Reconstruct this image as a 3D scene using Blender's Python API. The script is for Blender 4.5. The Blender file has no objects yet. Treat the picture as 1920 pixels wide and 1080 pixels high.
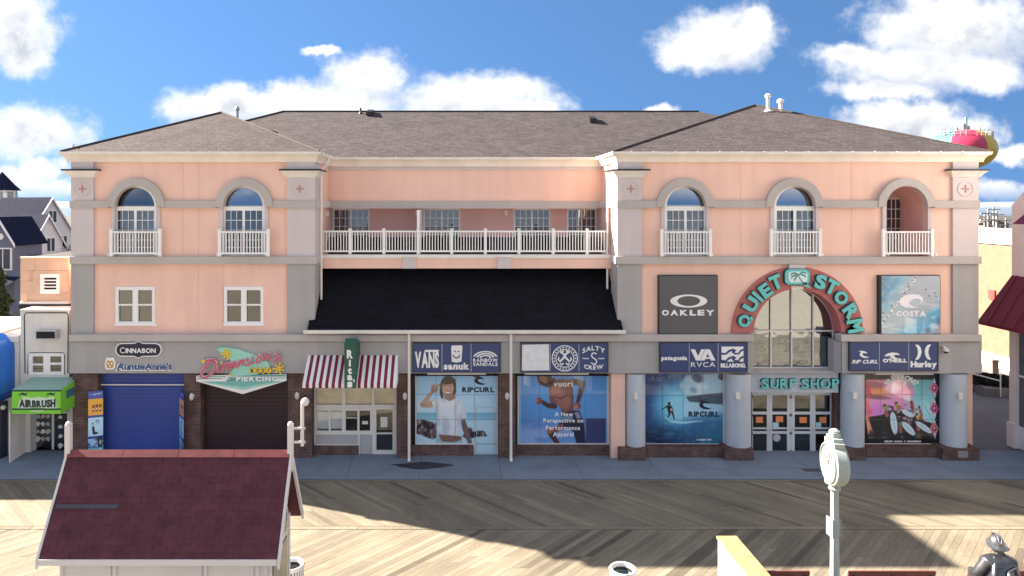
import bpy, bmesh, math, random
import numpy as np
from mathutils import Vector, Matrix
from mathutils.geometry import tessellate_polygon
random.seed(7)
rng = np.random.default_rng(7)
SC = bpy.context.scene
COL = SC.collection
# ---------------------------------------------------------------- camera (level, shifted lens)
F, PX, PY, CH, CD = 1280.0, 850.0, 383.0, 9.5, 25.6     # focal px, vanishing point, camera height, metres to the facade
cam = bpy.data.cameras.new('camera'); camo = bpy.data.objects.new('camera', cam); COL.objects.link(camo)
cam.sensor_width = 36.0; cam.lens = 36.0*F/1920.0
cam.shift_x = (960-PX)/1920.0; cam.shift_y = (PY-540)/1920.0
cam.clip_start = .1; cam.clip_end = 12000
camo.location = (0, -CD, CH); camo.rotation_euler = (math.radians(90), 0, 0)
SC.camera = camo
# ---------------------------------------------------------------- sun
SUN_EL = math.radians(30.2); sx, sy = .9256, -.3785          # shadows run right and towards the camera
sl = bpy.data.lights.new('sun', 'SUN'); sl.energy = 4.6; sl.angle = math.radians(.5); sl.color = (1, .88, .72)
so = bpy.data.objects.new('sun', sl); COL.objects.link(so)
dirv = Vector((sx*math.cos(SUN_EL), sy*math.cos(SUN_EL), -math.sin(SUN_EL)))
so.rotation_euler = dirv.to_track_quat('-Z', 'Y').to_euler(); so.location = (-60, 40, 60)
# ---------------------------------------------------------------- view
SC.view_settings.view_transform = 'Standard'; SC.view_settings.look = 'None'
SC.view_settings.exposure = 2.7; SC.view_settings.gamma = 1.0
# ---------------------------------------------------------------- world: physical sky with cumulus
wd = bpy.data.worlds.new('World'); SC.world = wd; wd.use_nodes = True
def world():
    nt = wd.node_tree; N = nt.nodes; L = nt.links; N.clear()
    def M(op, a, b=None, c=None, clamp=False):
        n = N.new('ShaderNodeMath'); n.operation = op; n.use_clamp = clamp
        for i, v in enumerate((a, b, c)):
            if v is None: continue
            if isinstance(v, (int, float)): n.inputs[i].default_value = v
            else: L.new(v, n.inputs[i])
        return n.outputs[0]
    def VM(op, a, b=None):
        n = N.new('ShaderNodeVectorMath'); n.operation = op
        for i, v in enumerate((a, b)):
            if v is None: continue
            if isinstance(v, tuple): n.inputs[i].default_value = v
            else: L.new(v, n.inputs[i])
        return n.outputs['Value'] if op == 'LENGTH' else n.outputs[0]
    def SS(x, a, b):
        n = N.new('ShaderNodeMapRange'); n.interpolation_type = 'SMOOTHSTEP'
        L.new(x, n.inputs[0]); n.inputs[1].default_value = a; n.inputs[2].default_value = b
        return n.outputs[0]
    def noise(vec, sc, det=7, rough=.55):
        n = N.new('ShaderNodeTexNoise'); n.inputs['Scale'].default_value = sc; n.inputs['Detail'].default_value = det
        n.inputs['Roughness'].default_value = rough; L.new(vec, n.inputs['Vector']); return n
    def mix(f, a, b):
        n = N.new('ShaderNodeMix'); n.data_type = 'RGBA'
        if isinstance(f, float): n.inputs[0].default_value = f
        else: L.new(f, n.inputs[0])
        for i, v in ((6, a), (7, b)):
            if isinstance(v, tuple): n.inputs[i].default_value = v
            else: L.new(v, n.inputs[i])
        return n.outputs[2]
    tc = N.new('ShaderNodeTexCoord'); d = tc.outputs['Generated']
    sep = N.new('ShaderNodeSeparateXYZ'); L.new(d, sep.inputs[0])
    ay = M('MAXIMUM', M('ABSOLUTE', sep.outputs[1]), .05)
    cmb = N.new('ShaderNodeCombineXYZ'); L.new(M('DIVIDE', sep.outputs[0], ay), cmb.inputs[0]); L.new(M('DIVIDE', sep.outputs[2], ay), cmb.inputs[1])
    p = cmb.outputs[0]
    w1 = noise(p, 7, 4, .6); w2 = noise(p, 30, 5, .6)
    off = VM('ADD', VM('MULTIPLY', VM('SUBTRACT', w1.outputs['Color'], (.5, .5, .5)), (.075, .055, 0)),
             VM('MULTIPLY', VM('SUBTRACT', w2.outputs['Color'], (.5, .5, .5)), (.03, .026, 0)))
    q = VM('ADD', p, off)
    clouds = [(20, 45, 95, 95), (45, 110, 50, 40), (60, 245, 130, 55), (50, 318, 80, 30), (60, 352, 120, 22),
              (420, 198, 135, 40), (540, 195, 110, 42), (685, 150, 92, 58), (640, 200, 130, 40), (860, 190, 130, 55), (930, 175, 105, 45), (990, 210, 90, 32),
              (600, 103, 34, 12), (1350, 80, 118, 62), (1300, 105, 70, 34), (1415, 50, 45, 45), (1600, 100, 80, 26), (1790, 45, 190, 85), (1720, 120, 200, 50), (1660, 170, 120, 26), (1850, 140, 90, 40),
              (1700, 225, 130, 44), (1800, 250, 95, 40), (1900, 290, 60, 20), (1880, 360, 90, 22), (1237, 204, 36, 12), (1690, 255, 120, 34)]
    acc = None
    def blob(vec, x, y, rx, ry):
        s = VM('SUBTRACT', vec, ((x-PX)/F, (PY-y)/F, 0))
        s = VM('MULTIPLY', s, (F/rx, F/ry, 0))
        return M('SUBTRACT', 1.0, VM('LENGTH', s))
    for c in clouds:
        b = blob(q, *c)
        if acc is None: acc = b
        else:
            n = N.new('ShaderNodeMath'); n.operation = 'SMOOTH_MAX'; L.new(acc, n.inputs[0]); L.new(b, n.inputs[1]); n.inputs[2].default_value = .25; acc = n.outputs[0]
    fb = noise(p, 26, 8, .62).outputs['Fac']
    dens = M('ADD', acc, M('MULTIPLY', M('SUBTRACT', fb, .5), 1.1))
    a_front = SS(dens, -.17, .56)
    # out of view: added noise cloud, denser than in view to brighten the shade
    gen = SS(noise(VM('MULTIPLY', d, (1, 1, 2.2)), 3.2, 9, .58).outputs['Fac'], .42, .56)
    front = SS(sep.outputs[1], .25, .5)
    alpha = N.new('ShaderNodeMix'); L.new(front, alpha.inputs[0]); L.new(gen, alpha.inputs[2]); L.new(a_front, alpha.inputs[3])
    alpha = alpha.outputs[0]
    up = SS(sep.outputs[2], -.005, .03)
    alpha = M('MULTIPLY', alpha, up)
    # shade inside the clouds: thicker and lower parts greyer
    core = SS(dens, .2, .9)
    lum = noise(VM('ADD', p, (.013, .03, 0)), 14, 6, .6).outputs['Fac']
    sh = M('MULTIPLY', core, SS(lum, .36, .68))
    dark = None
    for c in ((1840, 78, 175, 45), (30, 90, 60, 60), (1700, 150, 110, 26), (70, 262, 100, 22), (1370, 112, 80, 22), (1720, 245, 110, 22), (700, 185, 80, 18), (430, 212, 110, 20), (880, 215, 130, 20)):
        b = SS(blob(q, c[0], c[1], c[2]*1.25, c[3]*1.35), -.1, .9); dark = b if dark is None else M('MAXIMUM', dark, b)
    sh = M('ADD', M('MULTIPLY', sh, .45), M('MULTIPLY', M('MULTIPLY', dark, SS(fb, .3, .6)), .55), None, True)
    sky = N.new('ShaderNodeTexSky'); sky.sky_type = 'NISHITA'; sky.sun_disc = False
    lift = VM('NORMALIZE', VM('ADD', d, (0, 0, SKY_LIFT))); L.new(lift, sky.inputs[0])   # drier, deeper blue air than the default
    sky.sun_elevation = SUN_EL; sky.sun_rotation = math.atan2(-sx, -sy); sky.altitude = 10; sky.air_density = 1.0; sky.dust_density = .1; sky.ozone_density = 3.0
    ccol = mix(sh, (CLOUD_W*1.0, CLOUD_W*1.0, CLOUD_W*1.0, 1), (CLOUD_W*.50, CLOUD_W*.54, CLOUD_W*.61, 1))
    hs = N.new('ShaderNodeHueSaturation'); hs.inputs['Saturation'].default_value = 1.13; hs.inputs['Value'].default_value = .76; L.new(sky.outputs[0], hs.inputs['Color'])
    out = mix(M('MULTIPLY', alpha, .97), hs.outputs[0], ccol)
    bg = N.new('ShaderNodeBackground'); L.new(out, bg.inputs[0]); bg.inputs[1].default_value = SKY_S
    o = N.new('ShaderNodeOutputWorld'); L.new(bg.outputs[0], o.inputs[0])
SKY_S = .05; CLOUD_W = .185/SKY_S; SKY_LIFT = .5
wd.cycles.sampling_method = 'MANUAL'; wd.cycles.sample_map_resolution = 256
world()

# ================================================================ helpers
def fx(x, Y=0.0): return (x-PX)/F*(CD+Y)
def fz(y, Y=0.0): return CH-(y-PY)/F*(CD+Y)
def W(x, y, Y=0.0): return Vector((fx(x, Y), Y, fz(y, Y)))
def G(x, y):                                             # pixel on the ground (z = 0)
    d = F*CH/(y-PY); return Vector(((x-PX)/F*d, d-CD, 0))
def lin(c): 
    c = c/255.0
    return c/12.92 if c <= .04045 else ((c+.055)/1.055)**2.4
def C(r, g, b, k=1.0): return (lin(r)*k, lin(g)*k, lin(b)*k, 1.0)

class MB:
    def __init__(s): s.v = []; s.f = []
    def add(s, vs, fs):
        o = len(s.v); s.v += [tuple(v) for v in vs]; s.f += [tuple(i+o for i in f) for f in fs]; return s
    def box(s, a, b):
        (x0, y0, z0), (x1, y1, z1) = a, b
        x0, x1 = sorted((x0, x1)); y0, y1 = sorted((y0, y1)); z0, z1 = sorted((z0, z1))
        return s.add([(x0,y0,z0),(x1,y0,z0),(x1,y1,z0),(x0,y1,z0),(x0,y0,z1),(x1,y0,z1),(x1,y1,z1),(x0,y1,z1)],
                     [(0,3,2,1),(4,5,6,7),(0,1,5,4),(1,2,6,5),(2,3,7,6),(3,0,4,7)])
    def pbox(s, x0, y0, x1, y1, Ya, Yb):                 # front face covers these photo pixels at depth Ya
        return s.box((fx(x0, Ya), Ya, fz(y0, Ya)), (fx(x1, Ya), Yb, fz(y1, Ya)))
    def plate(s, loops, Ya, Yb, px=True):                # polygon with holes, extruded in depth
        L = [[(fx(x, Ya), fz(y, Ya)) if px else (x, y) for x, y in lp] for lp in loops]
        for i, lp in enumerate(L):                       # outer ccw, holes cw
            A = sum(lp[k][0]*lp[(k+1) % len(lp)][1]-lp[(k+1) % len(lp)][0]*lp[k][1] for k in range(len(lp)))
            if (A > 0) != (i == 0): L[i] = lp[::-1]
        flat = [p for lp in L for p in lp]
        tri = tessellate_polygon([[Vector((x, z, 0)) for x, z in lp] for lp in L])
        n = len(flat); fs = []
        for t in tri:
            a, b, c = [flat[i] for i in t]
            if (b[0]-a[0])*(c[1]-a[1])-(c[0]-a[0])*(b[1]-a[1]) < 0: t = (t[0], t[2], t[1])
            fs.append(tuple(t)); fs.append((t[2]+n, t[1]+n, t[0]+n))
        o = 0
        for lp in L:
            m = len(lp)
            for k in range(m):
                a, b = o+k, o+(k+1) % m; fs.append((a, a+n, b+n, b))
            o += m
        return s.add([(x, Ya, z) for x, z in flat]+[(x, Yb, z) for x, z in flat], fs)
    def prism(s, poly, axis, a, b):                      # poly in the two other axes
        def P(u, v, w): return {'x': (w, u, v), 'y': (u, w, v), 'z': (u, v, w)}[axis]
        n = len(poly); vs = [P(u, v, a) for u, v in poly]+[P(u, v, b) for u, v in poly]
        return s.add(vs, [tuple(range(n))[::-1], tuple(range(n, 2*n))]+[(k, (k+1) % n, (k+1) % n+n, k+n) for k in range(n)])
    def tube(s, pts, r, seg=8, caps=True):
        pts = [Vector(p) for p in pts]; rs = r if isinstance(r, (list, tuple)) else [r]*len(pts); o = len(s.v); prev = None
        for i, p in enumerate(pts):
            t = (pts[min(i+1, len(pts)-1)]-pts[max(i-1, 0)]).normalized()
            if prev is None:
                u = t.cross(Vector((0, 0, 1))); u = u if u.length > .05 else t.cross(Vector((1, 0, 0)))
            else: u = prev-t*prev.dot(t)
            u.normalize(); prev = u; w = t.cross(u)
            for k in range(seg):
                a = 2*math.pi*k/seg; s.v.append(tuple(p+(u*math.cos(a)+w*math.sin(a))*rs[i]))
        for i in range(len(pts)-1):
            for k in range(seg):
                a, b = o+i*seg+k, o+i*seg+(k+1) % seg; s.f.append((a, b, b+seg, a+seg))
        if caps: s.f.append(tuple(range(o, o+seg))[::-1]); s.f.append(tuple(range(o+(len(pts)-1)*seg, o+len(pts)*seg)))
        return s
    def lathe(s, prof, c=(0, 0, 0), seg=24, axis='z', caps=True):   # prof: (radius, height)
        o = len(s.v)
        for r, h in prof:
            for k in range(seg):
                a = 2*math.pi*k/seg; u, w = r*math.cos(a), r*math.sin(a)
                q = {'z': (u, w, h), 'y': (u, h, w), 'x': (h, u, w)}[axis]
                s.v.append((q[0]+c[0], q[1]+c[1], q[2]+c[2]))
        for i in range(len(prof)-1):
            for k in range(seg):
                a, b = o+i*seg+k, o+i*seg+(k+1) % seg; s.f.append((a, b, b+seg, a+seg))
        if caps: s.f.append(tuple(range(o, o+seg))[::-1]); s.f.append(tuple(range(o+(len(prof)-1)*seg, o+len(prof)*seg)))
        return s
    def sphere(s, c, r, seg=16, rings=10):
        r = (r, r, r) if isinstance(r, (int, float)) else r
        o = len(s.v)
        for i in range(rings+1):
            t = math.pi*i/rings
            for k in range(seg):
                a = 2*math.pi*k/seg
                s.v.append((c[0]+r[0]*math.sin(t)*math.cos(a), c[1]+r[1]*math.sin(t)*math.sin(a), c[2]-r[2]*math.cos(t)))
        for i in range(rings):
            for k in range(seg):
                a, b = o+i*seg+k, o+i*seg+(k+1) % seg; s.f.append((a, b, b+seg, a+seg))
        return s
    def xf(s, m): s.v = [tuple(m @ Vector(v)) for v in s.v]; return s

WL = {}                                                  # world location of each parent
def link_parent(o, parent):
    if parent is not None:
        o.parent = parent; o.matrix_parent_inverse = Matrix.Translation(-WL.get(parent.name, Vector((0, 0, 0))))
def obj(name, mb, mat, parent=None, smooth=False, bevel=0, loc=None, fix=True):
    me = bpy.data.meshes.new(name); me.from_pydata(mb.v, [], mb.f)
    if fix:
        bm = bmesh.new(); bm.from_mesh(me)
        bmesh.ops.recalc_face_normals(bm, faces=bm.faces)
        if bevel: bmesh.ops.bevel(bm, geom=[e for e in bm.edges if len(e.link_faces) == 2 and e.calc_face_angle(0) > .6], offset=bevel, segments=2, affect='EDGES', profile=.6)
        bm.to_mesh(me); bm.free()
    if mat is not None: me.materials.append(mat)
    if smooth:
        me.polygons.foreach_set('use_smooth', [True]*len(me.polygons))
        try: me.set_sharp_from_angle(angle=math.radians(35))
        except Exception: pass
    o = bpy.data.objects.new(name, me); COL.objects.link(o)
    if loc is not None: o.location = loc
    link_parent(o, parent)
    return o
def tag(o, label=None, cat=None, group=None, kind=None):
    if label: o['label'] = label
    if cat: o['category'] = cat
    if group: o['group'] = group
    if kind: o['kind'] = kind
    return o
def thing(name, loc, label, cat, group=None):
    e = bpy.data.objects.new(name, None); COL.objects.link(e); e.location = loc; e.empty_display_size = .2
    WL[e.name] = Vector(loc); return tag(e, label, cat, group)
def struct(name, mb, mat, **k): return tag(obj(name, mb, mat, **k), kind='structure')
def inst(src, loc, parent=None, rot=None, name=None):    # another copy of one mesh, shared data
    o = src.copy(); COL.objects.link(o); o.location = loc
    if rot is not None: o.rotation_euler = rot
    if parent is not None: link_parent(o, parent)
    return o
# pixel outlines
def rect(x0, y0, x1, y1): return [(x0, y0), (x1, y0), (x1, y1), (x0, y1)]
def circ(cx, cy, r, n=28, ry=None): return [(cx+r*math.cos(2*math.pi*k/n), cy+(ry or r)*math.sin(2*math.pi*k/n)) for k in range(n)]
def arch(cx, sy_, r, yb, n=20): return [(cx-r, yb)]+[(cx-r*math.cos(math.pi*k/n), sy_-r*math.sin(math.pi*k/n)) for k in range(n+1)]+[(cx+r, yb)]
def rrect(x0, y0, x1, y1, r, n=5):
    out = []
    for cx, cy, a0 in ((x1-r, y0+r, -90), (x1-r, y1-r, 0), (x0+r, y1-r, 90), (x0+r, y0+r, 180)):
        out += [(cx+r*math.cos(math.radians(a0+90*k/n)), cy+r*math.sin(math.radians(a0+90*k/n))) for k in range(n+1)]
    return out
def ring(cx, cy, ro, ri, a0, a1, n=24, ryo=None, ryi=None):   # part of a ring, degrees (0 = right, 90 = up)
    A = [math.radians(a0+(a1-a0)*k/n) for k in range(n+1)]
    return [(cx+ro*math.cos(a), cy-(ryo or ro)*math.sin(a)) for a in A]+[(cx+ri*math.cos(a), cy-(ryi or ri)*math.sin(a)) for a in A[::-1]]
def band_path(pts, w):                                   # ribbon outline round a polyline; w a number or one per point
    ws = w if isinstance(w, (list, tuple)) else [w]*len(pts); l, r = [], []
    for i, p in enumerate(pts):
        a = pts[max(i-1, 0)]; b = pts[min(i+1, len(pts)-1)]; dx, dy = b[0]-a[0], b[1]-a[1]; d = math.hypot(dx, dy) or 1
        nx, ny = -dy/d*ws[i]/2, dx/d*ws[i]/2; l.append((p[0]+nx, p[1]+ny)); r.append((p[0]-nx, p[1]-ny))
    return l+r[::-1]

# ================================================================ materials
def principled(name):
    m = bpy.data.materials.new(name); m.use_nodes = True
    return m, m.node_tree.nodes, m.node_tree.links, m.node_tree.nodes['Principled BSDF']
def mat(name, col, rough=.7, var=.12, scale=3.0, bump=.0, bscale=60.0, metal=0.0, spec=.4, dirt=0.0, coat=0.0, objvar=0.0, streak=0.0):
    m, N, L, B = principled(name)
    B.inputs['Roughness'].default_value = rough; B.inputs['Metallic'].default_value = metal
    B.inputs['Specular IOR Level'].default_value = spec
    if coat: B.inputs['Coat Weight'].default_value = coat; B.inputs['Coat Roughness'].default_value = .08
    g = N.new('ShaderNodeNewGeometry')
    n = N.new('ShaderNodeTexNoise'); n.inputs['Scale'].default_value = scale; n.inputs['Detail'].default_value = 6; L.new(g.outputs['Position'], n.inputs['Vector'])
    mr = N.new('ShaderNodeMapRange'); L.new(n.outputs['Fac'], mr.inputs[0]); mr.inputs[1].default_value = .3; mr.inputs[2].default_value = .7
    mr.inputs[3].default_value = 1-var; mr.inputs[4].default_value = 1+var*.6
    val = mr.outputs[0]
    if objvar:
        oi = N.new('ShaderNodeObjectInfo'); m2 = N.new('ShaderNodeMapRange'); L.new(oi.outputs['Random'], m2.inputs[0]); m2.inputs[3].default_value = 1-objvar; m2.inputs[4].default_value = 1+objvar
        mm = N.new('ShaderNodeMath'); mm.operation = 'MULTIPLY'; L.new(val, mm.inputs[0]); L.new(m2.outputs[0], mm.inputs[1]); val = mm.outputs[0]
    if streak:                                           # rain streaks
        mp = N.new('ShaderNodeMapping'); mp.inputs['Scale'].default_value = (1.3, 1.3, .12); L.new(g.outputs['Position'], mp.inputs['Vector'])
        ns = N.new('ShaderNodeTexNoise'); ns.inputs['Scale'].default_value = 1.6; ns.inputs['Detail'].default_value = 5; L.new(mp.outputs[0], ns.inputs['Vector'])
        m3 = N.new('ShaderNodeMapRange'); L.new(ns.outputs['Fac'], m3.inputs[0]); m3.inputs[1].default_value = .42; m3.inputs[2].default_value = .72; m3.inputs[3].default_value = 1; m3.inputs[4].default_value = 1-streak
        mm = N.new('ShaderNodeMath'); mm.operation = 'MULTIPLY'; L.new(val, mm.inputs[0]); L.new(m3.outputs[0], mm.inputs[1]); val = mm.outputs[0]
    hs = N.new('ShaderNodeHueSaturation'); hs.inputs['Color'].default_value = col; L.new(val, hs.inputs['Value'])
    L.new(hs.outputs[0], B.inputs['Base Color'])
    if bump:
        nb = N.new('ShaderNodeTexNoise'); nb.inputs['Scale'].default_value = bscale; nb.inputs['Detail'].default_value = 4; L.new(g.outputs['Position'], nb.inputs['Vector'])
        b = N.new('ShaderNodeBump'); b.inputs['Strength'].default_value = bump; b.inputs['Distance'].default_value = .01; L.new(nb.outputs['Fac'], b.inputs['Height']); L.new(b.outputs[0], B.inputs['Normal'])
    return m
def brick_mat(name, c1, c2, cm, bw=.215, bh=.072, mortar=.011, bump=.6, lo=.6, hi=1.25):
    m, N, L, B = principled(name); B.inputs['Roughness'].default_value = .85; B.inputs['Specular IOR Level'].default_value = .25
    g = N.new('ShaderNodeNewGeometry'); s = N.new('ShaderNodeSeparateXYZ'); L.new(g.outputs['Position'], s.inputs[0])
    ad = N.new('ShaderNodeMath'); ad.operation = 'ADD'; L.new(s.outputs[0], ad.inputs[0]); L.new(s.outputs[1], ad.inputs[1])
    c = N.new('ShaderNodeCombineXYZ'); L.new(ad.outputs[0], c.inputs[0]); L.new(s.outputs[2], c.inputs[1])
    t = N.new('ShaderNodeTexBrick'); L.new(c.outputs[0], t.inputs['Vector']); t.inputs['Scale'].default_value = 1
    t.inputs['Brick Width'].default_value = bw; t.inputs['Row Height'].default_value = bh; t.inputs['Mortar Size'].default_value = mortar; t.inputs['Mortar Smooth'].default_value = .2
    t.inputs['Color1'].default_value = c1; t.inputs['Color2'].default_value = c2; t.inputs['Mortar'].default_value = cm; t.inputs['Bias'].default_value = -.1
    n = N.new('ShaderNodeTexNoise'); n.inputs['Scale'].default_value = 2.5; n.inputs['Detail'].default_value = 6; L.new(g.outputs['Position'], n.inputs['Vector'])
    mr = N.new('ShaderNodeMapRange'); L.new(n.outputs['Fac'], mr.inputs[0]); mr.inputs[1].default_value = .3; mr.inputs[2].default_value = .7; mr.inputs[3].default_value = lo; mr.inputs[4].default_value = hi
    hs = N.new('ShaderNodeHueSaturation'); L.new(t.outputs['Color'], hs.inputs['Color']); L.new(mr.outputs[0], hs.inputs['Value']); L.new(hs.outputs[0], B.inputs['Base Color'])
    iv = N.new('ShaderNodeMath'); iv.operation = 'SUBTRACT'; iv.inputs[0].default_value = 1; L.new(t.outputs['Fac'], iv.inputs[1])
    b = N.new('ShaderNodeBump'); b.inputs['Strength'].default_value = bump; b.inputs['Distance'].default_value = .008; L.new(iv.outputs[0], b.inputs['Height']); L.new(b.outputs[0], B.inputs['Normal'])
    return m
def glass_mat(name, tint=(.75, .8, .85, 1), refl=.3, rough=.01, wav=0.0, rcol=(.95, .97, 1, 1)):
    m, N, L, B = principled(name); N.remove(B)
    t = N.new('ShaderNodeBsdfTransparent'); t.inputs[0].default_value = tint
    g = N.new('ShaderNodeBsdfGlossy'); g.inputs['Roughness'].default_value = rough; g.inputs['Color'].default_value = rcol
    lw = N.new('ShaderNodeLayerWeight'); lw.inputs[0].default_value = .2
    mr = N.new('ShaderNodeMapRange'); L.new(lw.outputs['Facing'], mr.inputs[0]); mr.inputs[3].default_value = refl; mr.inputs[4].default_value = 1
    mx = N.new('ShaderNodeMixShader'); L.new(mr.outputs[0], mx.inputs[0]); L.new(t.outputs[0], mx.inputs[1]); L.new(g.outputs[0], mx.inputs[2])
    if wav:
        ge = N.new('ShaderNodeNewGeometry'); n = N.new('ShaderNodeTexNoise'); n.inputs['Scale'].default_value = .9; n.inputs['Detail'].default_value = 2; L.new(ge.outputs['Position'], n.inputs['Vector'])
        b = N.new('ShaderNodeBump'); b.inputs['Strength'].default_value = wav; b.inputs['Distance'].default_value = .1; L.new(n.outputs['Fac'], b.inputs['Height']); L.new(b.outputs[0], g.inputs['Normal'])
    L.new(mx.outputs[0], N['Material Output'].inputs[0]); return m
def vcol_mat(name, rough=.35, spec=.35):
    m, N, L, B = principled(name); B.inputs['Roughness'].default_value = rough; B.inputs['Specular IOR Level'].default_value = spec
    B.inputs['Coat Weight'].default_value = 1.0; B.inputs['Coat Roughness'].default_value = .03
    a = N.new('ShaderNodeAttribute'); a.attribute_name = 'print'; L.new(a.outputs['Color'], B.inputs['Base Color']); return m
def shingle_mat(name, ca, cb, cc, bw=.24, bh=.13):
    m, N, L, B = principled(name); B.inputs['Roughness'].default_value = .95; B.inputs['Specular IOR Level'].default_value = .15
    g = N.new('ShaderNodeNewGeometry'); s = N.new('ShaderNodeSeparateXYZ'); L.new(g.outputs['Position'], s.inputs[0])
    ad = N.new('ShaderNodeMath'); ad.operation = 'ADD'; L.new(s.outputs[0], ad.inputs[0])
    m5 = N.new('ShaderNodeMath'); m5.operation = 'MULTIPLY'; L.new(s.outputs[1], m5.inputs[0]); m5.inputs[1].default_value = .37; L.new(m5.outputs[0], ad.inputs[1])
    zz = N.new('ShaderNodeMath'); zz.operation = 'MULTIPLY'; L.new(s.outputs[2], zz.inputs[0]); zz.inputs[1].default_value = 2.5
    c = N.new('ShaderNodeCombineXYZ'); L.new(ad.outputs[0], c.inputs[0]); L.new(zz.outputs[0], c.inputs[1])
    t = N.new('ShaderNodeTexBrick'); L.new(c.outputs[0], t.inputs['Vector']); t.inputs['Scale'].default_value = 1; t.offset = .37; t.squash = 1.35; t.squash_frequency = 3
    t.inputs['Brick Width'].default_value = bw; t.inputs['Row Height'].default_value = bh; t.inputs['Mortar Size'].default_value = .009; t.inputs['Mortar Smooth'].default_value = .4
    t.inputs['Color1'].default_value = ca; t.inputs['Color2'].default_value = cb; t.inputs['Mortar'].default_value = cc
    n = N.new('ShaderNodeTexNoise'); n.inputs['Scale'].default_value = .8; n.inputs['Detail'].default_value = 8; n.inputs['Roughness'].default_value = .7; L.new(g.outputs['Position'], n.inputs['Vector'])
    mr = N.new('ShaderNodeMapRange'); L.new(n.outputs['Fac'], mr.inputs[0]); mr.inputs[1].default_value = .3; mr.inputs[2].default_value = .7; mr.inputs[3].default_value = .84; mr.inputs[4].default_value = 1.12
    hs = N.new('ShaderNodeHueSaturation'); L.new(t.outputs['Color'], hs.inputs['Color']); L.new(mr.outputs[0], hs.inputs['Value']); L.new(hs.outputs[0], B.inputs['Base Color'])
    iv = N.new('ShaderNodeMath'); iv.operation = 'SUBTRACT'; iv.inputs[0].default_value = 1; L.new(t.outputs['Fac'], iv.inputs[1])
    b = N.new('ShaderNodeBump'); b.inputs['Strength'].default_value = .8; b.inputs['Distance'].default_value = .02; L.new(iv.outputs[0], b.inputs['Height']); L.new(b.outputs[0], B.inputs['Normal'])
    return m
def wood_mat(name, island=False):
    m, N, L, B = principled(name); B.inputs['Roughness'].default_value = .8; B.inputs['Specular IOR Level'].default_value = .2
    g = N.new('ShaderNodeNewGeometry')
    if island: rnd = g.outputs['Random Per Island']
    else: rnd = N.new('ShaderNodeObjectInfo').outputs['Random']
    r = N.new('ShaderNodeValToRGB'); L.new(rnd, r.inputs[0]); e = r.color_ramp.elements
    cols = [(0, (.10, .086, .068)), (.08, (.158, .139, .108)), (.5, (.19, .165, .127)), (.85, (.208, .182, .14)), (1, (.24, .21, .165))]
    e[0].position, e[0].color = 0, (*cols[0][1], 1); e[1].position, e[1].color = 1, (*cols[-1][1], 1)
    for p_, c_ in cols[1:-1]: x = e.new(p_); x.color = (*c_, 1)
    tc = N.new('ShaderNodeTexCoord')
    mp = N.new('ShaderNodeMapping'); mp.inputs['Scale'].default_value = (7, 1.2, 7); mp.inputs['Rotation'].default_value = (0, 0, 0); L.new(tc.outputs['Object'] if not island else g.outputs['Position'], mp.inputs[0])
    n = N.new('ShaderNodeTexNoise'); n.inputs['Scale'].default_value = 2; n.inputs['Detail'].default_value = 7; n.inputs['Roughness'].default_value = .65; L.new(mp.outputs[0], n.inputs['Vector'])
    n2 = N.new('ShaderNodeTexNoise'); n2.inputs['Scale'].default_value = .5; n2.inputs['Detail'].default_value = 5; L.new(g.outputs['Position'], n2.inputs['Vector'])
    a = N.new('ShaderNodeMath'); a.operation = 'ADD'; L.new(n.outputs['Fac'], a.inputs[0]); L.new(n2.outputs['Fac'], a.inputs[1])
    mr = N.new('ShaderNodeMapRange'); L.new(a.outputs[0], mr.inputs[0]); mr.inputs[1].default_value = .7; mr.inputs[2].default_value = 1.3; mr.inputs[3].default_value = .72; mr.inputs[4].default_value = 1.2
    hs = N.new('ShaderNodeHueSaturation'); L.new(r.outputs[0], hs.inputs['Color']); L.new(mr.outputs[0], hs.inputs['Value']); L.new(hs.outputs[0], B.inputs['Base Color'])
    b = N.new('ShaderNodeBump'); b.inputs['Strength'].default_value = .3; b.inputs['Distance'].default_value = .004; L.new(n.outputs['Fac'], b.inputs['Height']); L.new(b.outputs[0], B.inputs['Normal'])
    return m
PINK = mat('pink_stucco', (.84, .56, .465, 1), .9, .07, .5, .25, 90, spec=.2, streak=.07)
PINK_SHADE = mat('pink_stucco_shade', (.74, .46, .43, 1), .9, .06, .6, .25, 90, spec=.2, streak=.08)  # darker pink stucco: recess shade painted into the loggia walls
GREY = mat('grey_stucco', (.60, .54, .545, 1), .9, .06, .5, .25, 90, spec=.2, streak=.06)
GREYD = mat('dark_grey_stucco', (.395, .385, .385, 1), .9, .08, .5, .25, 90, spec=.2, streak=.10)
GREYM = mat('taupe_stucco', (.47, .435, .42, 1), .9, .07, .5, .25, 90, spec=.2, streak=.08)
COLM = mat('column_grey', (.50, .545, .60, 1), .85, .07, .5, .2, 90, spec=.2, streak=.08)
WHITE = mat('white_trim', (.78, .75, .71, 1), .5, .06, 1.5, .05, 40, streak=.10)
CREAM = mat('cream_soffit', (.82, .745, .66, 1), .7, .06, .8, .1, 60, streak=.10)
VINYL = mat('white_vinyl', (.82, .82, .82, 1), .4, .04, 2)
BRICK = brick_mat('brown_brick', (.135, .062, .052, 1), (.085, .042, .04, 1), (.17, .15, .14, 1))
ROOF = shingle_mat('brown_shingles', (.100, .085, .090, 1), (.064, .054, .058, 1), (.032, .028, .03, 1))
ROOFD = shingle_mat('black_shingles', (.010, .010, .016, 1), (.006, .006, .010, 1), (.004, .004, .006, 1))
RIDGE = mat('ridge_cap', (.06, .05, .05, 1), .9, .2, 4)
GLASS = glass_mat('window_glass', (.42, .48, .58, 1), .13)
GLASS2 = glass_mat('bright_window_glass', (.40, .45, .52, 1), .34)
GLASSC = glass_mat('clear_glass', (.9, .92, .93, 1), .07)
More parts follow.
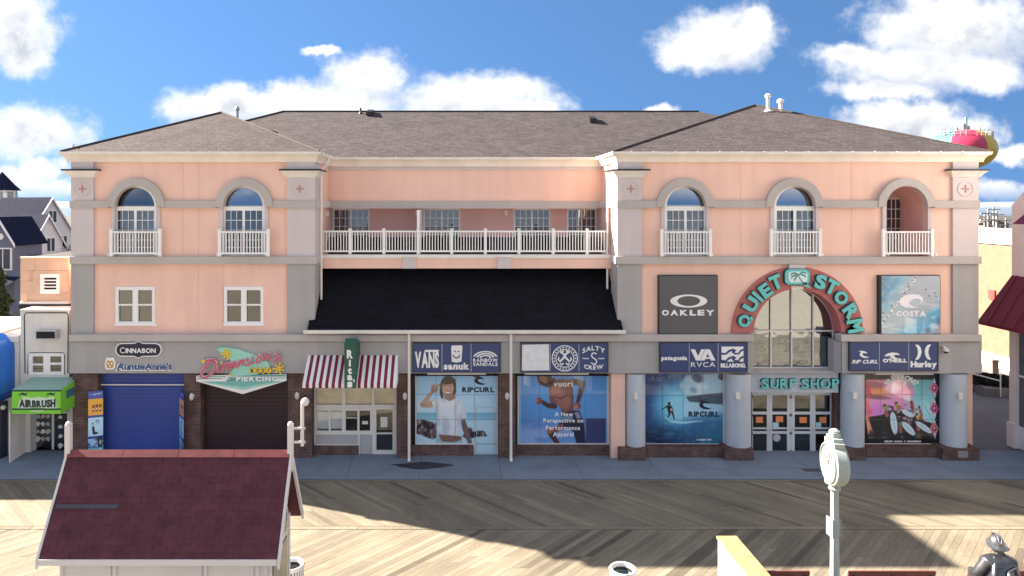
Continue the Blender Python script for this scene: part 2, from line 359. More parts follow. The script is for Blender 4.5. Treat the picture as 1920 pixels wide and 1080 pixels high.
GLASSD = glass_mat('dark_glass', (.36, .40, .46, 1), .075)
MIRROR = glass_mat('mirror_glass', (.25, .25, .25, 1), .42, .015, .2, (.62, .69, .79, 1))
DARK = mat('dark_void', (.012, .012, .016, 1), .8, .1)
ROOM = mat('room_wall', (.35, .32, .29, 1), .9, .1)
CURT = mat('curtain_cloth', (.75, .74, .70, 1), .9, .06, 8)
BLACK = mat('black_metal', (.015, .015, .018, 1), .45, .1)
PRINT = vcol_mat('printed_film')
# ================================================================ the ground
SAND = mat('sand', (.36, .31, .235, 1), .95, .1, .3, .2, 30)
TOWN = mat('town_ground', (.055, .052, .05, 1), .95, .3, .02)
ASPH = mat('asphalt', (.12, .125, .14, 1), .9, .15, .7, .3, 80)
CONC = mat('concrete_walk', (.165, .205, .27, 1), .9, .16, 1.1, .25, 60, objvar=.05)
WATER = mat('water', (.10, .16, .20, 1), .12, .1, .02, .3, .6, spec=.5)
mb = MB(); mb.add([(-4500, -90, -.06), (4500, -90, -.06), (4500, 9000, -.06), (-4500, 9000, -.06)], [(0, 1, 2, 3)]); struct('ground', mb, TOWN)
mb = MB(); mb.add([(-4500, -90, -.052), (4500, -90, -.052), (4500, -24, -.052), (-4500, -24, -.052)], [(0, 1, 2, 3)]); struct('beach', mb, SAND)
mb = MB(); mb.add([(-4500, -9000, -.06), (4500, -9000, -.06), (4500, -90, -.06), (-4500, -90, -.06)], [(0, 1, 2, 3)]); struct('sea', mb, WATER)
mb = MB(); mb.add([(-4000, 560, -.05), (4000, 560, -.05), (4000, 1900, -.05), (-4000, 1900, -.05)], [(0, 1, 2, 3)]); struct('bay', mb, WATER)
mb = MB(); mb.add([(18.9, -2.0, -.03), (60, -2.0, -.03), (60, 30, -.03), (18.9, 30, -.03)], [(0, 1, 2, 3)]); struct('driveway', mb, ASPH)

# sidewalk of concrete slabs
sw = MB(); sw.add([(-60, -2.05, -.045), (60, -2.05, -.045), (60, .8, -.045), (-60, .8, -.045)], [(0, 1, 2, 3)]); walk = struct('sidewalk', sw, DARK)
xs = [-26, -22, -18.5] + [fx(v) for v in (20, 150, 290, 410, 530, 663, 790, 934, 1075, 1213, 1350, 1490, 1640, 1790)] + [23, 28, 34]
for a, b in zip(xs[:-1], xs[1:]):
    for (ya, yb) in ((-2.0, -1.02), (-1.01, .75)):
        mb = MB().box((a+.006, ya+.004, -.04), (b-.006, yb-.004, 0)); obj('slab', mb, CONC, walk)

# ================================================================ the main building
HB = thing('commercial_building', (2, 6, 0), 'long three-storey peach stucco building with grey trim and brown hip roofs', 'building')
XLO, XLI, XRI, XRO = fx(133), fx(588), fx(1160), fx(1835)
Yd = 14.0
Zc = fz(304)                                             # underside of the cornice
def part(name, mb, m, parent=HB, **k): return obj(name, mb, m, parent, **k)
def P_(name, m, loops, Ya, Yb, parent=HB, **k): return obj(name, MB().plate(loops, Ya, Yb), m, parent, **k)
def B_(name, m, x0, y0, x1, y1, Ya, Yb, parent=HB, **k): return obj(name, MB().pbox(x0, y0, x1, y1, Ya, Yb), m, parent, **k)

# side and back walls, floors, rooms
part('side_wall', MB().box((XLO, .302, 0), (XLO+.3, Yd, Zc+.2)), PINK)
part('side_wall', MB().box((XRO-.3, .302, 0), (XRO, Yd, Zc+.2)), PINK)
part('back_wall', MB().box((XLO+.3, Yd-.3, 0), (XRO-.3, Yd, Zc+.2)), PINK)
part('side_wall', MB().box((XLI-.3, .302, fz(700)), (XLI, 4.6, Zc+.2)), PINK)
part('side_wall', MB().box((XRI, .302, fz(700)), (XRI+.3, 4.6, Zc+.2)), PINK)
for nm, z in (('floor_slab', fz(634)), ('floor_slab', fz(488))):
    part(nm, MB().box((XLO+.31, .45, z-.12), (XLI-.31, Yd-.31, z+.1)), ROOM); part(nm, MB().box((XRI+.31, 1.75, z-.12), (XRO-.31, Yd-.31, z+.1)), ROOM)
part('ceiling', MB().box((XLO+.31, .31, Zc), (XLI-.31, Yd-.31, Zc+.1)), ROOM); part('ceiling', MB().box((XRI+.31, .31, Zc), (XRO-.31, Yd-.31, Zc+.1)), ROOM)
part('room_wall', MB().box((XLO+.31, 3.6, .0), (XLI-.31, 3.7, Zc)), ROOM); part('room_wall', MB().box((XRI+.31, 4.6, 0), (XRO-.31, 4.7, Zc)), ROOM)

# pink stucco panels of the left wing
AX = [254, 457, 1285.5, 1491, 1701]
SPR, RW, RT = 388, 39.5, 54
def aw(cx): return arch(cx, SPR, RW, 480.6)
J = .35
P_('stucco_panel', PINK, [rect(134, 304, 343.5-J, 480.6), aw(AX[0])], 0, .3)
P_('stucco_panel', PINK, [rect(343.5+J, 304, 372-J, 480.6)], 0, .3)
P_('stucco_panel', PINK, [rect(372+J, 304, 587, 480.6), aw(AX[1])], 0, .3)
P_('stucco_panel', PINK, [rect(134, 481.4, 372-J, 640), rect(217, 538, 290, 610)], 0, .3)
P_('stucco_panel', PINK, [rect(372+J, 481.4, 418-J, 640)], 0, .3)
P_('stucco_panel', PINK, [rect(418+J, 481.4, 587, 640), rect(420.5, 538, 493.5, 610)], 0, .3)
for x, a, b in ((343.5, 304, 480), (372, 304, 480), (372, 482, 636), (418, 482, 536), (418, 611, 636)): B_('joint_bead', PINK, x-.8, a, x+.8, b, .012, .28)
P_('stucco_panel', PINK, [rect(1161, 304, 1388-J, 480.6), aw(AX[2])], 0, .3)
P_('stucco_panel', PINK, [rect(1388+J, 304, 1596-J, 480.6), aw(AX[3])], 0, .3)
P_('stucco_panel', PINK, [rect(1596+J, 304, 1834, 480.6), aw(AX[4])], 0, .3)
BA, BY, BR = 1495.5, 624, 82
P_('stucco_panel', PINK, [[(1161, 481.4), (1834, 481.4), (1834, 634), (BA+BR+4, 634)]+[(BA+(BR+4)*math.cos(math.pi*k/24), BY-(BR+4)*math.sin(math.pi*k/24)) for k in range(25)]+[(BA-BR-4, 634), (1161, 634)]], 0, .3)
for x in (1388, 1596): B_('joint_bead', PINK, x-.8, 304, x+.8, 480, .012, .28)

# grey piers with white capitals and medallions
def pier(x0, x1, inner):
    w = .8 if inner else .25
    xa, xb = fx(x0, -.1), fx(x1, -.1)
    sa, sb = (.09, .0) if inner == 'L' else (0, .09) if inner == 'R' else (0, 0)
    for nm, y0, y1 in (('pier', 304, 481), ('pier', 495, 628)):
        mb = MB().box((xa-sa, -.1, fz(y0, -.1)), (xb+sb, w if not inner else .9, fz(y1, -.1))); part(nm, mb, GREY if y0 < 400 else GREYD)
    za, zb, zt = fz(333, -.1), fz(320, -.3), fz(317.5, -.3)
    def fr(e, z): return [(xa-sa-e, -.1-e, z), (xb+sb+e, -.1-e, z), (xb+sb+e, .9 if inner else .3, z), (xa-sa-e, .9 if inner else .3, z)]
    prof = [(.012, za), (.05, za+.03), (.09, za+.1), (.2, zb-.02), (.22, zb)]
    mb = MB()
    for k, (e, z) in enumerate(prof): mb.v += fr(e, z)
    for k in range(len(prof)-1):
        for j in range(4): a, b = k*4+j, k*4+(j+1) % 4; mb.f.append((a, b, b+4, a+4))
    mb.f += [(3, 2, 1, 0), tuple(range(len(mb.v)-4, len(mb.v)))]
    cap = part('capital', mb, WHITE)
    mb = MB(); mb.v += fr(.245, zb+.003)+fr(.245, zt+.012); mb.f += [(3, 2, 1, 0), (4, 5, 6, 7)]+[(j, (j+1) % 4, (j+1) % 4+4, j+4) for j in range(4)]
    part('cap_flashing', mb, BLACK, cap)
    cx, cy = (x0+x1)/2, 354
    m = P_('medallion', GREY, [circ(cx, cy, 15, 32), circ(cx, cy, 13.2, 32)], -.118, -.08)
    P_('cross', mat('cross_rose', (.47, .22, .215, 1), .8), [[(cx+u*7.2, cy+v*7.2) for u, v in ((-.16, -1), (.16, -1), (.16, -.16), (1, -.16), (1, .16), (.16, .16), (.16, 1), (-.16, 1), (-.16, .16), (-1, .16), (-1, -.16), (-.16, -.16))]], -.117, -.09, m)
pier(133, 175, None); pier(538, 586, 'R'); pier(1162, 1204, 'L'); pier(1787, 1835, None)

# string courses
def course(segs, y0, y1, Ya, left_wrap=None, right_wrap=None):
    for (a, b) in segs:
        part('string_course', MB().pbox(a, y0, b, y1, Ya, .05), GREYM, bevel=.008)
course([(130, AX[0]-RT+2), (AX[0]+RT-2, AX[1]-RT+2), (AX[1]+RT-2, 592), (1157, AX[2]-RT+2), (AX[2]+RT-2, AX[3]-RT+2), (AX[3]+RT-2, AX[4]-RT+2), (AX[4]+RT-2, 1838)], 376, 390, -.17)
course([(130, 594), (1154, 1841)], 481, 495, -.2)
for z0, z1, xa, xb in ((390, 376, 588, 592), (495, 481, 588, 594)):   # returns of the courses into the recess
    part('string_course', MB().box((XLI-.05, .052, fz(z0, -.17)), (XLI+.12, 2.85, fz(z1, -.17))), GREY)
    part('string_course', MB().box((XRI-.12, .052, fz(z0, -.17)), (XRI+.05, 2.85, fz(z1, -.17))), GREY)
for (a, b) in ((129, 1413), (BA+BR, 1841)):
    part('ledge', MB().pbox(a, 628, b, 640.5, -.32, .1), GREYM, bevel=.01)
    part('sign_fascia', MB().pbox(a+1.5, 641, b, 700, -.2, .32), GREYD)
# splayed reveals beside the arched window
for s, x in ((1, 1413), (-1, BA+BR)):
    xa = fx(x, -.2); xb = xa+s*.12
    part('splay', MB().prism([(xa-s*.003, -.2), (xb, .1), (xb, .5), (xa-s*.003, .5)], 'z', fz(699, -.2), fz(640.5, -.2)), GREYD)

# arch surrounds
for cx in AX:
    P_('arch_trim', GREYM, [ring(cx, SPR, RT, RW-.4, 0, 180, 32)+[]], -.2, .02, smooth=False)
    for s in (-1, 1):
        xa, xb = sorted((cx+s*(RW-.4), cx+s*(RW+6.5))); B_('jamb_trim', GREY, xa, SPR+.5, xb, 480.8, -.06, .02)

# cornice and gutter following the outline
PATH = [(XLO, Yd), (XLO, 0), (XLI, 0), (XLI, 3.0), (XRI, 3.0), (XRI, 0), (XRO, 0), (XRO, Yd)]
def sweep(path, prof):                                   # prof: (outward, z)
    mb = MB(); n = len(prof)
    for i, p in enumerate(path):
        ds = []
        for a, b in ((i-1, i), (i, i+1)):
            if 0 <= a and b < len(path):
                dx, dy = path[b][0]-path[a][0], path[b][1]-path[a][1]; l = math.hypot(dx, dy); ds.append((dy/l, -dx/l))
        if len(ds) == 1: nx, ny = ds[0]
        else: nx, ny = ds[0][0]+ds[1][0], ds[0][1]+ds[1][1]
        for o, z in prof: mb.v.append((p[0]+nx*o, p[1]+ny*o, z))
    for i in range(len(path)-1):
        for k in range(n):
            a, b = i*n+k, i*n+(k+1) % n; mb.f.append((a, b, b+n, a+n))
    mb.f += [tuple(range(n)), tuple(range((len(path)-1)*n, len(path)*n))[::-1]]
    return mb
zt = fz(290.5, -.25)
part('cornice', sweep(PATH, [(-.05, Zc), (.105, Zc), (.11, Zc+.05), (.13, Zc+.11), (.17, Zc+.18), (.215, zt-.02), (.23, zt), (-.05, zt)]), CREAM)
part('gutter', sweep(PATH, [(.16, zt+.004), (.27, zt+.004), (.295, zt+.05), (.305, zt+.12), (.16, zt+.12)]), WHITE)
ZE = zt+.124
mb = MB()
for (a, b), o in zip(zip(PATH[1:-2], PATH[2:-1]), range(9)):  # gutter straps
    l = math.hypot(b[0]-a[0], b[1]-a[1]); dx, dy = (b[0]-a[0])/l, (b[1]-a[1])/l
    for k in range(int(l/.82)):
        t = .4+k*.82; x, y = a[0]+dx*t+dy*.31, a[1]+dy*t-dx*.31
        mb.box((x-.012-abs(dy)*.01, y-.012, zt+.03), (x+.012, y+.012, zt+.138))
tag(part('gutter_strap', mb, CREAM), kind='stuff')

# roofs
OV = .26
PL = W(415, 211, 4.7); PR = W(1415, 197.5, 5.9); RL = W(530, 209.5, 8.6); RR = W(1310, 209.5, 8.6)
RR.z = RL.z
def hip(name, faces_pts):
    mb = MB()
    for f in faces_pts: o = len(mb.v); mb.v += [tuple(v) for v in f]; mb.f.append(tuple(range(o, o+len(f))))
    return part(name, mb, ROOF, fix=False)
def wing_roof(xa, xb, P, yb):
    A, B = Vector((xa, -OV, ZE)), Vector((xb, -OV, ZE)); P2 = Vector((P.x, yb, P.z)); A2 = Vector((xa, yb, ZE)); B2 = Vector((xb, yb, ZE))
    r = hip('wing_roof', [(A, B, P), (A, P, P2, A2), (B, B2, P2, P)])
    for a, b in ((A, P), (B, P), (P, P2)):
        part('ridge_cap', MB().tube([a+Vector((0, 0, .01)), b+Vector((0, 0, .015))], .045, 6), RIDGE, r)
    return r
wing_roof(XLO-OV, XLI+OV, PL, 9.2)
wing_roof(XRI-OV, XRO+OV, PR, 9.2)
q = [Vector((XLO-OV, 3.0-OV, ZE)), Vector((XRO+OV, 3.0-OV, ZE)), Vector((XRO+OV, Yd+1.4, ZE)), Vector((XLO-OV, Yd+1.4, ZE))]
mr_ = hip('main_roof', [(q[0], q[1], RR, RL), (q[1], q[2], RR), (q[2], q[3], RL, RR), (q[3], q[0], RL)])
part('ridge_cap', MB().tube([RL+Vector((0, 0, .015)), RR+Vector((0, 0, .015))], .05, 6), RIDGE, mr_)
part('ridge_cap', MB().tube([RL+Vector((0, 0, .015)), q[0]], .045, 6), RIDGE, mr_)
def roof_z(P, y): return ZE+(P.z-ZE)*(y+OV)/(P.y+OV)
# vent pipes
def vpipe(x, yt, Y, zb, m, r=.06, cap=True):
    X = fx(x, Y); ztp = fz(yt, Y); mb = MB().tube([(X, Y, zb-.1), (X, Y, ztp)], r, 10)
    if cap: mb.lathe([(r*1.05, ztp-.16), (r*1.7, ztp-.14), (r*1.7, ztp-.02), (r*1.1, ztp+.03)], (X, Y, 0), 12)
    mb.lathe([(r*3, zb-.04), (r*1.1, zb+.08)], (X, Y, 0), 12)
    part('vent_pipe', mb, m, smooth=True)
PIPE = mat('white_pipe', (.7, .7, .68, 1), .5, .08)
vpipe(1440, 177, 5.0, roof_z(PR, 5.0), PIPE, .075); vpipe(1463.5, 187, 5.2, roof_z(PR, 5.2)-.08, PIPE, .085)
vpipe(445, 201, 6.5, PL.z-.35, mat('grey_pipe', (.35, .36, .38, 1), .4, .1, metal=.6), .06)
vpipe(137, 270, 0.2, ZE+.1, PIPE, .05, False)
vpipe(676, 203, 8.3, RL.z-.1, BLACK, .03); vpipe(1202, 199, 8.6, RL.z, BLACK, .012, False)
for x, y, Y in ((1110, 222, 7.2), (694, 211, 8.2)):
    zz = ZE+(RL.z-ZE)*(Y-3.0+OV)/(RL.y-3.0+OV); X = fx(x, Y)
    part('roof_vent', MB().prism([(Y-.3, zz-.1), (Y-.3, zz+.1), (Y+.3, zz+.28), (Y+.3, zz)], 'x', X-.16, X+.16), BLACK)

# recess: upper wall, loggia, balcony
Yu, Yw, Yr = 3.0, 3.8, 1.0
part('upper_wall', MB().box((XLI, Yu, fz(390, Yu)), (XRI, Yu+.3, Zc+.2)), PINK)
part('frieze', MB().box((XLI, Yu-.04, Zc-.14), (XRI, Yu+.01, Zc+.05)), GREY)
part('string_course', MB().box((XLI+.121, Yu-.12, fz(391, Yu-.12)), (XRI-.121, Yu+.01, fz(377, Yu-.12))), GREYM)
part('loggia_ceiling', MB().box((XLI, Yu+.3, fz(389, Yu)), (XRI, Yw+.3, fz(386, Yu))), PINK_SHADE)
DOORS = [(624, 693), (794, 863), (963, 1032), (1063, 1132)]
zs = fz(484, Yr)
xb_ = min(fx(1132, Yw)+.02, XRI)
part('loggia_wall', MB().plate([[(XLI, zs-.2), (XRI, zs-.2), (XRI, fz(388, Yu)), (XLI, fz(388, Yu))]] + [[(max(fx(a, Yw), XLI+.02), zs+.03), (min(fx(b, Yw), XRI-.02), zs+.03), (min(fx(b, Yw), XRI-.02), fz(391.5, Yw)), (max(fx(a, Yw), XLI+.02), fz(391.5, Yw))] for a, b in DOORS], Yw, Yw+.25, px=False), PINK_SHADE)
part('room_wall', MB().box((XLI+.01, 5.6, zs), (XRI-.01, 5.7, Zc)), ROOM)
part('balcony_floor', MB().box((XLI, Yr-.02, fz(503, Yr)+.06), (XRI, Yw, zs)), GREY)
part('balcony_edge', MB().box((XLI+.02, Yr-.1, fz(484, Yr)), (XRI-.02, Yr+.3, fz(477.5, Yr))), WHITE)
part('balcony_beam', MB().box((XLI+.01, Yr-.06, fz(503, Yr)), (XRI-.01, Yr+.25, fz(484.3, Yr))), PINK)
for a, b in ((755, 780), (933, 958)):
    o = part('corbel', MB().pbox(a, 482, b, 503.5, Yr-.16, Yr-.03), GREY); part('corbel_cap', MB().pbox(a-1, 478.5, b+1, 482, Yr-.19, Yr-.06), WHITE, o)

BAL = None
def railing(x0, x1, y0, y1, Y, posts, step, label=None):
    global BAL
    Xa, Xb = fx(x0, Y), fx(x1, Y); zt_, zb_ = fz(y0, Y), fz(y1, Y)
    rl = part('railing', MB().box((Xa, Y-.035, zt_-.07), (Xb, Y+.035, zt_-.01)).box((Xa, Y-.03, zb_+.05), (Xb, Y+.03, zb_+.115)), VINYL)
    pp = [fx(p, Y) for p in posts]
    for p in pp:
        o = obj('post', MB().box((p-.055, Y-.055, zb_-.03), (p+.055, Y+.055, zt_+.05)).box((p-.068, Y-.068, zt_+.05), (p+.068, Y+.068, zt_+.075)), VINYL, rl)
    h = zt_-zb_-.18
    n = int(round((Xb-Xa)/step)); me = None
    for k in range(n+1):
        x = Xa+.02+(Xb-Xa-.04)*k/n
        if any(abs(x-p) < .07 for p in pp): continue
        if me is None: me = obj('baluster', MB().box((-.018, -.018, 0), (.018, .018, h)), VINYL, rl, loc=(x, Y, zb_+.113))
        else: inst(me, (x, Y, zb_+.113), rl)
    return rl
railing(600.5, 1139, 432, 475, Yr+.08, [656.5, 720, 784, 847, 910, 973, 1037, 1100.5], .112)
for cx in AX:
    railing(cx-45, cx+46, 433, 479, -.3, [cx-45, cx+46], .112)
    for s in (-1, 1): part('rail_bracket', MB().box((fx(cx+s*43), -.3, fz(478)), (fx(cx+s*46), .0, fz(474))), VINYL)

# windows -------------------------------------------------------------
def pane(parent, loops, Y, g=None): return obj('pane', MB().plate(loops, Y, Y+.008), g or GLASS, parent)
def grille(parent, x0, y0, x1, y1, Y, nv, hs, w=1.1):
    mb = MB()
    for k in range(1, nv): x = x0+(x1-x0)*k/nv; mb.pbox(x-w/2, y0, x+w/2, y1, Y, Y+.012)
    for y in hs: mb.pbox(x0, y-w/2, x1, y+w/2, Y-.002, Y+.010)
    return obj('grille', mb, VINYL, parent)
def curtain(parent, x0, y0, x1, y1, Y, m=CURT, amp=.035, n=14):
    mb = MB(); n = max(8, int((x1-x0)*1.1))
    for k in range(n+1):
        x = fx(x0+(x1-x0)*k/n, Y); y = Y+amp*math.sin(k*2.1)+.01*math.sin(k*5.3)
        mb.v += [(x, y, fz(y1, Y)), (x, y, fz(y0, Y))]
    mb.f += [(2*k, 2*k+2, 2*k+3, 2*k+1) for k in range(n)]
    return obj('curtain', mb, m, parent, smooth=True, fix=False)
SHEER = mat('sheer_curtain', (.55, .58, .6, 1), .9, .06, 8)
for i, cx in enumerate(AX[:4]):
    wn = P_('arched_window', VINYL, [arch(cx, SPR, RW+.5, 481), arch(cx, SPR-1, RW-4, SPR-1), rect(cx-34.5, 395, cx-2.5, 477), rect(cx+2, 395, cx+34.5, 477)], .1, .2)
    pane(wn, [arch(cx, SPR-1, RW-3.6, SPR-.6)], .15, GLASS2 if i > 0 else GLASS)
    for a, b in ((cx-35, cx-2), (cx+1.5, cx+35)):
        pane(wn, [rect(a, 394.5, b, 477.5)], .16 if a < cx-10 else .14)
        grille(wn, a+.5, 395, b-.5, 477, .128, 3, (413, 431.5, 450, 464))
    if i == 0: curtain(wn, cx+24, 350, cx+42, 478, .5)
    if i == 1: curtain(wn, cx-40, 348, cx-14, 478, .5); curtain(wn, cx+22, 348, cx+42, 478, .5)
    if i == 2: curtain(wn, cx+24, 380, cx+42, 478, .5, SHEER)
    if i == 3: curtain(wn, cx+18, 350, cx+42, 478, .5, SHEER)
part('door_track', MB().pbox(1488, 394, 1493, 478, .06, .1), VINYL)
# open arched loggia at the right end
mb = MB(); lp = [(fx(x), fz(y)) for x, y in arch(AX[4], SPR, RW+.3, 481)]
n = len(lp); mb.v += [(x, .2, z) for x, z in lp]+[(x, 1.7, z) for x, z in lp]; mb.f += [(k, k+n, k+n+1, k+1) for k in range(n-1)]
part('loggia_vault', mb, PINK_SHADE, fix=False)
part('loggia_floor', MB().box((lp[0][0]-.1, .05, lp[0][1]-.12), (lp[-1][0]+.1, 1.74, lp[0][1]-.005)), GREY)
part('loggia_back', MB().plate([arch(AX[4], SPR, RW+3, 481)], 0, .1), PINK_SHADE).location = (0, 1.7, 0)
dr = B_('door', VINYL, 1661, 371, 1693, 483, 1.62, 1.68); B_('pane', GLASSD, 1663.5, 374, 1687.5, 483, 1.60, 1.615, dr); grille(dr, 1663.5, 374, 1687.5, 478, 1.585, 3, (392, 410, 428, 446))
# sliding doors of the central balcony
for k, (a, b) in enumerate(DOORS):
    b = min(b, PX+(XRI-.03)/(CD+Yw)*F); m_ = (a+b)/2
    dn = P_('sliding_door', VINYL, [rect(a, 391.5, b, 482), rect(a+2.8, 394, m_-1.5, 480), rect(m_+1.2, 394, b-2.8, 480)], Yw+.03, Yw+.12)
    for (p0, p1) in ((a+2.5, m_-1), (m_+1, b-2.5)):
        pane(dn, [rect(p0, 393.5, p1, 480.5)], Yw+.08); grille(dn, p0, 394, p1, 480, Yw+.06, 3, (409, 424.5, 440, 456))
    if k == 0: curtain(dn, a+2, 393, a+14, 480, Yw+.3)
    if k == 1: curtain(dn, b-12, 393, b-2, 480, Yw+.3, SHEER)
    if k == 2: curtain(dn, b-10, 393, b-2, 480, Yw+.3, SHEER)
    if k == 3: curtain(dn, m_+1, 393, m_+19, 480, Yw+.3, mat('tan_curtain', (.75, .55, .33, 1), .9)); 
part('balcony_divider', MB().box((fx(782, Yr+.3), Yr+.2, zs), (fx(782, Yr+.3)+.1, Yw, fz(394, Yr+.3))), VINYL)
for x, y in ((611, 400),): part('wall_light', MB().box((XLI, 2.6, fz(405, 2.6)), (XLI+.08, 2.75, fz(396, 2.6))), WHITE)
for x in (782, 949): part('wall_light', MB().pbox(x-3, 394, x+3, 404, Yw-.08, Yw), WHITE, bevel=.015)

# second-floor sash windows
BLIND = mat('blind_tan', (.17, .145, .09, 1), .8)
for (a, b) in ((217, 290), (420.5, 493.5)):
    m_ = (a+b)/2
    wn = P_('double_window', VINYL, [rect(a-.5, 537.5, b+.5, 610.5), rect(a+5, 544, m_-5, 570), rect(a+5, 573, m_-5, 603), rect(m_+5, 544, b-5, 570), rect(m_+5, 573, b-5, 603)], -.03, .1)
    part('sill', MB().pbox(a-2, 606, b+2, 611, -.07, .0), VINYL, wn)
    for (p, q_) in ((a+4.5, m_-4.5), (m_+4.5, b-4.5)):
        pane(wn, [rect(p, 543, q_, 571)], .03, GLASSD); pane(wn, [rect(p, 572, q_, 604)], .05, GLASSD); B_('blind', BLIND, p-1, 541, q_+1, 571, .2, .22, wn)
# ================================================================ lower roof over the shops
Ye = -.45
ra, rb = fx(576, Ye), fx(1168.5, Ye)
zE, zR = fz(619, Ye), fz(505, 1.7)
sl_ = (zR-zE)/(1.7-Ye)
def rz(y): return zE+sl_*(y-Ye)
mb = MB().add([(ra, Ye, zE), (rb, Ye, zE), (rb, -.12, rz(-.12)), (ra, -.12, rz(-.12)), (XLI+.0, -.12, rz(-.12)), (XRI-.0, -.12, rz(-.12)), (XRI, Yu, rz(Yu)), (XLI, Yu, rz(Yu)),
               (ra, Ye, zE-.06), (rb, Ye, zE-.06), (rb, -.12, zE-.06), (ra, -.12, zE-.06)],
              [(0, 1, 2, 5, 4, 3), (4, 5, 6, 7), (0, 8, 9, 1), (0, 3, 11, 8), (1, 9, 10, 2), (8, 11, 10, 9)])
part('lower_roof', mb, ROOFD, fix=False)
part('recess_wall', MB().box((XLI, Yu+.01, fz(640)), (XRI, Yu+.2, fz(503, Yr)+.1)), PINK)
part('gutter', MB().prism([(Ye-.13, zE+.005), (Ye-.005, zE+.005), (Ye-.005, zE-.13), (Ye-.09, zE-.13), (Ye-.13, zE-.06)], 'x', fx(570, Ye), fx(1172, Ye)), WHITE)
part('ceiling_slab', MB().box((XLI-.28, .33, fz(640)), (XRI+.28, Yu+.2, fz(632))), ROOM)
def pipe(name, pts, r, m=None): return part(name, MB().tube(pts, r, 8), m or WHITE, smooth=True)
for x in (767, 958):
    X = fx(x, -.42); pipe('downspout', [(X, -.5, fz(626, -.42)), (X, -.42, fz(636, -.42)), (X, -.42, .15), (X, -.55, .05)], .05)
pipe('downspout', [(XLI+.3, 1.6, zt+.02), (XLI+.25, 1.2, zt-.3), (XLI+.17, .62, zt-.5), (XLI+.17, .62, fz(575, .6)), (XLI+.3, .35, fz(582, .6))], .042)
pipe('downspout', [(XRI-.3, 1.6, zt+.02), (XRI-.25, 1.2, zt-.3), (XRI-.2, 1.0, zt-.5), (XRI-.2, 1.0, fz(566, 1.0)), (XRI-.28, .8, fz(574, 1.0))], .042)

# ================================================================ ground floor of the left wing and the centre
for a, b in ((136, 183), (345.5, 376), (540, 584.5), (744.5, 770), (935, 966)):
    B_('brick_pier', BRICK, a, 700.5, b, 860, -.05, .7)
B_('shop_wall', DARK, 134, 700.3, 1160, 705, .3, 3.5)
# rolling doors built of slats
def roll_door(nm, x0, x1, y0, m, n, Y):
    d = B_(nm, m, x0, y0, x1, y0+10, Y-.05, Y+.3); z1 = fz(y0+10, Y); h = (z1-.02)/n; src = None
    for k in range(n):
        z = .02+h*k
        if src is None: src = obj('slat', MB().prism([(0, .001), (-.004, .006), (-.005, h*.5), (-.004, h-.006), (0, h-.001), (.02, h-.001), (.02, .001)], 'x', fx(x0, Y), fx(x1, Y)), m, d, loc=(0, Y, z))
        else: inst(src, (0, Y, z), d)
    return d
roll_door('roll_up_door', 183, 345.5, 701, mat('blue_door', (.036, .066, .30, 1), .45, .12, .8, .05, 8), 20, .32)
roll_door('roll_up_door', 376, 540, 701, mat('maroon_door', (.030, .012, .018, 1), .5, .15, .8, .05, 8), 20, .32)
B_('door_rail', WHITE, 184, 720.5, 345, 722.5, .2, .25)
# frozen-treat stand shopfront
SHW = mat('shopfront_white', (.70, .68, .64, 1), .45, .05)
SHG = mat('shopfront_grey', (.42, .43, .46, 1), .5, .05)
Ys = .35
sf = P_('shopfront', SHW, [[(589, 728), (743.5, 728), (743.5, 857.5), (699.5, 857.5), (699.5, 857), (672.5, 857), (672.5, 836), (589, 836)],
    rect(592.5, 729.5, 641.5, 759), rect(648, 729.5, 697.5, 759), rect(702, 729.5, 739, 759), rect(594.5, 770, 616, 808), rect(620, 770, 641, 808), rect(648, 770, 670, 808), rect(674, 770, 694, 808), rect(591.5, 815, 671, 833.5), rect(674.5, 815, 698, 856), rect(705.5, 768, 736, 845)], Ys, Ys+.12)
for r in ((592, 729, 642, 759.5), (647.5, 729, 698, 759.5), (701.5, 729, 739.5, 759.5), (594, 769.5, 616.5, 808.5), (619.5, 769.5, 641.5, 808.5), (647.5, 769.5, 670.5, 808.5), (673.5, 769.5, 694.5, 808.5), (705, 767.5, 736.5, 846)):
    pane(sf, [rect(*r)], Ys+.06, GLASSC if r[1] < 760 or r[0] < 640 or r[0] > 700 else GLASSD)
for r in ((591, 814.5, 671.5, 834), (674, 814.5, 698.5, 856.5)): B_('panel', SHG, *r, Ys+.05, Ys+.1, sf)
TAN_GLOW = mat('tan_ceiling_glow', (.80, .64, .40, 1), .8, .25, 2)
B_('blind', TAN_GLOW, 590, 728, 742, 761, Ys+.2, Ys+.25, sf)  # tan sheet, no blind: warm glow of the lit ceiling painted in
for a, b in ((594, 616), (620, 641)): B_('blind', mat('pale_blind', (.85, .88, .88, 1), .8, .1), a-.5, 772, b+.5, 804, Ys+.085, Ys+.1, sf)
B_('blind', mat('olive_blind', (.42, .34, .17, 1), .8, .3, 3), 704, 766, 738, 806, Ys+.2, Ys+.22, sf)
B_('door_bar', SHW, 706, 811.5, 735.5, 814, Ys-.05, Ys+.0, sf); B_('door_handle', SHW, 703, 796, 706, 801, Ys-.06, Ys+.01, sf)
B_('window_bar', SHW, 648.5, 783, 669.5, 784.5, Ys+.03, Ys+.05, sf)
B_('notice', SHW, 679, 789.5, 690, 795.5, Ys+.045, Ys+.055, sf); B_('notice', SHW, 713.5, 782, 726.5, 801, Ys+.045, Ys+.055, sf)
B_('counter_box', SHW, 652, 799, 669, 808, Ys+.2, Ys+.4, sf)
B_('brick_base', BRICK, 588.5, 836.3, 672, 860, .28, .5)
B_('room_wall', ROOM, 584, 700, 770, 866, 2.6, 2.7)
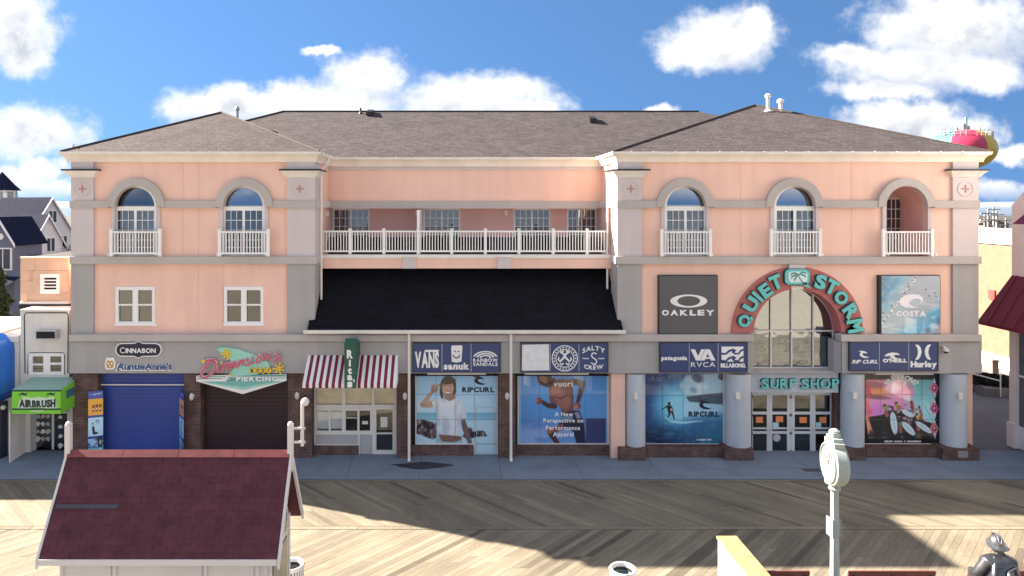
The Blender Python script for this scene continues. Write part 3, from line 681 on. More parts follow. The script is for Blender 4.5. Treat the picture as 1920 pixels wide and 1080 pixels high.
# printed display windows: frame, sill, brick base (the prints hang in front of the glass)
def display(x0, y0, x1, y1, Y, door=None):
    out = [(x0-2.5, y0-3), (x1+2.5, y0-3), (x1+2.5, y1+3), (x0-2.5, y1+3)]
    if door: out = [(x0-2.5, y0-3), (x1+2.5, y0-3), (x1+2.5, 857.5), (door-2, 857.5), (door-2, y1+3), (x0-2.5, y1+3)]
    hole = [(x0, y0), (x1, y0), (x1, y1), (x0, y1)] if not door else [(x0, y0), (x1, y0), (x1, 854), (door, 854), (door, y1), (x0, y1)]
    f = P_('display_frame', SHW, [out, hole], Y, Y+.14)
    obj('backing', MB().plate([[(x-(x-(x0+x1)/2)*.0, y) for x, y in hole]], Y+.06, Y+.12), mat('mullion_grey', (.22, .25, .30, 1), .5), f)
    return f
display(781, 700, 931, 832, .3, 890); display(973, 700, 1139, 831.5, .3); display(1210, 700, 1356, 832, .3); display(1621, 700, 1765, 832, .3)
for r in ((770.5, 835.5, 887.5, 860), (966.5, 835, 1146, 860)): B_('brick_base', BRICK, *r, .2, .5)
for a, b in ((770.5, 778), (933.8, 934.8), (966.3, 970), (1142, 1146)): B_('dark_jamb', BLACK, a, 700.5, b, 835, .32, .6)
B_('pink_pier', PINK, 1146, 700.5, 1172, 861, -.06, .7)
for a, b in ((801, 911), (984, 1104), (1642, 1750)): B_('sun_blind', SHW, a, 698.5, b, 702.5, -.1, .1)

# ================================================================ ground floor of the right wing: columns, plinths, entrance
for cx, r in ((1191, 19), (1384.5, 23.5), (1600, 20), (1790, 22)):
    Xc, R = fx(cx, .1), r/50.0
    part('column', MB().lathe([(R, .36), (R, fz(700)+.0)], (Xc, .18, 0), 36), COLM, smooth=True)
for a, b in ((1161, 1211), (1360, 1413), (1583, 1624), (1768, 1837)): B_('brick_plinth', BRICK, a, 841, b, 864, -.3, .62, bevel=.01)
for a, b in ((1211.3, 1359.7), (1624.3, 1767.7)): B_('brick_base', BRICK, a, 838, b, 861, .0, .6, bevel=.008)
B_('plaque', mat('plaque_grey', (.28, .28, .30, 1), .5), 1797, 846, 1815, 858, -.32, -.28)
for a, b in ((1404, 1410.5), (1565.5, 1583)): B_('brick_pier', BRICK, a, 735, b, 858, .45, 1.2)
part('entrance_panel', MB().pbox(1408, 697, 1572, 736, .25, .9), COLM)
part('window_sill', MB().prism([(.05, fz(699, .05)), (.05, fz(697, .05)), (.62, fz(688, .6)), (.62, fz(700, .6))], 'x', fx(1411, .2), fx(1573, .2)), GREYM)
B_('panel_wall', COLM, 1359, 699.5, 1410, 860, .62, .9); B_('panel_wall', COLM, 1583, 699.5, 1620, 860, .62, .9); B_('panel_wall', COLM, 1172, 699.5, 1209, 860, .62, .9); B_('panel_wall', COLM, 1767, 699.5, 1815, 860, .62, .9)
B_('lamp_box', SHW, 1189, 738, 1196, 749, -.3, -.15); B_('lamp_box', SHW, 1380, 737, 1388, 749, -.36, -.2); B_('lamp_box', SHW, 1600, 737, 1607, 748, -.3, -.15); B_('lamp_box', SHW, 1798, 737, 1805, 749, -.35, -.15)
# big arched window
Yw2 = .5
k_ = (CD+Yw2)/CD
def q2(x): return PX+(x-PX)/k_
def q3(y): return PY+(y-PY)/k_
lo = [(q2(x), q3(y)) for x, y in arch(BA, BY, BR+1, 698, 32)]
cols_ = [1414, 1445.5, 1484.5, 1525, 1566]; rows_ = [541, 620.5, 690]
bwn = P_('arched_shop_window', SHW, [lo, [(q2(x), q3(y)) for x, y in arch(BA, BY, BR-1.5, 697, 32)]], Yw2, Yw2+.1)
mb = MB()
for x in cols_[1:4]: mb.pbox(x-1.1, 537 if x == 1484.5 else 545, x+1.1, 691, Yw2-.01, Yw2+.05)
mb.pbox(1408, 619.3, 1568, 621.7, Yw2-.012, Yw2+.048); mb.pbox(1408, 688.5, 1568, 692, Yw2-.012, Yw2+.048)
obj('mullion', mb, SHW, bwn)
ctr, rad = (q2(BA), q3(BY)), (BR-1)/k_
edges = [ctr[0]-rad]+cols_[1:4]+[ctr[0]+rad]
for a, b in zip(edges[:-1], edges[1:]):
    a += .8; b -= .8
    pts = [(a+(b-a)*k/10, ctr[1]-math.sqrt(max(rad**2-(a+(b-a)*k/10-ctr[0])**2, 0))) for k in range(11)]
    if pts[0][1] > 619: pts[0] = (pts[0][0], 618)
    if pts[-1][1] > 619: pts[-1] = (pts[-1][0], 618)
    o = pane(bwn, [pts+[(b, 620), (a, 620)]], Yw2+.06, MIRROR); o2 = pane(bwn, [rect(a, 621, b, 690)], Yw2+.06, MIRROR)
    for oo in (o, o2): 
        oo.rotation_euler = (0, 0, 0)
RED = mat('red_arch', (.50, .175, .165, 1), .85, .08, .8, .2, 80, spec=.2)
P_('arch_band', RED, [ring(BA, BY, 123.5, BR, 0, 180, 40)], -.07, Yw2+.02)
part('keystone', MB().pbox(1480, 495.5, 1510, 512, -.16, .0), GREY)
B_('key_block', CREAM, 1484, 536, 1506, 543, -.1, .3)
# glazed entrance doors
DRM = mat('door_frame_pale', (.62, .66, .68, 1), .4, .04, metal=.1)
Ydr = .7
leafs = [(1409.5, 1411.5, 1438, 1443.5), (1443.8, 1448, 1476, 1482.6), (1483, 1490, 1519, 1524), (1524.3, 1529, 1556.5, 1563)]
for i, (a, g0, g1, b) in enumerate(leafs):
    d = P_('glass_door', DRM, [rect(a, 738.5, b, 853.5), rect(g0, 741, g1, 772), rect(g0, 777, g1, 808.5), rect(g0, 813.5, g1, 846)], Ydr, Ydr+.06)
    for y0, y1 in ((740.5, 772.5), (776.5, 809), (813, 846.5)): B_('pane', GLASSD, g0-.5, y0, g1+.5, y1, Ydr+.02, Ydr+.03, d)
    B_('push_bar', DRM, g0, 802, g1, 804.5, Ydr-.08, Ydr-.04, d)
    hx = b-4 if i % 2 == 0 else a+1.5
    obj('handle', MB().tube([(fx(hx, Ydr), Ydr-.01, fz(804, Ydr)), (fx(hx, Ydr), Ydr-.07, fz(804, Ydr)), (fx(hx, Ydr), Ydr-.07, fz(821, Ydr)), (fx(hx, Ydr), Ydr-.01, fz(821, Ydr))], .012, 6), DRM, d)
    hx = a+1.2 if i % 2 == 0 else b-1.2
    for y in (742, 776, 810, 844): B_('hinge', BLACK, hx-.7, y, hx+.7, y+5, Ydr-.012, Ydr+.01, d)
B_('door_head', DRM, 1408, 735, 1564, 738.4, Ydr-.02, Ydr+.1)
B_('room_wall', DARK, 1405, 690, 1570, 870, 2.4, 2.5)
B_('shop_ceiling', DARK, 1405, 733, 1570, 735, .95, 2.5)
# ================================================================ lettering: one cache of glyph meshes
GL = {}
def _glyphs():
    chars = "ABCDEFGHIJKLMNOPQRSTUVWXYZabcdefghijklmnopqrstuvwxyz0123456789'&.-/"
    jobs = []
    for wgt, off in (('r', 0.0), ('b', .028), ('h', .05)):
        for c in chars:
            cu = bpy.data.curves.new('glyph', 'FONT'); cu.body = c; cu.extrude = .5; cu.offset = off; cu.resolution_u = 3
            o = bpy.data.objects.new('glyph', cu); COL.objects.link(o); jobs.append((wgt, c, o, cu))
    dg = bpy.context.evaluated_depsgraph_get()
    for wgt, c, o, cu in jobs:
        me = o.evaluated_get(dg).to_mesh()
        vs = [tuple(v.co) for v in me.vertices]; fs = [tuple(p.vertices) for p in me.polygons]
        GL[wgt, c] = (vs, fs, min(v[0] for v in vs), max(v[0] for v in vs))
        o.evaluated_get(dg).to_mesh_clear()
    for wgt, c, o, cu in jobs: bpy.data.objects.remove(o); bpy.data.curves.remove(cu)
_glyphs()
def word(s, weight='b', gap=.09, space=.32):             # list of (char, verts, faces) in em units
    x = 0; out = []
    for ch in s:
        if ch == ' ': x += space; continue
        vs, fs, a, b = GL[weight, ch]; out.append((ch, [(v[0]-a+x, v[1], v[2]) for v in vs], fs)); x += b-a+gap
    return out
def text(s, x0, y0, x1, y1, Y, m, parent, depth=.02, weight='b', gap=.09, shear=0.0, slope=0.0, name='lettering', split=False, space=.32, warp=None):
    w = word(s, weight, gap, space); allv = [v for _, vs, _ in w for v in vs]
    a, b = min(v[0] for v in allv), max(v[0] for v in allv); lo, hi = min(v[1] for v in allv), max(v[1] for v in allv)
    mb = MB(); res = []
    for ch, vs, fs in w:
        q = []
        for vx, vy, vz in vs:
            u = (vx-a)/(b-a); t = (vy-lo)/(hi-lo)
            if warp: px_, py_ = warp(u, t)
            else: px_ = x0+(x1-x0)*u+shear*(t-.5)*(y1-y0); py_ = y1-(y1-y0)*t-slope*(u-.5)*(x1-x0)
            q.append((fx(px_, Y), Y-depth*(vz+.5) if False else Y-depth*.5-depth*vz, fz(py_, Y)))
        if split: mb = MB()
        mb.add(q, fs)
        if split: res.append(obj('letter', mb, m, parent, fix=False))
    if not split: return obj(name, mb, m, parent, fix=False)
    return res
def shape(name, loops, Y, m, parent, depth=.015, **k): return obj(name, MB().plate(loops, Y-depth, Y), m, parent, **k)
def plain(name, c, rough=.4, **k): return mat(name, c, rough, .04, 2, **k)
def fine_print(x0, y0, x1, y1, Y, m, parent, words):       # lettering too small to read in the photograph: word-shaped dashes
    mb = MB(); n = sum(words)+len(words)-1; x = x0; u = (x1-x0)/n
    for w in words:
        for k in range(w): mb.pbox(x+.12*u, y0+(y1-y0)*random.choice((0, 0, .15)), x+.8*u, y1, Y-.004, Y-.001); x += u
        x += u
    return obj('fine_print', mb, m, parent)
S_WHITE = plain('sign_white', (.80, .80, .80, 1)); S_NAVY = plain('sign_navy', (.035, .058, .165, 1)); S_TEAL = plain('letter_teal', (.13, .52, .50, 1), .35); S_TEALD = plain('letter_side', (.02, .08, .09, 1))
S_GREEN = plain('sign_green', (.01, .085, .055, 1)); S_DGREY = plain('sign_charcoal', (.042, .045, .055, 1)); S_YEL = plain('sign_yellow', (.80, .55, .03, 1)); S_RED = plain('sign_red', (.33, .02, .05, 1)); S_INK = plain('print_navy', (.008, .016, .045, 1))

# ---------------------------------------------------------------- blue brand boards
def board(x0, y0, x1, y1, label):
    r = thing('shop_sign', W((x0+x1)/2, y1, -.28), label, 'sign', 'navy brand boards above the shop windows')
    fr = obj('frame', MB().plate([rect(x0, y0, x1, y1), rect(x0+1.2, y0+1.2, x1-1.2, y1-1.2)], -.31, -.2), S_DGREY, r)
    w = (x1-x0-2.4)/3
    for k in range(3): obj('panel', MB().pbox(x0+1.2+w*k+.35, y0+1.2, x0+1.2+w*(k+1)-.35, y1-1.2, -.29, -.2), S_NAVY, r)
    for k in (1, 2): obj('divider', MB().pbox(x0+1.2+k*w-.35, y0+1.2, x0+1.2+k*w+.35, y1-1.2, -.286, -.2), S_WHITE, r)
    return r
FY = -.29
def sweepcurl(parent, cx, cy, s, m, Y, flip=1):          # curling wave mark
    A = [(-1, .0), (-.75, -.55), (-.2, -.85), (.35, -.75), (.75, -.3), (.78, -.02)]
    outer = [(-1.0, -.72), (-.55, -.82), (.05, -.8), (.5, -.55), (.85, -.1), (.45, -.25), (.05, -.28), (-.2, -.1), (-.15, .2), (.25, .5), (.9, .72), (1.25, .72), (.6, .95), (-.1, .85), (-.6, .5), (-.75, .05), (-.55, -.35), (-.35, -.52), (-.7, -.62)]
    return shape('wave_mark', [[(cx+x*s, cy+y*s*.8) for x, y in outer]], Y, m, parent, .012)
b = board(773, 643, 939, 698.5, 'navy board with a skate-shoe brand, a smiling pocket and a rainbow mark')
text('VANS', 778, 659, 823, 690, FY, S_WHITE, b, weight='h', gap=.03)
shape('letter_bar', [[(797, 656), (823, 656), (822, 660), (796, 660)]], FY-.004, S_WHITE, b)
sk = shape('pocket', [[(847, 648), (866, 647.5), (867, 651), (865, 678), (856, 680), (847, 678), (846, 652)]], FY, S_WHITE, b)
shape('smile', [ring(856, 665, 7.2, 5, 185, 355, 12)], FY-.016, S_NAVY, sk); shape('eye', [circ(853, 659, 1.5, 10)], FY-.016, S_NAVY, sk); shape('eye', [circ(860, 659, 1.5, 10)], FY-.016, S_NAVY, sk)
text('sanuk', 832, 680, 880, 693, FY, S_WHITE, b, weight='h', gap=.06, slope=.0)
for ro, ri in ((24, 20.5), (18, 14.5), (12, 8.5)): shape('rainbow_arc', [ring(910, 673, ro, ri, 18, 162, 18, ryo=ro*.62, ryi=ri*.62)], FY, S_WHITE, b)
text('RAINBOW', 887, 672, 933, 678.5, FY, S_WHITE, b, weight='b'); text('SANDALS', 887, 679.5, 933, 686, FY, S_WHITE, b, weight='b')
b = board(976, 643, 1141, 698.5, 'navy board with a blank white panel, a round anchor seal and a crew mark')
shape('cover_sheet', [[(979, 646.5), (1029, 645.5), (1030, 694.5), (978.5, 695)]], FY, mat('white_tarp', (.72, .74, .76, 1), .6, .1, 6, .4, 12), b)
sealm = shape('seal', [circ(1059, 672, 24.5, 36), circ(1059, 672, 22.8, 36)], FY, S_WHITE, b); shape('seal_ring', [circ(1059, 672, 17.5, 32), circ(1059, 672, 16, 32)], FY, S_WHITE, sealm)
for k, c in enumerate('JETTYS SALTWATER') :
    if c == ' ': continue
def arctext(s, cx, cy, r, a0, a1, h, Y, m, parent, flip=False, weight='b', depth=.015, name='letter', wfac=1.0, ry=None):
    n = len(s); out = []
    for i, ch in enumerate(s):
        if ch == ' ': continue
        a = math.radians(a0+(a1-a0)*(i+.5)/n); vs, fs, xa, xb = GL[weight, ch]; lo = min(v[1] for v in vs); hi = max(v[1] for v in vs)
        cxp, cyp = cx+r*math.cos(a), cy-(ry or r)*math.sin(a)
        step = abs(math.radians(a1-a0))*r/n*wfac*.8
        ux, uy = (math.sin(a), math.cos(a)) if not flip else (-math.sin(a), -math.cos(a))   # reading direction, px y down
        upx, upy = (math.cos(a), -math.sin(a)) if not flip else (-math.cos(a), math.sin(a))
        q = []
        for vx, vy, vz in vs:
            u = ((vx-xa)/(xb-xa)-.5)*step*(1 if ch not in 'I1' else .4); t = ((vy-lo)/(hi-lo)-.5)*h
            q.append((fx(cxp+ux*u+upx*t, Y), Y-depth*.5-depth*vz, fz(cyp+uy*u+upy*t, Y)))
        mb = MB().add(q, fs); out.append(obj(name, mb, m, parent, fix=False))
    return out
arctext('SALTLIFECREW', 1059, 672, 20, 165, 15, 3.6, FY, S_WHITE, sealm) if False else None
for k in range(22):
    a = 2*math.pi*k/22; shape('seal_mark', [circ(1059+20.2*math.cos(a), 672+20.2*math.sin(a), 1.5, 6)], FY, S_WHITE, sealm, .01)
for s in (-1, 1):
    shape('anchor_hook', [band_path([(1059-s*9, 660), (1059-s*2, 664), (1059+s*3, 672), (1059+s*9, 678), (1059+s*12, 674), (1059+s*11, 669)], [2, 3.4, 3.6, 3.6, 3, 1.4])], FY-.002*(s+2), S_WHITE, sealm)
    shape('anchor_hook', [band_path([(1059+s*2, 681), (1059+s*6, 684), (1059+s*9, 681)], 2.6)], FY, S_WHITE, sealm)
    shape('anchor_knob', [circ(1059-s*6, 658.5, 4, 10)], FY, S_WHITE, sealm)
def arcw(x0, x1, y, h, bow):                             # letters along a shallow bow
    return lambda u, t: (x0+(x1-x0)*u, y+bow*(2*u-1)**2-h*(t-.5))
text('SALTY', 0, 0, 0, 0, FY, S_WHITE, b, weight='b', warp=arcw(1092, 1134, 652.5, 9, 6)); text('CREW', 0, 0, 0, 0, FY, S_WHITE, b, weight='b', warp=arcw(1095, 1131, 689, 8, -2.5))
shape('hook_mark', [band_path([(1118.5, 664), (1115, 661.5), (1110.5, 663), (1109, 667), (1112, 671), (1117, 674), (1119, 678), (1117, 682.5), (1112, 683), (1108.5, 680)], 2.2)], FY, S_WHITE, b)
fine_print(1092, 671, 1104, 673.3, FY, S_WHITE, b, (5,)); fine_print(1122, 671, 1133, 673.3, FY, S_WHITE, b, (4,))
b = board(1237, 642, 1402, 698.5, 'navy board with three outdoor and surf brands left of the arched window')
text('patagonia', 1240, 667.5, 1288, 677.5, FY, S_WHITE, b, weight='h', gap=.03)
shape('chevron', [[(1295, 655), (1303, 655), (1309, 668), (1315, 655), (1322, 655), (1312, 676), (1305, 676)]], FY, S_WHITE, b)
shape('chevron', [[(1313, 676), (1323, 655), (1331, 655), (1341.5, 676), (1333, 676), (1327, 663), (1321, 676)]], FY-.003, S_WHITE, b); shape('chevron_bar', [rect(1322, 670, 1333, 673)], FY-.001, S_WHITE, b)
text('RVCA', 1295.5, 679, 1341, 688, FY, S_WHITE, b, weight='r', gap=.12)
wv = shape('wave_box', [rect(1353, 650, 1394, 678)], FY, S_WHITE, b)
for yo in (0, 13.5): shape('wave_cut', [[(1352.5, 661+yo), (1360, 662+yo), (1367, 656+yo), (1375, 653.5+yo), (1381, 657+yo), (1377, 661+yo), (1384, 662+yo), (1388, 656+yo), (1394.5, 653.5+yo), (1394.5, 657+yo), (1389, 660+yo), (1386, 664.5+yo), (1378, 665+yo), (1372, 661+yo), (1373, 657.5+yo), (1367, 661+yo), (1361, 665.5+yo), (1352.5, 665+yo)]], FY-.016, S_NAVY, wv, .004)
text('BILLABONG.', 1351, 681, 1398, 689, FY, S_WHITE, b, weight='h', gap=.02)
b = board(1593, 641, 1760, 696, 'navy board with three surf brands right of the arched window')
sweepcurl(b, 1619, 664, 9.5, S_WHITE, FY); text('RIP CURL', 1598, 674.5, 1646, 681.5, FY, S_WHITE, b, weight='b', shear=.4, gap=.05)
shape('wave_mark', [[(1658, 668), (1664, 663), (1673, 661), (1683, 662), (1688, 666), (1680, 665), (1675, 667), (1680, 671), (1690, 673), (1678, 674), (1670, 671), (1670, 667), (1664, 668)]], FY, S_WHITE, b)
text("O'NEILL", 1655, 672, 1700, 679.5, FY, S_WHITE, b, weight='h', gap=.05)
for s in (-1, 1): shape('curve_mark', [[(1731+s*15, 646), (1731+s*9, 646.5), (1731+s*4.5, 652), (1731+s*3, 660), (1731+s*5, 668), (1731+s*9, 674), (1731+s*15, 674.5), (1731+s*11, 668), (1731+s*9.5, 660), (1731+s*11, 652)]], FY, S_WHITE, b)
text('Hurley', 1707, 677, 1756, 692, FY, S_WHITE, b, weight='h', gap=.03)

# ---------------------------------------------------------------- surf shop letters round the arch
qs = thing('arch_letter_sign', W(1495, 560, -.1), 'teal channel letters reading QUIET STORM round the red arch', 'sign')
def chan(ch, cx, cy, w, h, ang, m=S_TEAL, parent=qs, Y=-.08, depth=.13, weight='h'):
    vs, fs, xa, xb = GL[weight, ch]; lo = min(v[1] for v in vs); hi = max(v[1] for v in vs); a = math.radians(ang); q = []; q2_ = []
    for vx, vy, vz in vs:
        u = ((vx-xa)/(xb-xa)-.5)*w; t = ((vy-lo)/(hi-lo)-.5)*h
        px_, py_ = cx+u*math.cos(a)-t*math.sin(a)*1.0, cy-u*math.sin(a)-t*math.cos(a)
        q.append((fx(px_, Y), Y-depth-.012*(vz+.5), fz(py_, Y)))
        px_, py_ = cx+(u*1.08)*math.cos(a)-(t*1.06)*math.sin(a), cy-(u*1.08)*math.sin(a)-(t*1.06)*math.cos(a)
        q2_.append((fx(px_, Y), Y-depth*(vz+.5), fz(py_, Y)))
    o = obj('letter', MB().add(q, fs), m, parent, fix=False); obj('letter_return', MB().add(q2_, fs), S_TEALD, o, fix=False)
for ch, x, y, w, h, ang in (('Q', 1395, 601, 23, 27, 80), ('U', 1406, 570, 26, 25, 58), ('I', 1418, 555.5, 6, 27, 48), ('E', 1432.5, 544, 20, 26, 36), ('T', 1452, 528.5, 22, 27, 22),
                            ('S', 1535.5, 528, 21, 27, -14), ('T', 1556, 537.5, 22, 27, -26), ('O', 1574, 557.5, 25, 25, -38), ('R', 1592, 583, 24, 27, -56), ('M', 1600, 610, 24, 30, -80)):
    chan(ch, x, y, w, h, ang)
emb = shape('palm_emblem', [rrect(1471, 504, 1519.5, 534.5, 9)], -.09, S_TEALD, qs, .14)
shape('emblem_face', [rrect(1472, 505, 1518.5, 533.5, 8.5)+[]], -.231, S_TEAL, emb, .012)
shape('emblem_window', [rrect(1478.5, 509, 1514, 529.5, 6)], -.245, plain('emblem_white', (.62, .78, .78, 1)), emb, .008)
shape('emblem_tail', [[(1505, 531), (1511, 529), (1522, 541), (1508, 537)]], -.231, S_TEAL, emb, .012)
for pts in ([(1497, 514.5), (1490, 511.5), (1484, 513.5), (1482, 517)], [(1497, 514.5), (1490, 516), (1485, 519), (1484, 523)], [(1497, 514.5), (1493, 519), (1490, 524), (1490, 528)], [(1498, 514.5), (1504, 510.5), (1510, 511.5), (1512, 514)], [(1498, 514.5), (1505, 515), (1510, 518), (1511, 521)]):
    shape('palm_leaf', [band_path(pts, [1, 3, 2.6, .6])], -.253, plain('palm_green', (.04, .22, .21, 1)), emb, .006)
shape('palm_stem', [band_path([(1497.5, 515), (1499, 521), (1504, 528), (1512, 534)], [1.2, 1.4, 1.6, 1.8])], -.254, S_TEALD, emb, .006)
ss = thing('entrance_sign', W(1496, 728, .25), 'teal channel letters reading SURF SHOP above the glass doors', 'sign')
x = 1424
for ch, w in zip('SURF SHOP', (17, 18, 18, 14, 8, 17, 18, 22, 16)):
    if ch != ' ': chan(ch, x+w/2, 718.3, w*.86, 18, 0, S_TEAL, ss, .25, .1, 'b')
    x += w
# ---------------------------------------------------------------- eyewear boards
def boxsign(x0, y0, x1, y1, label, m):
    r = thing('box_sign', W((x0+x1)/2, y1, 0), label, 'sign'); obj('case', MB().pbox(x0, y0, x1, y1, -.16, .0), BLACK, r, bevel=.01)
    if m: obj('face', MB().pbox(x0+1.5, y0+1.5, x1-1.5, y1-1.5, -.172, -.15), m, r)
    return r
oak = boxsign(1235, 516, 1346, 627, 'square charcoal eyewear sign with a wide white ellipse', plain('oakley_face', (.085, .088, .10, 1), .3))
shape('ellipse_mark', [circ(1291.5, 564.5, 34.5, 40, 12.2), circ(1291.5, 564.5, 21.5, 40, 9.4)], -.172, S_WHITE, oak)
wo = word('OAKLEY', 'h'); x = 1241
for ch, w in zip('OAKLEY', (15, 17, 17, 14, 15, 18)):
    vs, fs, xa, xb = GL['h', ch]; lo = min(v[1] for v in vs); hi = max(v[1] for v in vs)
    obj('letter', MB().add([(fx(x+(v[0]-xa)/(xb-xa)*w*.86, -.17), -.178-.01*v[2], fz(591.5-(v[1]-lo)/(hi-lo)*10.5, -.17)) for v in vs], fs), S_WHITE, oak, fix=False); x += w*1.06

# ---------------------------------------------------------------- pastry signs
cin = thing('bakery_sign', W(259, 668, -.2), 'navy rounded bakery plaque with white border and pointed top and bottom', 'sign')
def plaque(e): return [(262, 641.5-e), (266, 644.5-e), (290, 645-e)]+[(291+ (10+e)*math.cos(math.radians(t)), 656+(11+e)*math.sin(math.radians(t))) for t in range(-80, 81, 20)]+[(266, 667.5+e), (259.5, 671+e), (253, 667.5+e)]+[(228-(10+e)*math.cos(math.radians(t)), 656+(11+e)*math.sin(math.radians(t))) for t in range(80, -81, -20)]+[(253, 644.5-e), (257, 641.5-e)]
shape('border', [plaque(1.8)], -.2, S_WHITE, cin, .1); fc = shape('face', [plaque(-.2)], -.3, plain('plaque_navy', (.008, .010, .045, 1), .3), cin, .012)
text('C', 225, 651.3, 233.8, 662.5, -.312, S_WHITE, cin, .01, 'r'); text('INNABON', 235.5, 652.8, 292, 662, -.312, S_WHITE, cin, .01, 'b', .06)
aa = thing('pretzel_sign', W(261, 694, -.2), 'blue lettering with white outline beside a gold pretzel badge', 'sign')
text("AuntieAnne's", 217, 680, 324, 695, -.2, S_WHITE, aa, .07, 'h', -.03, name='outline'); text("AuntieAnne's", 218.5, 681, 322.5, 693.5, -.275, plain('sign_blue', (.02, .075, .23, 1)), aa, .01, 'b', .02)
bd = shape('badge', [[(199, 671), (212, 671), (214.5, 676), (216, 684), (214, 692), (209, 694), (206, 692), (203, 694), (198, 692), (196, 684), (197.5, 676)]], -.2, S_WHITE, aa, .09)
shape('pretzel', [[(200, 677), (203, 675.5), (206, 678), (209, 675.5), (212, 677.5), (213, 684), (211, 690), (206, 690.5), (201, 690), (199, 684)]], -.29, plain('pretzel_gold', (.52, .30, .09, 1)), bd, .012)
for s in (-1, 1): shape('pretzel_hole', [circ(206+s*3.2, 681.5, 1.6, 8, 2.4)], -.303, S_WHITE, bd, .004)
shape('pretzel_hole', [circ(206, 686.8, 1.8, 8, 1.4)], -.303, S_WHITE, bd, .004)

# ---------------------------------------------------------------- script sign with boomerang
dm = thing('piercing_sign', W(455, 738, -.25), 'retro mint boomerang sign with pink script and yellow stars over the maroon shutter', 'sign')
MINT = plain('mint', (.30, .62, .52, 1), .4); MINTD = plain('mint_dark', (.10, .33, .33, 1), .4); PINKS = plain('script_pink', (.55, .09, .16, 1)); PINKL = plain('script_edge', (.80, .50, .55, 1))
shape('boomerang', [[(406, 655), (412, 651.5), (426, 651), (445, 654.5), (465, 661), (485, 669), (500, 677), (506, 684), (504, 690), (494, 697), (478, 703), (432, 706), (430, 700), (436, 694), (440, 687), (434, 678), (424, 666), (412, 660)]], -.2, MINT, dm, .08)
arrow = shape('chevron', [[(368, 705), (378, 704), (537, 702), (537, 714), (455, 739), (368, 715)]], -.2, S_WHITE, dm, .06)
shape('chevron_face', [[(374, 715.5), (534, 714.5), (455, 731)]], -.26, MINT, arrow, .008); shape('chevron_face', [[(384, 715.8), (520, 715.2), (455, 725.5)]], -.268, plain('mint_teal', (.17, .45, .43, 1)), arrow, .006)
shape('stripe', [rect(370, 705.6, 424, 707.2)], -.26, MINTD, arrow, .006); shape('stripe', [rect(369, 709.4, 424, 710.8)], -.26, MINTD, arrow, .006); shape('stripe', [rect(430, 703, 536, 706)], -.26, MINTD, arrow, .006); shape('stripe', [rect(519, 708, 536.5, 709.4)], -.26, MINTD, arrow, .006); shape('stripe', [[(428, 707.5), (519, 707), (519, 715), (424, 715)]], -.26, MINTD, arrow, .005)
text('PIERCING', 443.5, 706.2, 520.5, 714.5, -.262, S_WHITE, dm, .03, 'h', .12)
for i, ch in enumerate('BODY'):
    cx = 472.5+i*10.4; shape('tile', [[(cx, 687.5), (cx+6, 694.5), (cx, 702), (cx-6, 694.5)]], -.29-.001*i, S_YEL, dm, .03)
    text(ch, cx-2.2, 691.5, cx+2.2, 698.5, -.325, S_INK, dm, .008, 'b')
SCR = [  # script as strokes in photo pixels: D-i-m-e-n-s-i-o-n-s
 [(402, 672.5), (394, 678), (384, 690), (378, 702), (379, 707.5), (386, 707), (397, 700), (404, 690), (405, 680), (400, 675), (392, 674.5), (386, 677)],
 [(411, 684), (408, 692), (409, 697.5), (414, 695)], [(420, 681), (416.5, 691), (415.5, 695.5), (421, 685), (426, 681), (426, 685), (423, 693), (428, 684), (433, 679.5), (433.5, 684), (431, 690.5), (435, 689)],
 [(438, 684), (443, 680), (442.5, 677), (439, 679), (436.5, 685), (439, 689), (445, 685)], [(451, 674.5), (448, 683), (447, 687), (452, 678), (457, 674), (457.5, 677), (455, 683.5), (459, 683)],
 [(465, 671), (463, 675), (468, 680), (467, 684), (461, 684.5)], [(475, 668.5), (472, 677), (473, 681), (477, 679)], [(487, 667), (482.5, 671), (481, 677), (484, 680), (489, 676), (491, 670), (487, 667)],
 [(499, 663.5), (496, 672), (495, 676), (500, 667), (505, 663), (505.5, 666), (503, 673.5), (507, 672)], [(521, 659.5), (518, 664), (523, 670), (522, 674.5), (514, 675), (528, 669)]]
sc = None
for i, st in enumerate(SCR):
    wd_ = 5.2 if i == 0 else 4.0
    e = shape('script_edge', [band_path(st, wd_)], -.31-.0015*i, PINKL, dm, .03) if False else None
    pts3 = [W(x, y, -.31) for x, y in st]
    sm = []
    for k in range(len(pts3)-1):                         # smooth the strokes
        p0, p1, p2, p3 = pts3[max(k-1, 0)], pts3[k], pts3[k+1], pts3[min(k+2, len(pts3)-1)]
        for t in (0, .25, .5, .75): sm.append(.5*((2*p1)+(p2-p0)*t+(2*p0-5*p1+4*p2-p3)*t*t+(3*p1-p0-3*p2+p3)*t**3))
    sm.append(pts3[-1])
    eo = obj('script_edge', MB().tube(sm, .054 if i == 0 else .043, 6), PINKL, dm, smooth=True)
    obj('script_stroke', MB().tube([v+Vector((0, -.032, 0)) for v in sm], .034 if i == 0 else .026, 6), PINKS, eo, smooth=True)
for cx, cy, r, n in ((424.5, 664, 11, 7), (523, 691, 12, 7)):
    st = shape('starburst', [circ(cx, cy, 2.6, 10)], -.27, S_YEL, dm, .05)
    for k in range(n):
        a = 2*math.pi*k/n+.4; rr = r*(1 if k % 2 else .8)
        shape('ray', [band_path([(cx, cy), (cx+rr*.6*math.cos(a), cy+rr*.6*math.sin(a)), (cx+rr*math.cos(a), cy+rr*math.sin(a))], [2.4, 2.2, 3.6])], -.272-.001*k, S_YEL, st, .045)
for cx, cy, r in ((381, 677.5, 6.5), (415, 680.5, 4), (486.5, 665.5, 3.6), (430.5, 703, 4)): shape('star', [[(cx+(r if k % 2 == 0 else r*.35)*math.cos(math.pi*k/4), cy+(r if k % 2 == 0 else r*.35)*math.sin(math.pi*k/4)) for k in range(8)]], -.33, S_YEL, dm, .02)
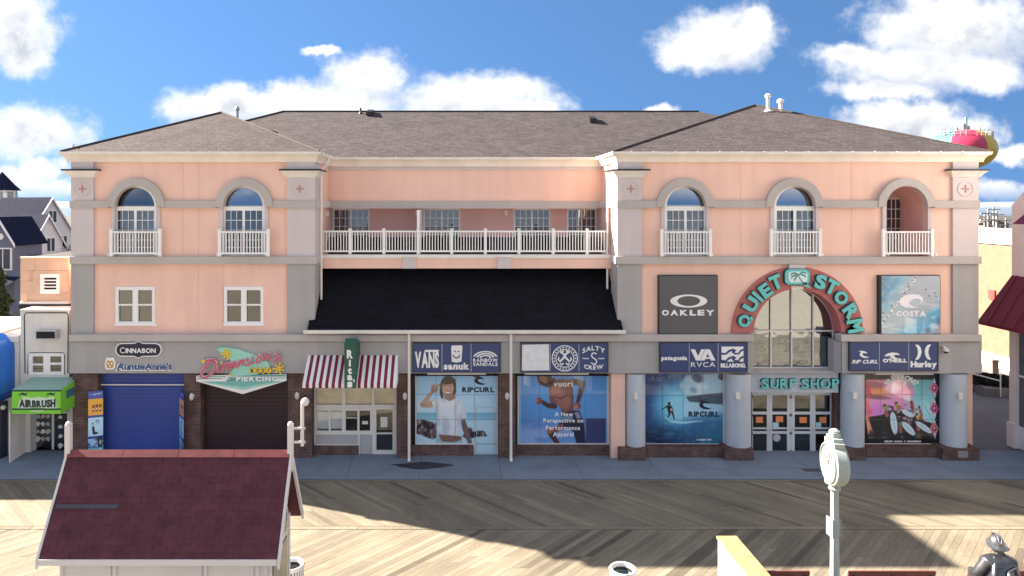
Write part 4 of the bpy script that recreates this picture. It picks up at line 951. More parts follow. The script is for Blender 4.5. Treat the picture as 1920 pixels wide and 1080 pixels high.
shape('sparkle', [[(423.5, 700), (424.5, 709), (433, 710.5), (424.5, 712), (423.5, 722), (422.5, 712), (414, 710.5), (422.5, 709)]], -.275, S_WHITE, dm, .012)

# ---------------------------------------------------------------- striped awning with green blade sign
aw_ = thing('striped_awning', W(657, 727, -.2), 'maroon and white striped awning over the frozen-treat window', 'awning')
CAN_R = plain('canvas_maroon', (.19, .012, .035, 1), .75); CAN_W = plain('canvas_white', (.74, .74, .76, 1), .75)
n = 29; Yt, Yf = -.21, -1.15
xt0, xt1 = fx(577.5, Yt), fx(747, Yt); xf0, xf1 = xt0+.0, xt1+.0
zt0, zf0, zv0 = fz(666, Yt), fz(720, Yf), fz(727.5, Yf)
for k in range(n):
    a, b2 = xt0+(xt1-xt0)*k/n, xt0+(xt1-xt0)*(k+1)/n
    obj('stripe', MB().add([(a, Yt, zt0), (b2, Yt, zt0), (b2, Yf, zf0), (a, Yf, zf0), (b2, Yf, zv0), (a, Yf, zv0), (a, Yt, zt0-.012), (b2, Yt, zt0-.012), (b2, Yf+.012, zf0-.012), (a, Yf+.012, zf0-.012), (b2, Yf+.012, zv0), (a, Yf+.012, zv0)],
        [(0, 3, 2, 1), (3, 5, 4, 2), (6, 7, 8, 9), (9, 8, 10, 11), (4, 5, 11, 10)]), CAN_W if k % 2 == 0 else CAN_R, aw_, fix=False)
obj('side_panel', MB().add([(xt0, Yt, zt0), (xt0, Yf, zf0), (xt0, Yf, zv0), (xt0, Yt, zv0)], [(0, 1, 2, 3)]), CAN_W, aw_, fix=False); obj('side_panel', MB().add([(xt1, Yt, zt0), (xt1, Yf, zf0), (xt1, Yf, zv0), (xt1, Yt, zv0)], [(0, 1, 2, 3)]), CAN_W, aw_, fix=False)
bl = thing('blade_sign', W(656, 727, -1.15), 'tall dark green blade sign reading downwards over the striped awning', 'sign')
Ybl = -1.2; xa, xb = fx(645.5, Ybl), fx(668, Ybl)
obj('blade', MB().prism([(Ybl, fz(727.5, Ybl)), (Ybl, fz(647, Ybl)), (Ybl+.25, fz(640, Ybl)+.06), (-.2, fz(640, -.2)), (-.2, fz(700, -.2))], 'x', xa, xb), S_GREEN, bl, bevel=.01)
for ch, y0, y1, w in (('R', 656, 672, 11), ('i', 674.5, 687, 4), ('t', 689, 701, 8), ('a', 703, 713, 10), ('s', 715.5, 726.5, 10)):
    text(ch, 656-w/2, y0, 656+w/2, y1, Ybl, S_WHITE, bl, .02, 'h')
text("'", 662.5, 711.5, 665, 716, Ybl, S_WHITE, bl, .02, 'h')

# ---------------------------------------------------------------- wall lamps and cameras
LAMPM = plain('lamp_white', (.62, .60, .58, 1), .4)
def lamp(x, y, Y, label, arm=0):
    t = thing('wall_lamp', W(x, y, Y), label, 'lamp', 'round wall lamps on the brick piers')
    c = W(x, y, Y-.16); obj('backplate', MB().lathe([(.07, Y-.0), (.07, Y-.03)], (c.x, 0, c.z), 16, 'y'), LAMPM, t); obj('head', MB().sphere(tuple(c), (.085, .07, .14), 14, 10), LAMPM, t, smooth=True)
    obj('arm', MB().tube([(c.x, Y, c.z), tuple(c)], .022, 8), LAMPM, t)
lamp(359, 744, -.05, 'white wall lamp on the brick pier between blue and maroon shutters'); lamp(557, 742, -.05, 'white wall lamp on the brick pier left of the striped awning'); lamp(759, 743, -.05, 'white wall lamp on the brick pier right of the striped awning'); lamp(951, 743, -.05, 'white wall lamp on the brick pier between the beach and runner posters')
def fixture(x, y, Y, label):
    t = thing('flood_lamp', W(x, y, Y), label, 'lamp'); c = W(x, y, Y-.35)
    obj('arm', MB().tube([(c.x-.1, Y, c.z-.02), (c.x-.1, Y-.25, c.z), (c.x, Y-.35, c.z)], .02, 8), LAMPM, t); obj('head', MB().lathe([(.05, -.1), (.1, -.06), (.12, .06), (.09, .1)], (c.x, c.y, c.z), 14, 'x'), LAMPM, t, smooth=True)
cam_ = thing('security_camera', W(1773, 660, -.2), 'white dome security camera at the right end of the fascia', 'camera')
c = W(1773, 656, -.34); obj('mount', MB().tube([(c.x-.06, -.2, c.z+.12), (c.x-.06, -.34, c.z+.1), (c.x, -.36, c.z+.04)], .04, 8), LAMPM, cam_); obj('housing', MB().lathe([(.05, .08), (.1, .04), (.105, -.04)], (c.x, -.36, c.z), 16), LAMPM, cam_, smooth=True); obj('dome', MB().sphere((c.x, -.36, c.z-.05), .085, 14, 10), BLACK, cam_, smooth=True)
# door notices
for i, (x, y, w, h, m, lb) in enumerate(((1424, 787, 13, 11, 'o', 'orange notice on the leftmost glass door'), (1461.5, 786, 13.5, 11, 'o', 'orange notice on the second glass door from the left'), (1506, 787.5, 13.5, 11, 'o', 'orange notice on the third glass door from the left'), (1543, 787.5, 13, 11, 'o', 'orange notice on the rightmost glass door'),
        (1454.5, 798.5, 11, 12.5, 'b', 'pale blue notice on the second glass door from the left'), (1535, 798, 10, 12, 'b', 'pale blue notice on the rightmost glass door'))):
    o = shape('door_notice', [rect(x-w/2, y-h/2, x+w/2, y+h/2)], Ydr+.019, plain('notice_orange', (.80, .26, .10, 1), .6) if m == 'o' else plain('notice_blue', (.42, .62, .70, 1), .6), None, .004); tag(o, lb, 'notice', 'paper notices on the entrance doors')
o = shape('door_sticker', [circ(1456.5, 821, 7, 24)], Ydr+.019, plain('sticker', (.45, .45, .55, 1), .6), None, .004); tag(o, 'round pale sticker low on the second glass door', 'sticker')
# ================================================================ printed graphics: painted procedurally, carried by fine meshes
class Canvas:
    def __init__(s, x0, y0, x1, y1, r=2.0, col=(128, 128, 128)):
        s.x0, s.y0, s.x1, s.y1, s.r = x0, y0, x1, y1, r
        s.w, s.h = int((x1-x0)*r)+1, int((y1-y0)*r)+1
        s.X, s.Y = np.meshgrid(x0+np.arange(s.w)/r, y0+np.arange(s.h)/r)
        s.a = np.ones((s.h, s.w, 3))*np.array(col, float)
    def blur(s, m, n):
        for _ in range(2):
            for ax in (0, 1):
                acc = np.zeros_like(m)
                for k in range(-n, n+1): acc += np.roll(m, k, ax)
                m = acc/(2*n+1)
        return m
    def fbm(s, cell, oct_=4, sx_=1.0, sy_=1.0):
        out = np.zeros((s.h, s.w)); amp = 1; tot = 0
        for o in range(oct_):
            c = cell/2**o; gx, gy = int((s.x1-s.x0)/(c*sx_))+3, int((s.y1-s.y0)/(c*sy_))+3; g = rng.random((gy, gx))
            u = (s.X-s.x0)/(c*sx_); v = (s.Y-s.y0)/(c*sy_); i, j = u.astype(int), v.astype(int); fu, fv = u-i, v-j; fu = fu*fu*(3-2*fu); fv = fv*fv*(3-2*fv)
            out += amp*((g[j, i]*(1-fu)+g[j, i+1]*fu)*(1-fv)+(g[j+1, i]*(1-fu)+g[j+1, i+1]*fu)*fv); tot += amp; amp *= .55
        return out/tot
    def put(s, m, col, a=1.0):
        m = np.clip(m*a, 0, 1)[..., None]; s.a = s.a*(1-m)+np.asarray(col, float)*m; return s
    def vgrad(s, stops):
        for ch in range(3): s.a[..., ch] = np.interp(s.Y, [y for y, _ in stops], [c[ch] for _, c in stops])
    def pm(s, pts, soft=1):
        m = np.zeros((s.h, s.w), bool); n = len(pts)
        for k in range(n):
            (xa, ya), (xb, yb) = pts[k], pts[(k+1) % n]
            if ya == yb: continue
            c = ((s.Y < ya) != (s.Y < yb)) & (s.X < (xb-xa)*(s.Y-ya)/(yb-ya)+xa); m ^= c
        m = m.astype(float)
        return s.blur(m, soft) if soft else m
    def em(s, cx, cy, rx, ry, ang=0, soft=.15):
        a = math.radians(ang); dx, dy = s.X-cx, s.Y-cy; u = (dx*math.cos(a)+dy*math.sin(a))/rx; v = (-dx*math.sin(a)+dy*math.cos(a))/ry
        return np.clip((1-np.sqrt(u*u+v*v))/soft+.5, 0, 1)
    def sm(s, pts, w):
        ws = w if isinstance(w, (list, tuple)) else [w]*len(pts); m = np.zeros((s.h, s.w))
        for k in range(len(pts)-1):
            (xa, ya), (xb, yb) = pts[k], pts[k+1]; dx, dy = xb-xa, yb-ya; t = np.clip(((s.X-xa)*dx+(s.Y-ya)*dy)/(dx*dx+dy*dy+1e-9), 0, 1)
            d = np.hypot(s.X-xa-dx*t, s.Y-ya-dy*t); ww = (ws[k]+(ws[k+1]-ws[k])*t)/2; m = np.maximum(m, np.clip((ww-d)/.7+.5, 0, 1))
        return m
    def colors(s, px_, py_, k):
        u = np.clip((px_-s.x0)*s.r, 0, s.w-1.001); v = np.clip((py_-s.y0)*s.r, 0, s.h-1.001); i, j = u.astype(int), v.astype(int); fu, fv = (u-i)[:, None], (v-j)[:, None]
        c = (s.a[j, i]*(1-fu)+s.a[j, i+1]*fu)*(1-fv)+(s.a[j+1, i]*(1-fu)+s.a[j+1, i+1]*fu)*fv
        c = np.clip(c/255, 0, 1); c = np.where(c <= .04045, c/12.92, ((c+.055)/1.055)**2.4)*k
        return np.concatenate([c, np.ones((len(c), 1))], 1)
PK = 1.15
def print_patch(cv, x0, y0, x1, y1, P, parent, name='panel', step=1.0, k=PK):
    """a fine grid covering these photo pixels of the print; P maps (px, py) to a point"""
    nx, ny = max(2, int((x1-x0)/step)+1), max(2, int((y1-y0)/step)+1)
    gx, gy = np.meshgrid(np.linspace(x0, x1, nx), np.linspace(y0, y1, ny)); gx, gy = gx.ravel(), gy.ravel()
    v = [P(a, b) for a, b in zip(gx, gy)]
    f = [(j*nx+i, (j+1)*nx+i, (j+1)*nx+i+1, j*nx+i+1) for j in range(ny-1) for i in range(nx-1)]
    me = bpy.data.meshes.new(name); me.from_pydata(v, [], f); at = me.color_attributes.new('print', 'FLOAT_COLOR', 'POINT')
    at.data.foreach_set('color', cv.colors(gx, gy, k).astype(np.float32).ravel()); me.materials.append(PRINT)
    o = bpy.data.objects.new(name, me); COL.objects.link(o); link_parent(o, parent); return o
def window_print(cv, cols, rows, Y, parent, skip=None):
    for i in range(len(cols)-1):
        for j in range(len(rows)-1):
            if skip and skip(i, j): continue
            print_patch(cv, cols[i]+.35, rows[j]+.35, cols[i+1]-.35, rows[j+1]-.35, lambda a, b: (fx(a, Y), Y, fz(b, Y)), parent)
YP = .335
SKIN, SKIND = (168, 138, 118), (104, 84, 84)
# ---- beach print with a person in a white T-shirt
def zz(x, y): return (770+x/6.17, 690+y/6.17)
def Z(*p): return [zz(a, b) for a, b in p]
pt = thing('window_poster', W(856, 832, YP), 'beach poster of a person in a white T-shirt waving, between two brick piers', 'poster', 'printed shop window posters')
cv = Canvas(780, 698, 933, 857)
cv.vgrad([(698, (102, 160, 208)), (735, (130, 185, 222)), (770, (170, 205, 225)), (773.5, (172, 205, 222)), (774, (92, 160, 190)), (780, (100, 170, 196)), (786, (120, 180, 205)), (789, (160, 200, 220)), (857, (172, 202, 222))])
cv.put(cv.fbm(30, 5, 3, 1), (210, 225, 235), .35)
n1 = cv.fbm(9, 4); n2 = cv.fbm(6, 4)
for m in (cv.pm(Z((60, 600), (150, 600), (240, 625), (300, 640), (300, 800), (260, 825), (180, 800), (120, 770), (60, 760))), cv.pm(Z((600, 790), (660, 690), (700, 690), (720, 740), (800, 725), (850, 730), (885, 790), (760, 795), (700, 815), (640, 820)))):
    cv.put(m, (40, 34, 46)); cv.put(m*(n1 > .5), (112, 92, 92), .8); cv.put(m*(n2 > .62), (175, 165, 165), .8)
skin = lambda m, c=SKIN: (cv.put(m, c), cv.put(m*np.clip((cv.fbm(10, 3)-.45)*3, 0, 1), (112, 94, 84), .55))
skin(cv.sm(Z((270, 410), (190, 430), (140, 425)), [13, 11, 9])); skin(cv.sm(Z((140, 425), (200, 340), (255, 260)), [10, 8, 6])); skin(cv.em(*zz(275, 240), 7, 8)); skin(cv.sm(Z((290, 220), (360, 180), (410, 148)), [5, 3.4, 2.2]))
cv.put(cv.sm(Z((250, 215), (265, 250), (245, 300)), [2, 2, 2]), (92, 74, 70), .7)
skin(cv.sm(Z((590, 570), (630, 700), (665, 800), (690, 880)), [9, 11, 9, 8]), SKIND)
hair = (34, 27, 38)
cv.put(cv.em(*zz(435, 195), 14.5, 17), hair); cv.put(cv.sm(Z((365, 200), (355, 280), (365, 345)), [7, 7, 4]), hair); cv.put(cv.sm(Z((505, 200), (510, 270), (490, 320)), [6, 6, 4]), hair)
skin(cv.pm(Z((395, 300), (505, 300), (520, 360), (455, 385), (385, 355))), (140, 112, 100))
skin(cv.em(*zz(430, 235), 11.2, 14.4, 0, .1), (180, 148, 128)); cv.put(cv.em(*zz(452, 160), 12, 4, -14), hair); cv.put(cv.em(*zz(395, 205), 2, 1), (60, 44, 44)); cv.put(cv.em(*zz(462, 205), 2, 1), (60, 44, 44))
cv.put(cv.em(*zz(430, 290), 4.6, 2.8, 0, .2), (120, 60, 62)); cv.put(cv.em(*zz(430, 286), 3.8, 1.5, 0, .2), (235, 228, 225)); cv.put(cv.em(*zz(430, 250), 1.6, 1.2), (130, 100, 88))
sh_ = cv.pm(Z((240, 385), (330, 355), (385, 352), (450, 388), (520, 352), (585, 380), (625, 450), (650, 575), (592, 602), (582, 560), (592, 800), (520, 785), (400, 775), (300, 765), (302, 560), (285, 470), (262, 445)))
cv.put(sh_, (205, 214, 224)); fold = cv.fbm(22, 4, .6, 1.6); cv.put(sh_*np.clip((fold-.48)*4, 0, 1), (150, 166, 184), .7); cv.put(sh_*np.clip((cv.X-860)/20, 0, 1), (140, 152, 172), .45)
skin(cv.pm(Z((325, 768), (450, 778), (590, 800), (590, 850), (470, 862), (345, 850))), (120, 92, 82)); cv.put(cv.pm(Z((300, 768), (335, 800), (360, 850), (470, 862), (590, 830), (605, 875), (295, 875))), (150, 178, 190)); 
cv.put(cv.pm(Z((335, 800), (390, 850), (540, 850), (585, 800), (590, 790), (450, 778))), (118, 90, 82))
window_print(cv, [781, 817.5, 853.5, 889.5, 931], [700, 740, 786.5, 832], YP, pt)
print_patch(cv, 890.5, 833, 930.5, 853.5, lambda a, b: (fx(a, YP), YP, fz(b, YP)), pt)
text('RIPCURL', 866.5, 725.7, 926.5, 735.7, YP, S_INK, pt, .006, 'h', .05); sweepcurl(pt, 898, 713, 11.5, S_INK, YP-.002)
obj('door_edge', MB().plate([rect(893, 764, 928, 850), rect(894, 765, 927, 849)], YP-.006, YP), SHG, pt)
# ---- runner print
def zz(x, y): return (960+x/6.968, 690+y/6.968)
pt = thing('window_poster', W(1056, 832, YP), 'blue poster of a bare-chested runner with white words', 'poster', 'printed shop window posters')
cv = Canvas(972, 698, 1141, 834)
cv.vgrad([(698, (62, 122, 190)), (740, (72, 140, 205)), (785, (74, 128, 190)), (800, (84, 118, 178)), (834, (92, 130, 190))])
cv.put(cv.fbm(40, 5, 2, 1), (120, 170, 220), .45); cv.put(np.clip((cv.Y-792)/18, 0, 1)*(cv.fbm(20, 4, 2.5, .8) > .5), (160, 180, 215), .45)
cv.put(np.clip((cv.X-1097)/3, 0, 1)*np.clip((cv.Y-783)/3, 0, 1), (44, 50, 92), .92)
for a, b in ((972, 977), (1136, 1141)): cv.put(((cv.X >= a) & (cv.X <= b)).astype(float), (120, 178, 225), .8)
D1, D2, HL = (66, 42, 46), (116, 74, 74), (168, 112, 104)
cv.put(cv.sm(Z((740, 190), (850, 180), (925, 210)), [10, 12, 9]), D1); cv.put(cv.sm(Z((925, 205), (895, 320), (860, 440)), [10, 9.5, 7]), D1); cv.put(cv.em(*zz(850, 495), 7, 7), D2); cv.put(cv.em(*zz(835, 510), 4, 5), HL)
cv.put(cv.pm(Z((650, 560), (800, 555), (880, 560), (935, 700), (970, 995), (845, 995), (800, 830), (700, 790), (590, 800), (640, 640))), (30, 30, 58)); cv.put(cv.pm(Z((810, 580), (870, 575), (905, 650), (850, 670))), (135, 130, 160)); cv.put(cv.pm(Z((630, 640), (790, 600), (800, 680), (640, 710))), (150, 190, 225), .6)
cv.put(cv.sm(Z((640, 770), (500, 835)), [12, 11]), D2); cv.put(cv.sm(Z((495, 835), (590, 980)), [11, 9]), D1); cv.put(cv.em(*zz(490, 820), 6, 6), HL, .7)
tor = cv.pm(Z((470, 200), (545, 150), (640, 148), (760, 150), (830, 165), (790, 250), (805, 400), (800, 560), (690, 578), (650, 560), (585, 455), (500, 405), (480, 300))); cv.put(tor, D2)
cv.put(tor*cv.em(*zz(590, 330), 15, 14, 20, .6), HL, .8); cv.put(tor*cv.em(*zz(700, 440), 14, 12, -50, .6), (150, 108, 98), .7); cv.put(tor*cv.sm(Z((560, 380), (640, 400), (720, 350)), [2, 3, 2]), D1, .8); cv.put(tor*np.clip((cv.X-1066)/12, 0, 1), D1, .6)
cv.put(cv.sm(Z((520, 400), (560, 500)), [10, 10]), D2); cv.put(cv.sm(Z((555, 500), (470, 490), (390, 440)), [10, 9, 7]), D1); cv.put(cv.em(*zz(350, 430), 6.5, 6.5), D2); cv.put(cv.em(*zz(325, 425), 2.5, 4), HL)
cv.put(cv.pm(Z((440, 190), (560, 120), (560, 200), (490, 260))), D1); cv.put(cv.em(*zz(425, 130), 13.5, 16, -25, .12), (58, 38, 38)); cv.put(cv.em(*zz(405, 165), 8.5, 9, -25, .35), (132, 92, 80)); cv.put(cv.sm(Z((330, 100), (350, 170), (460, 235)), [3, 4, 4]), (36, 26, 32))
window_print(cv, [973, 1012, 1054, 1097, 1139], [700, 740.5, 788, 831.5], YP, pt)
text('vuori', 1037.5, 715, 1074, 725, YP, S_WHITE, pt, .006, 'b'); text('A New', 1040, 772.5, 1074.5, 780.4, YP, S_WHITE, pt, .006, 'b'); text('Perspective on', 1019, 784.8, 1093.5, 794.6, YP, S_WHITE, pt, .006, 'b'); text('Performance', 1023.5, 798, 1087.5, 806.3, YP, S_WHITE, pt, .006, 'b'); text('Apparel', 1036.5, 810.3, 1075.5, 820.6, YP, S_WHITE, pt, .006, 'b')
# ---- wave print
def zz(x, y): return (1200+x/6.97, 690+y/6.97)
pt = thing('window_poster', W(1283, 833, YP), 'wave poster with a small surfer inside a blue barrel', 'poster', 'printed shop window posters')
cv = Canvas(1208, 698, 1358, 834)
cv.vgrad([(698, (48, 92, 142)), (760, (62, 128, 178)), (800, (44, 98, 140)), (834, (24, 56, 92))])
cv.put(np.clip((1240-cv.X)/30, 0, 1), (34, 56, 108), .85); st = cv.fbm(12, 5, .7, 1.6)
cv.put(np.clip((1290-cv.X)/60, 0, 1)*np.clip((735-cv.Y)/25, 0, 1)*np.clip((st-.42)*5, 0, 1), (22, 40, 84), .9); cv.put(np.clip((1290-cv.X)/50, 0, 1)*np.clip((732-cv.Y)/25, 0, 1)*np.clip((cv.fbm(7, 4, .8, 1.4)-.62)*7, 0, 1), (150, 190, 215), .8)
cv.put(cv.em(*zz(470, 480), 36, 36, 0, .75), (96, 180, 214), .95); cv.put(cv.em(*zz(500, 520), 24, 25, 0, .6), (150, 208, 228), .8)
ri = cv.pm(Z((520, 220), (600, 90), (1100, 60), (1100, 480), (620, 440), (575, 340))); cv.put(cv.blur(ri, 3), (160, 196, 212), .95); cv.put(ri*np.clip((cv.fbm(26, 5)-.5)*4, 0, 1), (205, 222, 228), .9); cv.put(cv.em(*zz(750, 130), 11, 8, 20, .6), (62, 80, 108), .9); cv.put(cv.em(*zz(700, 290), 7, 5, 30, .7), (92, 122, 146), .7); cv.put(cv.em(*zz(1060, 110), 6, 7), (40, 52, 72), .9)
cv.put(cv.pm(Z((600, 375), (830, 345), (1090, 320), (1090, 475), (880, 462), (640, 440))), (58, 72, 88), .92); cv.put(cv.pm(Z((640, 445), (1090, 482), (1090, 600), (640, 660), (560, 640), (575, 460)), 2), (165, 205, 222), .9)
cv.put(cv.pm(Z((560, 640), (1100, 560), (1100, 690), (600, 700)), 3), (84, 152, 188), .55)
cv.put(cv.sm(Z((330, 640), (400, 695), (560, 715), (830, 690)), [2, 4, 5, 1]), (170, 215, 228), .9)
low = np.clip((cv.Y-795)/12, 0, 1); cv.put(low*np.clip((1275-cv.X)/60, 0, 1), (14, 26, 58), .95); cv.put(low*np.clip((cv.fbm(10, 5, 1.6, .8)-.5)*4, 0, 1), (70, 150, 186), .45); cv.put(low*np.clip((cv.X-1290)/40, 0, 1), (50, 118, 150), .6)
cv.put(np.clip((cv.fbm(8, 4, 1.8, .6)-.6)*6, 0, 1), (120, 185, 215), .18)
K = (20, 26, 40)
cv.put(cv.em(*zz(380, 465), 2.8, 3), K); cv.put(cv.pm(Z((345, 495), (400, 485), (435, 540), (430, 580), (370, 580))), K); cv.put(cv.sm(Z((360, 495), (320, 520), (285, 542)), [2.4, 2, 1.4]), K); cv.put(cv.sm(Z((385, 575), (385, 610), (365, 640)), [4, 3.4, 2.2]), K); cv.put(cv.sm(Z((415, 570), (432, 610), (448, 670)), [4.2, 3.2, 2]), K); cv.put(cv.em(*zz(410, 545), 2.2, 2.6), (205, 170, 140))
window_print(cv, [1210, 1242, 1281, 1318, 1356], [700, 741.5, 788, 832], YP, pt)
text('RIPCURL', 1291, 771.3, 1348.5, 781.7, YP, S_INK, pt, .006, 'h', .05); sweepcurl(pt, 1320, 758.5, 12, S_INK, YP-.002)
fine_print(1306, 823, 1334, 826, YP, S_WHITE, pt, (1, 6, 4))
# ---- collage print with boards
def zz(x, y): return (1610+x/6.97, 690+y/6.97)
pt = thing('window_poster', W(1693, 833, YP), 'black-edged collage poster of people with white surfboards at sunset', 'poster', 'printed shop window posters')
cv = Canvas(1619, 698, 1767, 834, col=(16, 17, 28))
box = cv.pm(Z((100, 150), (985, 150), (975, 250), (990, 500), (985, 920), (125, 920), (95, 600)), 0)
sky_ = np.clip((cv.X-1690)/30, 0, 1)[..., None]; up = np.clip((cv.Y-710)/65, 0, 1)[..., None]
sun = (1-up)*np.array((208, 130, 150))+up*np.array((205, 140, 200)); tea = (1-up)*np.array((92, 158, 168))+up*np.array((150, 205, 210)); cv.a = np.where(box[..., None] > .5, sun*(1-sky_)+tea*sky_, cv.a)
def bp(m, c, a=1): cv.put(m*box, c, a)
bp(cv.em(*zz(250, 310), 18, 10, 0, .6), (228, 140, 90), .9); bp(cv.em(*zz(440, 260), 14, 9, 0, .7), (245, 215, 222), .8); bp(cv.em(*zz(230, 380), 26, 4, 5, .6), (120, 70, 92), .9); bp(cv.em(*zz(180, 220), 22, 7, 5, .6), (140, 84, 100), .7); bp(cv.em(*zz(250, 540), 14, 12, 0, .7), (212, 120, 205), .8); bp(cv.em(*zz(620, 310), 14, 10, 0, .7), (228, 120, 160), .8)
bp(cv.pm(Z((120, 640), (300, 615), (420, 560), (560, 560), (760, 640), (880, 700), (1000, 720), (1000, 930), (100, 930))), (38, 36, 38)); bp((cv.fbm(8, 5, 1.6, .7) > .52)*np.clip((cv.Y-805)/10, 0, 1), (108, 98, 82), .7)
for (a, b_) in (((490, 470), (530, 520)), ((690, 460), (720, 560)), ((800, 520), (820, 660)), ((640, 650), (670, 720)), ((340, 500), (370, 620)), ((760, 620), (780, 800)), ((540, 700), (550, 830))):
    bp(cv.sm([zz(*a), zz(*b_)], [6, 7]), (150, 92, 88)); bp(cv.em(*zz(a[0], a[1]-10), 3, 3.4), (52, 36, 40)); bp(cv.em(*zz(a[0]+8, a[1]+30), 4, 5), tuple(rng.integers(40, 220, 3)), .8)
bp((cv.fbm(5, 3) > .6)*cv.em(*zz(640, 600), 40, 16, 15, .3), (46, 38, 48), .9); bp((cv.fbm(5, 3) > .64)*cv.em(*zz(650, 590), 40, 14, 15, .3), (215, 180, 190), .8)
for (cx, cy, rx, ry, an) in ((460, 720, 6.3, 21.5, -8), (650, 790, 6.3, 17, -44), (850, 775, 5.2, 18, -55), (640, 595, 4.5, 13, -62), (900, 570, 10, 24, -28)):
    m = cv.em(*zz(cx, cy), rx, ry, an, .12); bp(m, (196, 214, 226) if cx != 900 else (150, 205, 215)); bp(cv.em(*zz(cx+4, cy+4), rx*.08, ry*.9, an, .5), (120, 140, 160), .7)
for cy in (265, 530, 790):
    d = cv.pm(Z((985, cy-105), (1050, cy), (1000, cy+110), (925, cy)), 1); cv.put(d, (196, 92, 130) if cy < 600 else (205, 120, 118)); cv.put(cv.em(*zz(988, cy), 4, 5), (70, 44, 60)); cv.put(cv.em(*zz(988, cy-4), 2, 2.6), (220, 170, 180)); cv.put(cv.sm(Z((985, cy-130), (995, cy-80)), [1, 3]), (215, 225, 230)); cv.put(cv.sm(Z((995, cy+70), (1000, cy+130)), [3.4, 1]), (215, 225, 230))
for y0_, c in ((160, (200, 74, 92)), (400, (222, 104, 110)), (610, (226, 150, 130))): cv.put(cv.pm(Z((100, y0_), (125, y0_+30), (185, y0_+230), (150, y0_+190), (125, y0_+270), (88, y0_+20))), c)
window_print(cv, [1621, 1651.5, 1691.5, 1728.5, 1765], [700, 740, 787, 832], YP, pt)
text('BILLABONG', 0, 0, 0, 0, YP, S_WHITE, pt, .006, 'h', .04, warp=lambda u, t: (1690+math.cos(math.radians(158-136*u))*(24+12*t), 727-math.sin(math.radians(158-136*u))*(14+10*t)))
text('77', 1684, 715.5, 1697, 719, YP, S_WHITE, pt, .005, 'b', .1); fine_print(1658, 826, 1727, 829.2, YP, S_WHITE, pt, (6, 6, 1, 10))
# ---- coast photograph sign
def zz(x, y): return (1640+x/7.714, 500+y/7.714)
co = boxsign(1648.5, 516, 1763.5, 627, 'square sign with an aerial beach picture and pale wave logo', None)
cv = Canvas(1651, 517, 1763, 627, col=(152, 172, 180))
dg = (cv.X-1650)*.75+(cv.Y-516)                          # distance across the shoreline
nz = cv.fbm(14, 5)*22-11; t = dg+nz
t2 = np.clip((62-((cv.X-1652)*1.0+(cv.Y-517)*.82)*.62+nz*.5)/20, 0, 1)
cv.put(np.clip((58+nz-((cv.X-1652)*.95+(cv.Y-517)*.62))/26, 0, 1), (100, 170, 196)); cv.put(np.clip((40+nz-((cv.X-1652)*1.0+(cv.Y-517)*.5))/30, 0, 1), (80, 122, 150))
br = ((cv.X-1763)*-.7+(627-cv.Y)); cv.put(np.clip((66+nz-br*.95)/22, 0, 1), (84, 156, 190)); cv.put(np.clip((38+nz-br)/26, 0, 1), (58, 88, 122))
foam = np.abs(((cv.X-1652)*.95+(cv.Y-517)*.62)-60-nz) < 2.6; cv.put(cv.blur(foam.astype(float), 1)*(cv.fbm(5, 3) > .45), (232, 240, 244), .9); cv.put(cv.blur(foam.astype(float), 1)*(cv.fbm(4, 3) > .58), (84, 96, 104), .8); cv.put((cv.fbm(5, 4) > .68).astype(float), (150, 160, 160), .5); cv.put(np.clip((cv.fbm(10, 4, 2, .6)-.55)*5, 0, 1), (212, 222, 226), .35)
for a in ((740, 330), (870, 380), (885, 425), (790, 425), (500, 330), (440, 370), (250, 570), (120, 670), (130, 790)): cv.put(cv.em(*zz(*a), 1.8, 1.1, 20, .5), (56, 56, 62), .85)
print_patch(cv, 1653, 517.5, 1762.5, 626, lambda a, b: (fx(a, -.165), -.165, fz(b, -.165)), co, 'face')
LOGO = plain('logo_pale', (.80, .80, .84, 1))
shape('logo_mark', [[(1686, 566), (1689, 559), (1698, 553.5), (1711, 551.5), (1723, 552.5), (1730, 558), (1730.5, 565), (1724, 569.5), (1728, 564), (1722, 560), (1712, 561), (1705, 566), (1706, 571.5), (1714, 575), (1724, 575.5), (1712, 577.5), (1698, 576.5), (1689, 572)]], -.168, LOGO, co, .006)
text('COSTA', 1680.5, 583, 1736, 593.3, -.168, LOGO, co, .006, 'h', .08)

# ---------------------------------------------------------------- tall food banners beside the blue shutter
cv = Canvas(164, 730, 195, 862, 3, (40, 66, 150))
cv.put(((cv.Y > 746) & (cv.Y < 777)).astype(float), (222, 160, 52)); cv.put(((cv.Y > 781) & (cv.Y < 816)).astype(float), (172, 212, 236)); cv.put(((cv.Y > 820) & (cv.Y < 836)).astype(float), (150, 185, 220)); cv.put((cv.Y > 837).astype(float), (92, 160, 190))
cv.put(cv.sm([(169, 738.5), (190, 737)], [3.2, 3.2])*(cv.fbm(2.4, 2, .6, 2) > .45), (150, 175, 235), .9)
for x_, h_ in ((175, 9), (182, 11), (189, 10)): cv.put(cv.pm([(x_-3, 763-h_*.4), (x_+2.6, 760-h_*.4), (x_+1.6, 770), (x_-2, 771)]), (96, 40, 36)); cv.put(cv.em(x_-.5, 765, 1.6, 2.6), (235, 190, 170))
cv.put(cv.pm([(172, 798), (177, 797), (178, 808), (184, 809), (184, 812), (174, 813)]), (36, 34, 46)); cv.put(((cv.Y > 786) & (cv.Y < 795) & (cv.X > 171) & (cv.X < 188))*(cv.fbm(2.4, 2, 1.4, .6) > .5), (70, 130, 170), .8)
cv.put(((cv.Y > 820) & (cv.Y < 836))*(cv.fbm(4, 3) > .52), (40, 70, 120), .8); cv.put(cv.pm([(184, 818), (193, 817), (193, 836), (184, 837)]), (34, 40, 52)); cv.put(cv.em(189, 828, 2, 4.5), (190, 180, 130)); cv.put(((cv.Y > 840))*(cv.fbm(5, 3) > .55), (190, 220, 230), .6)
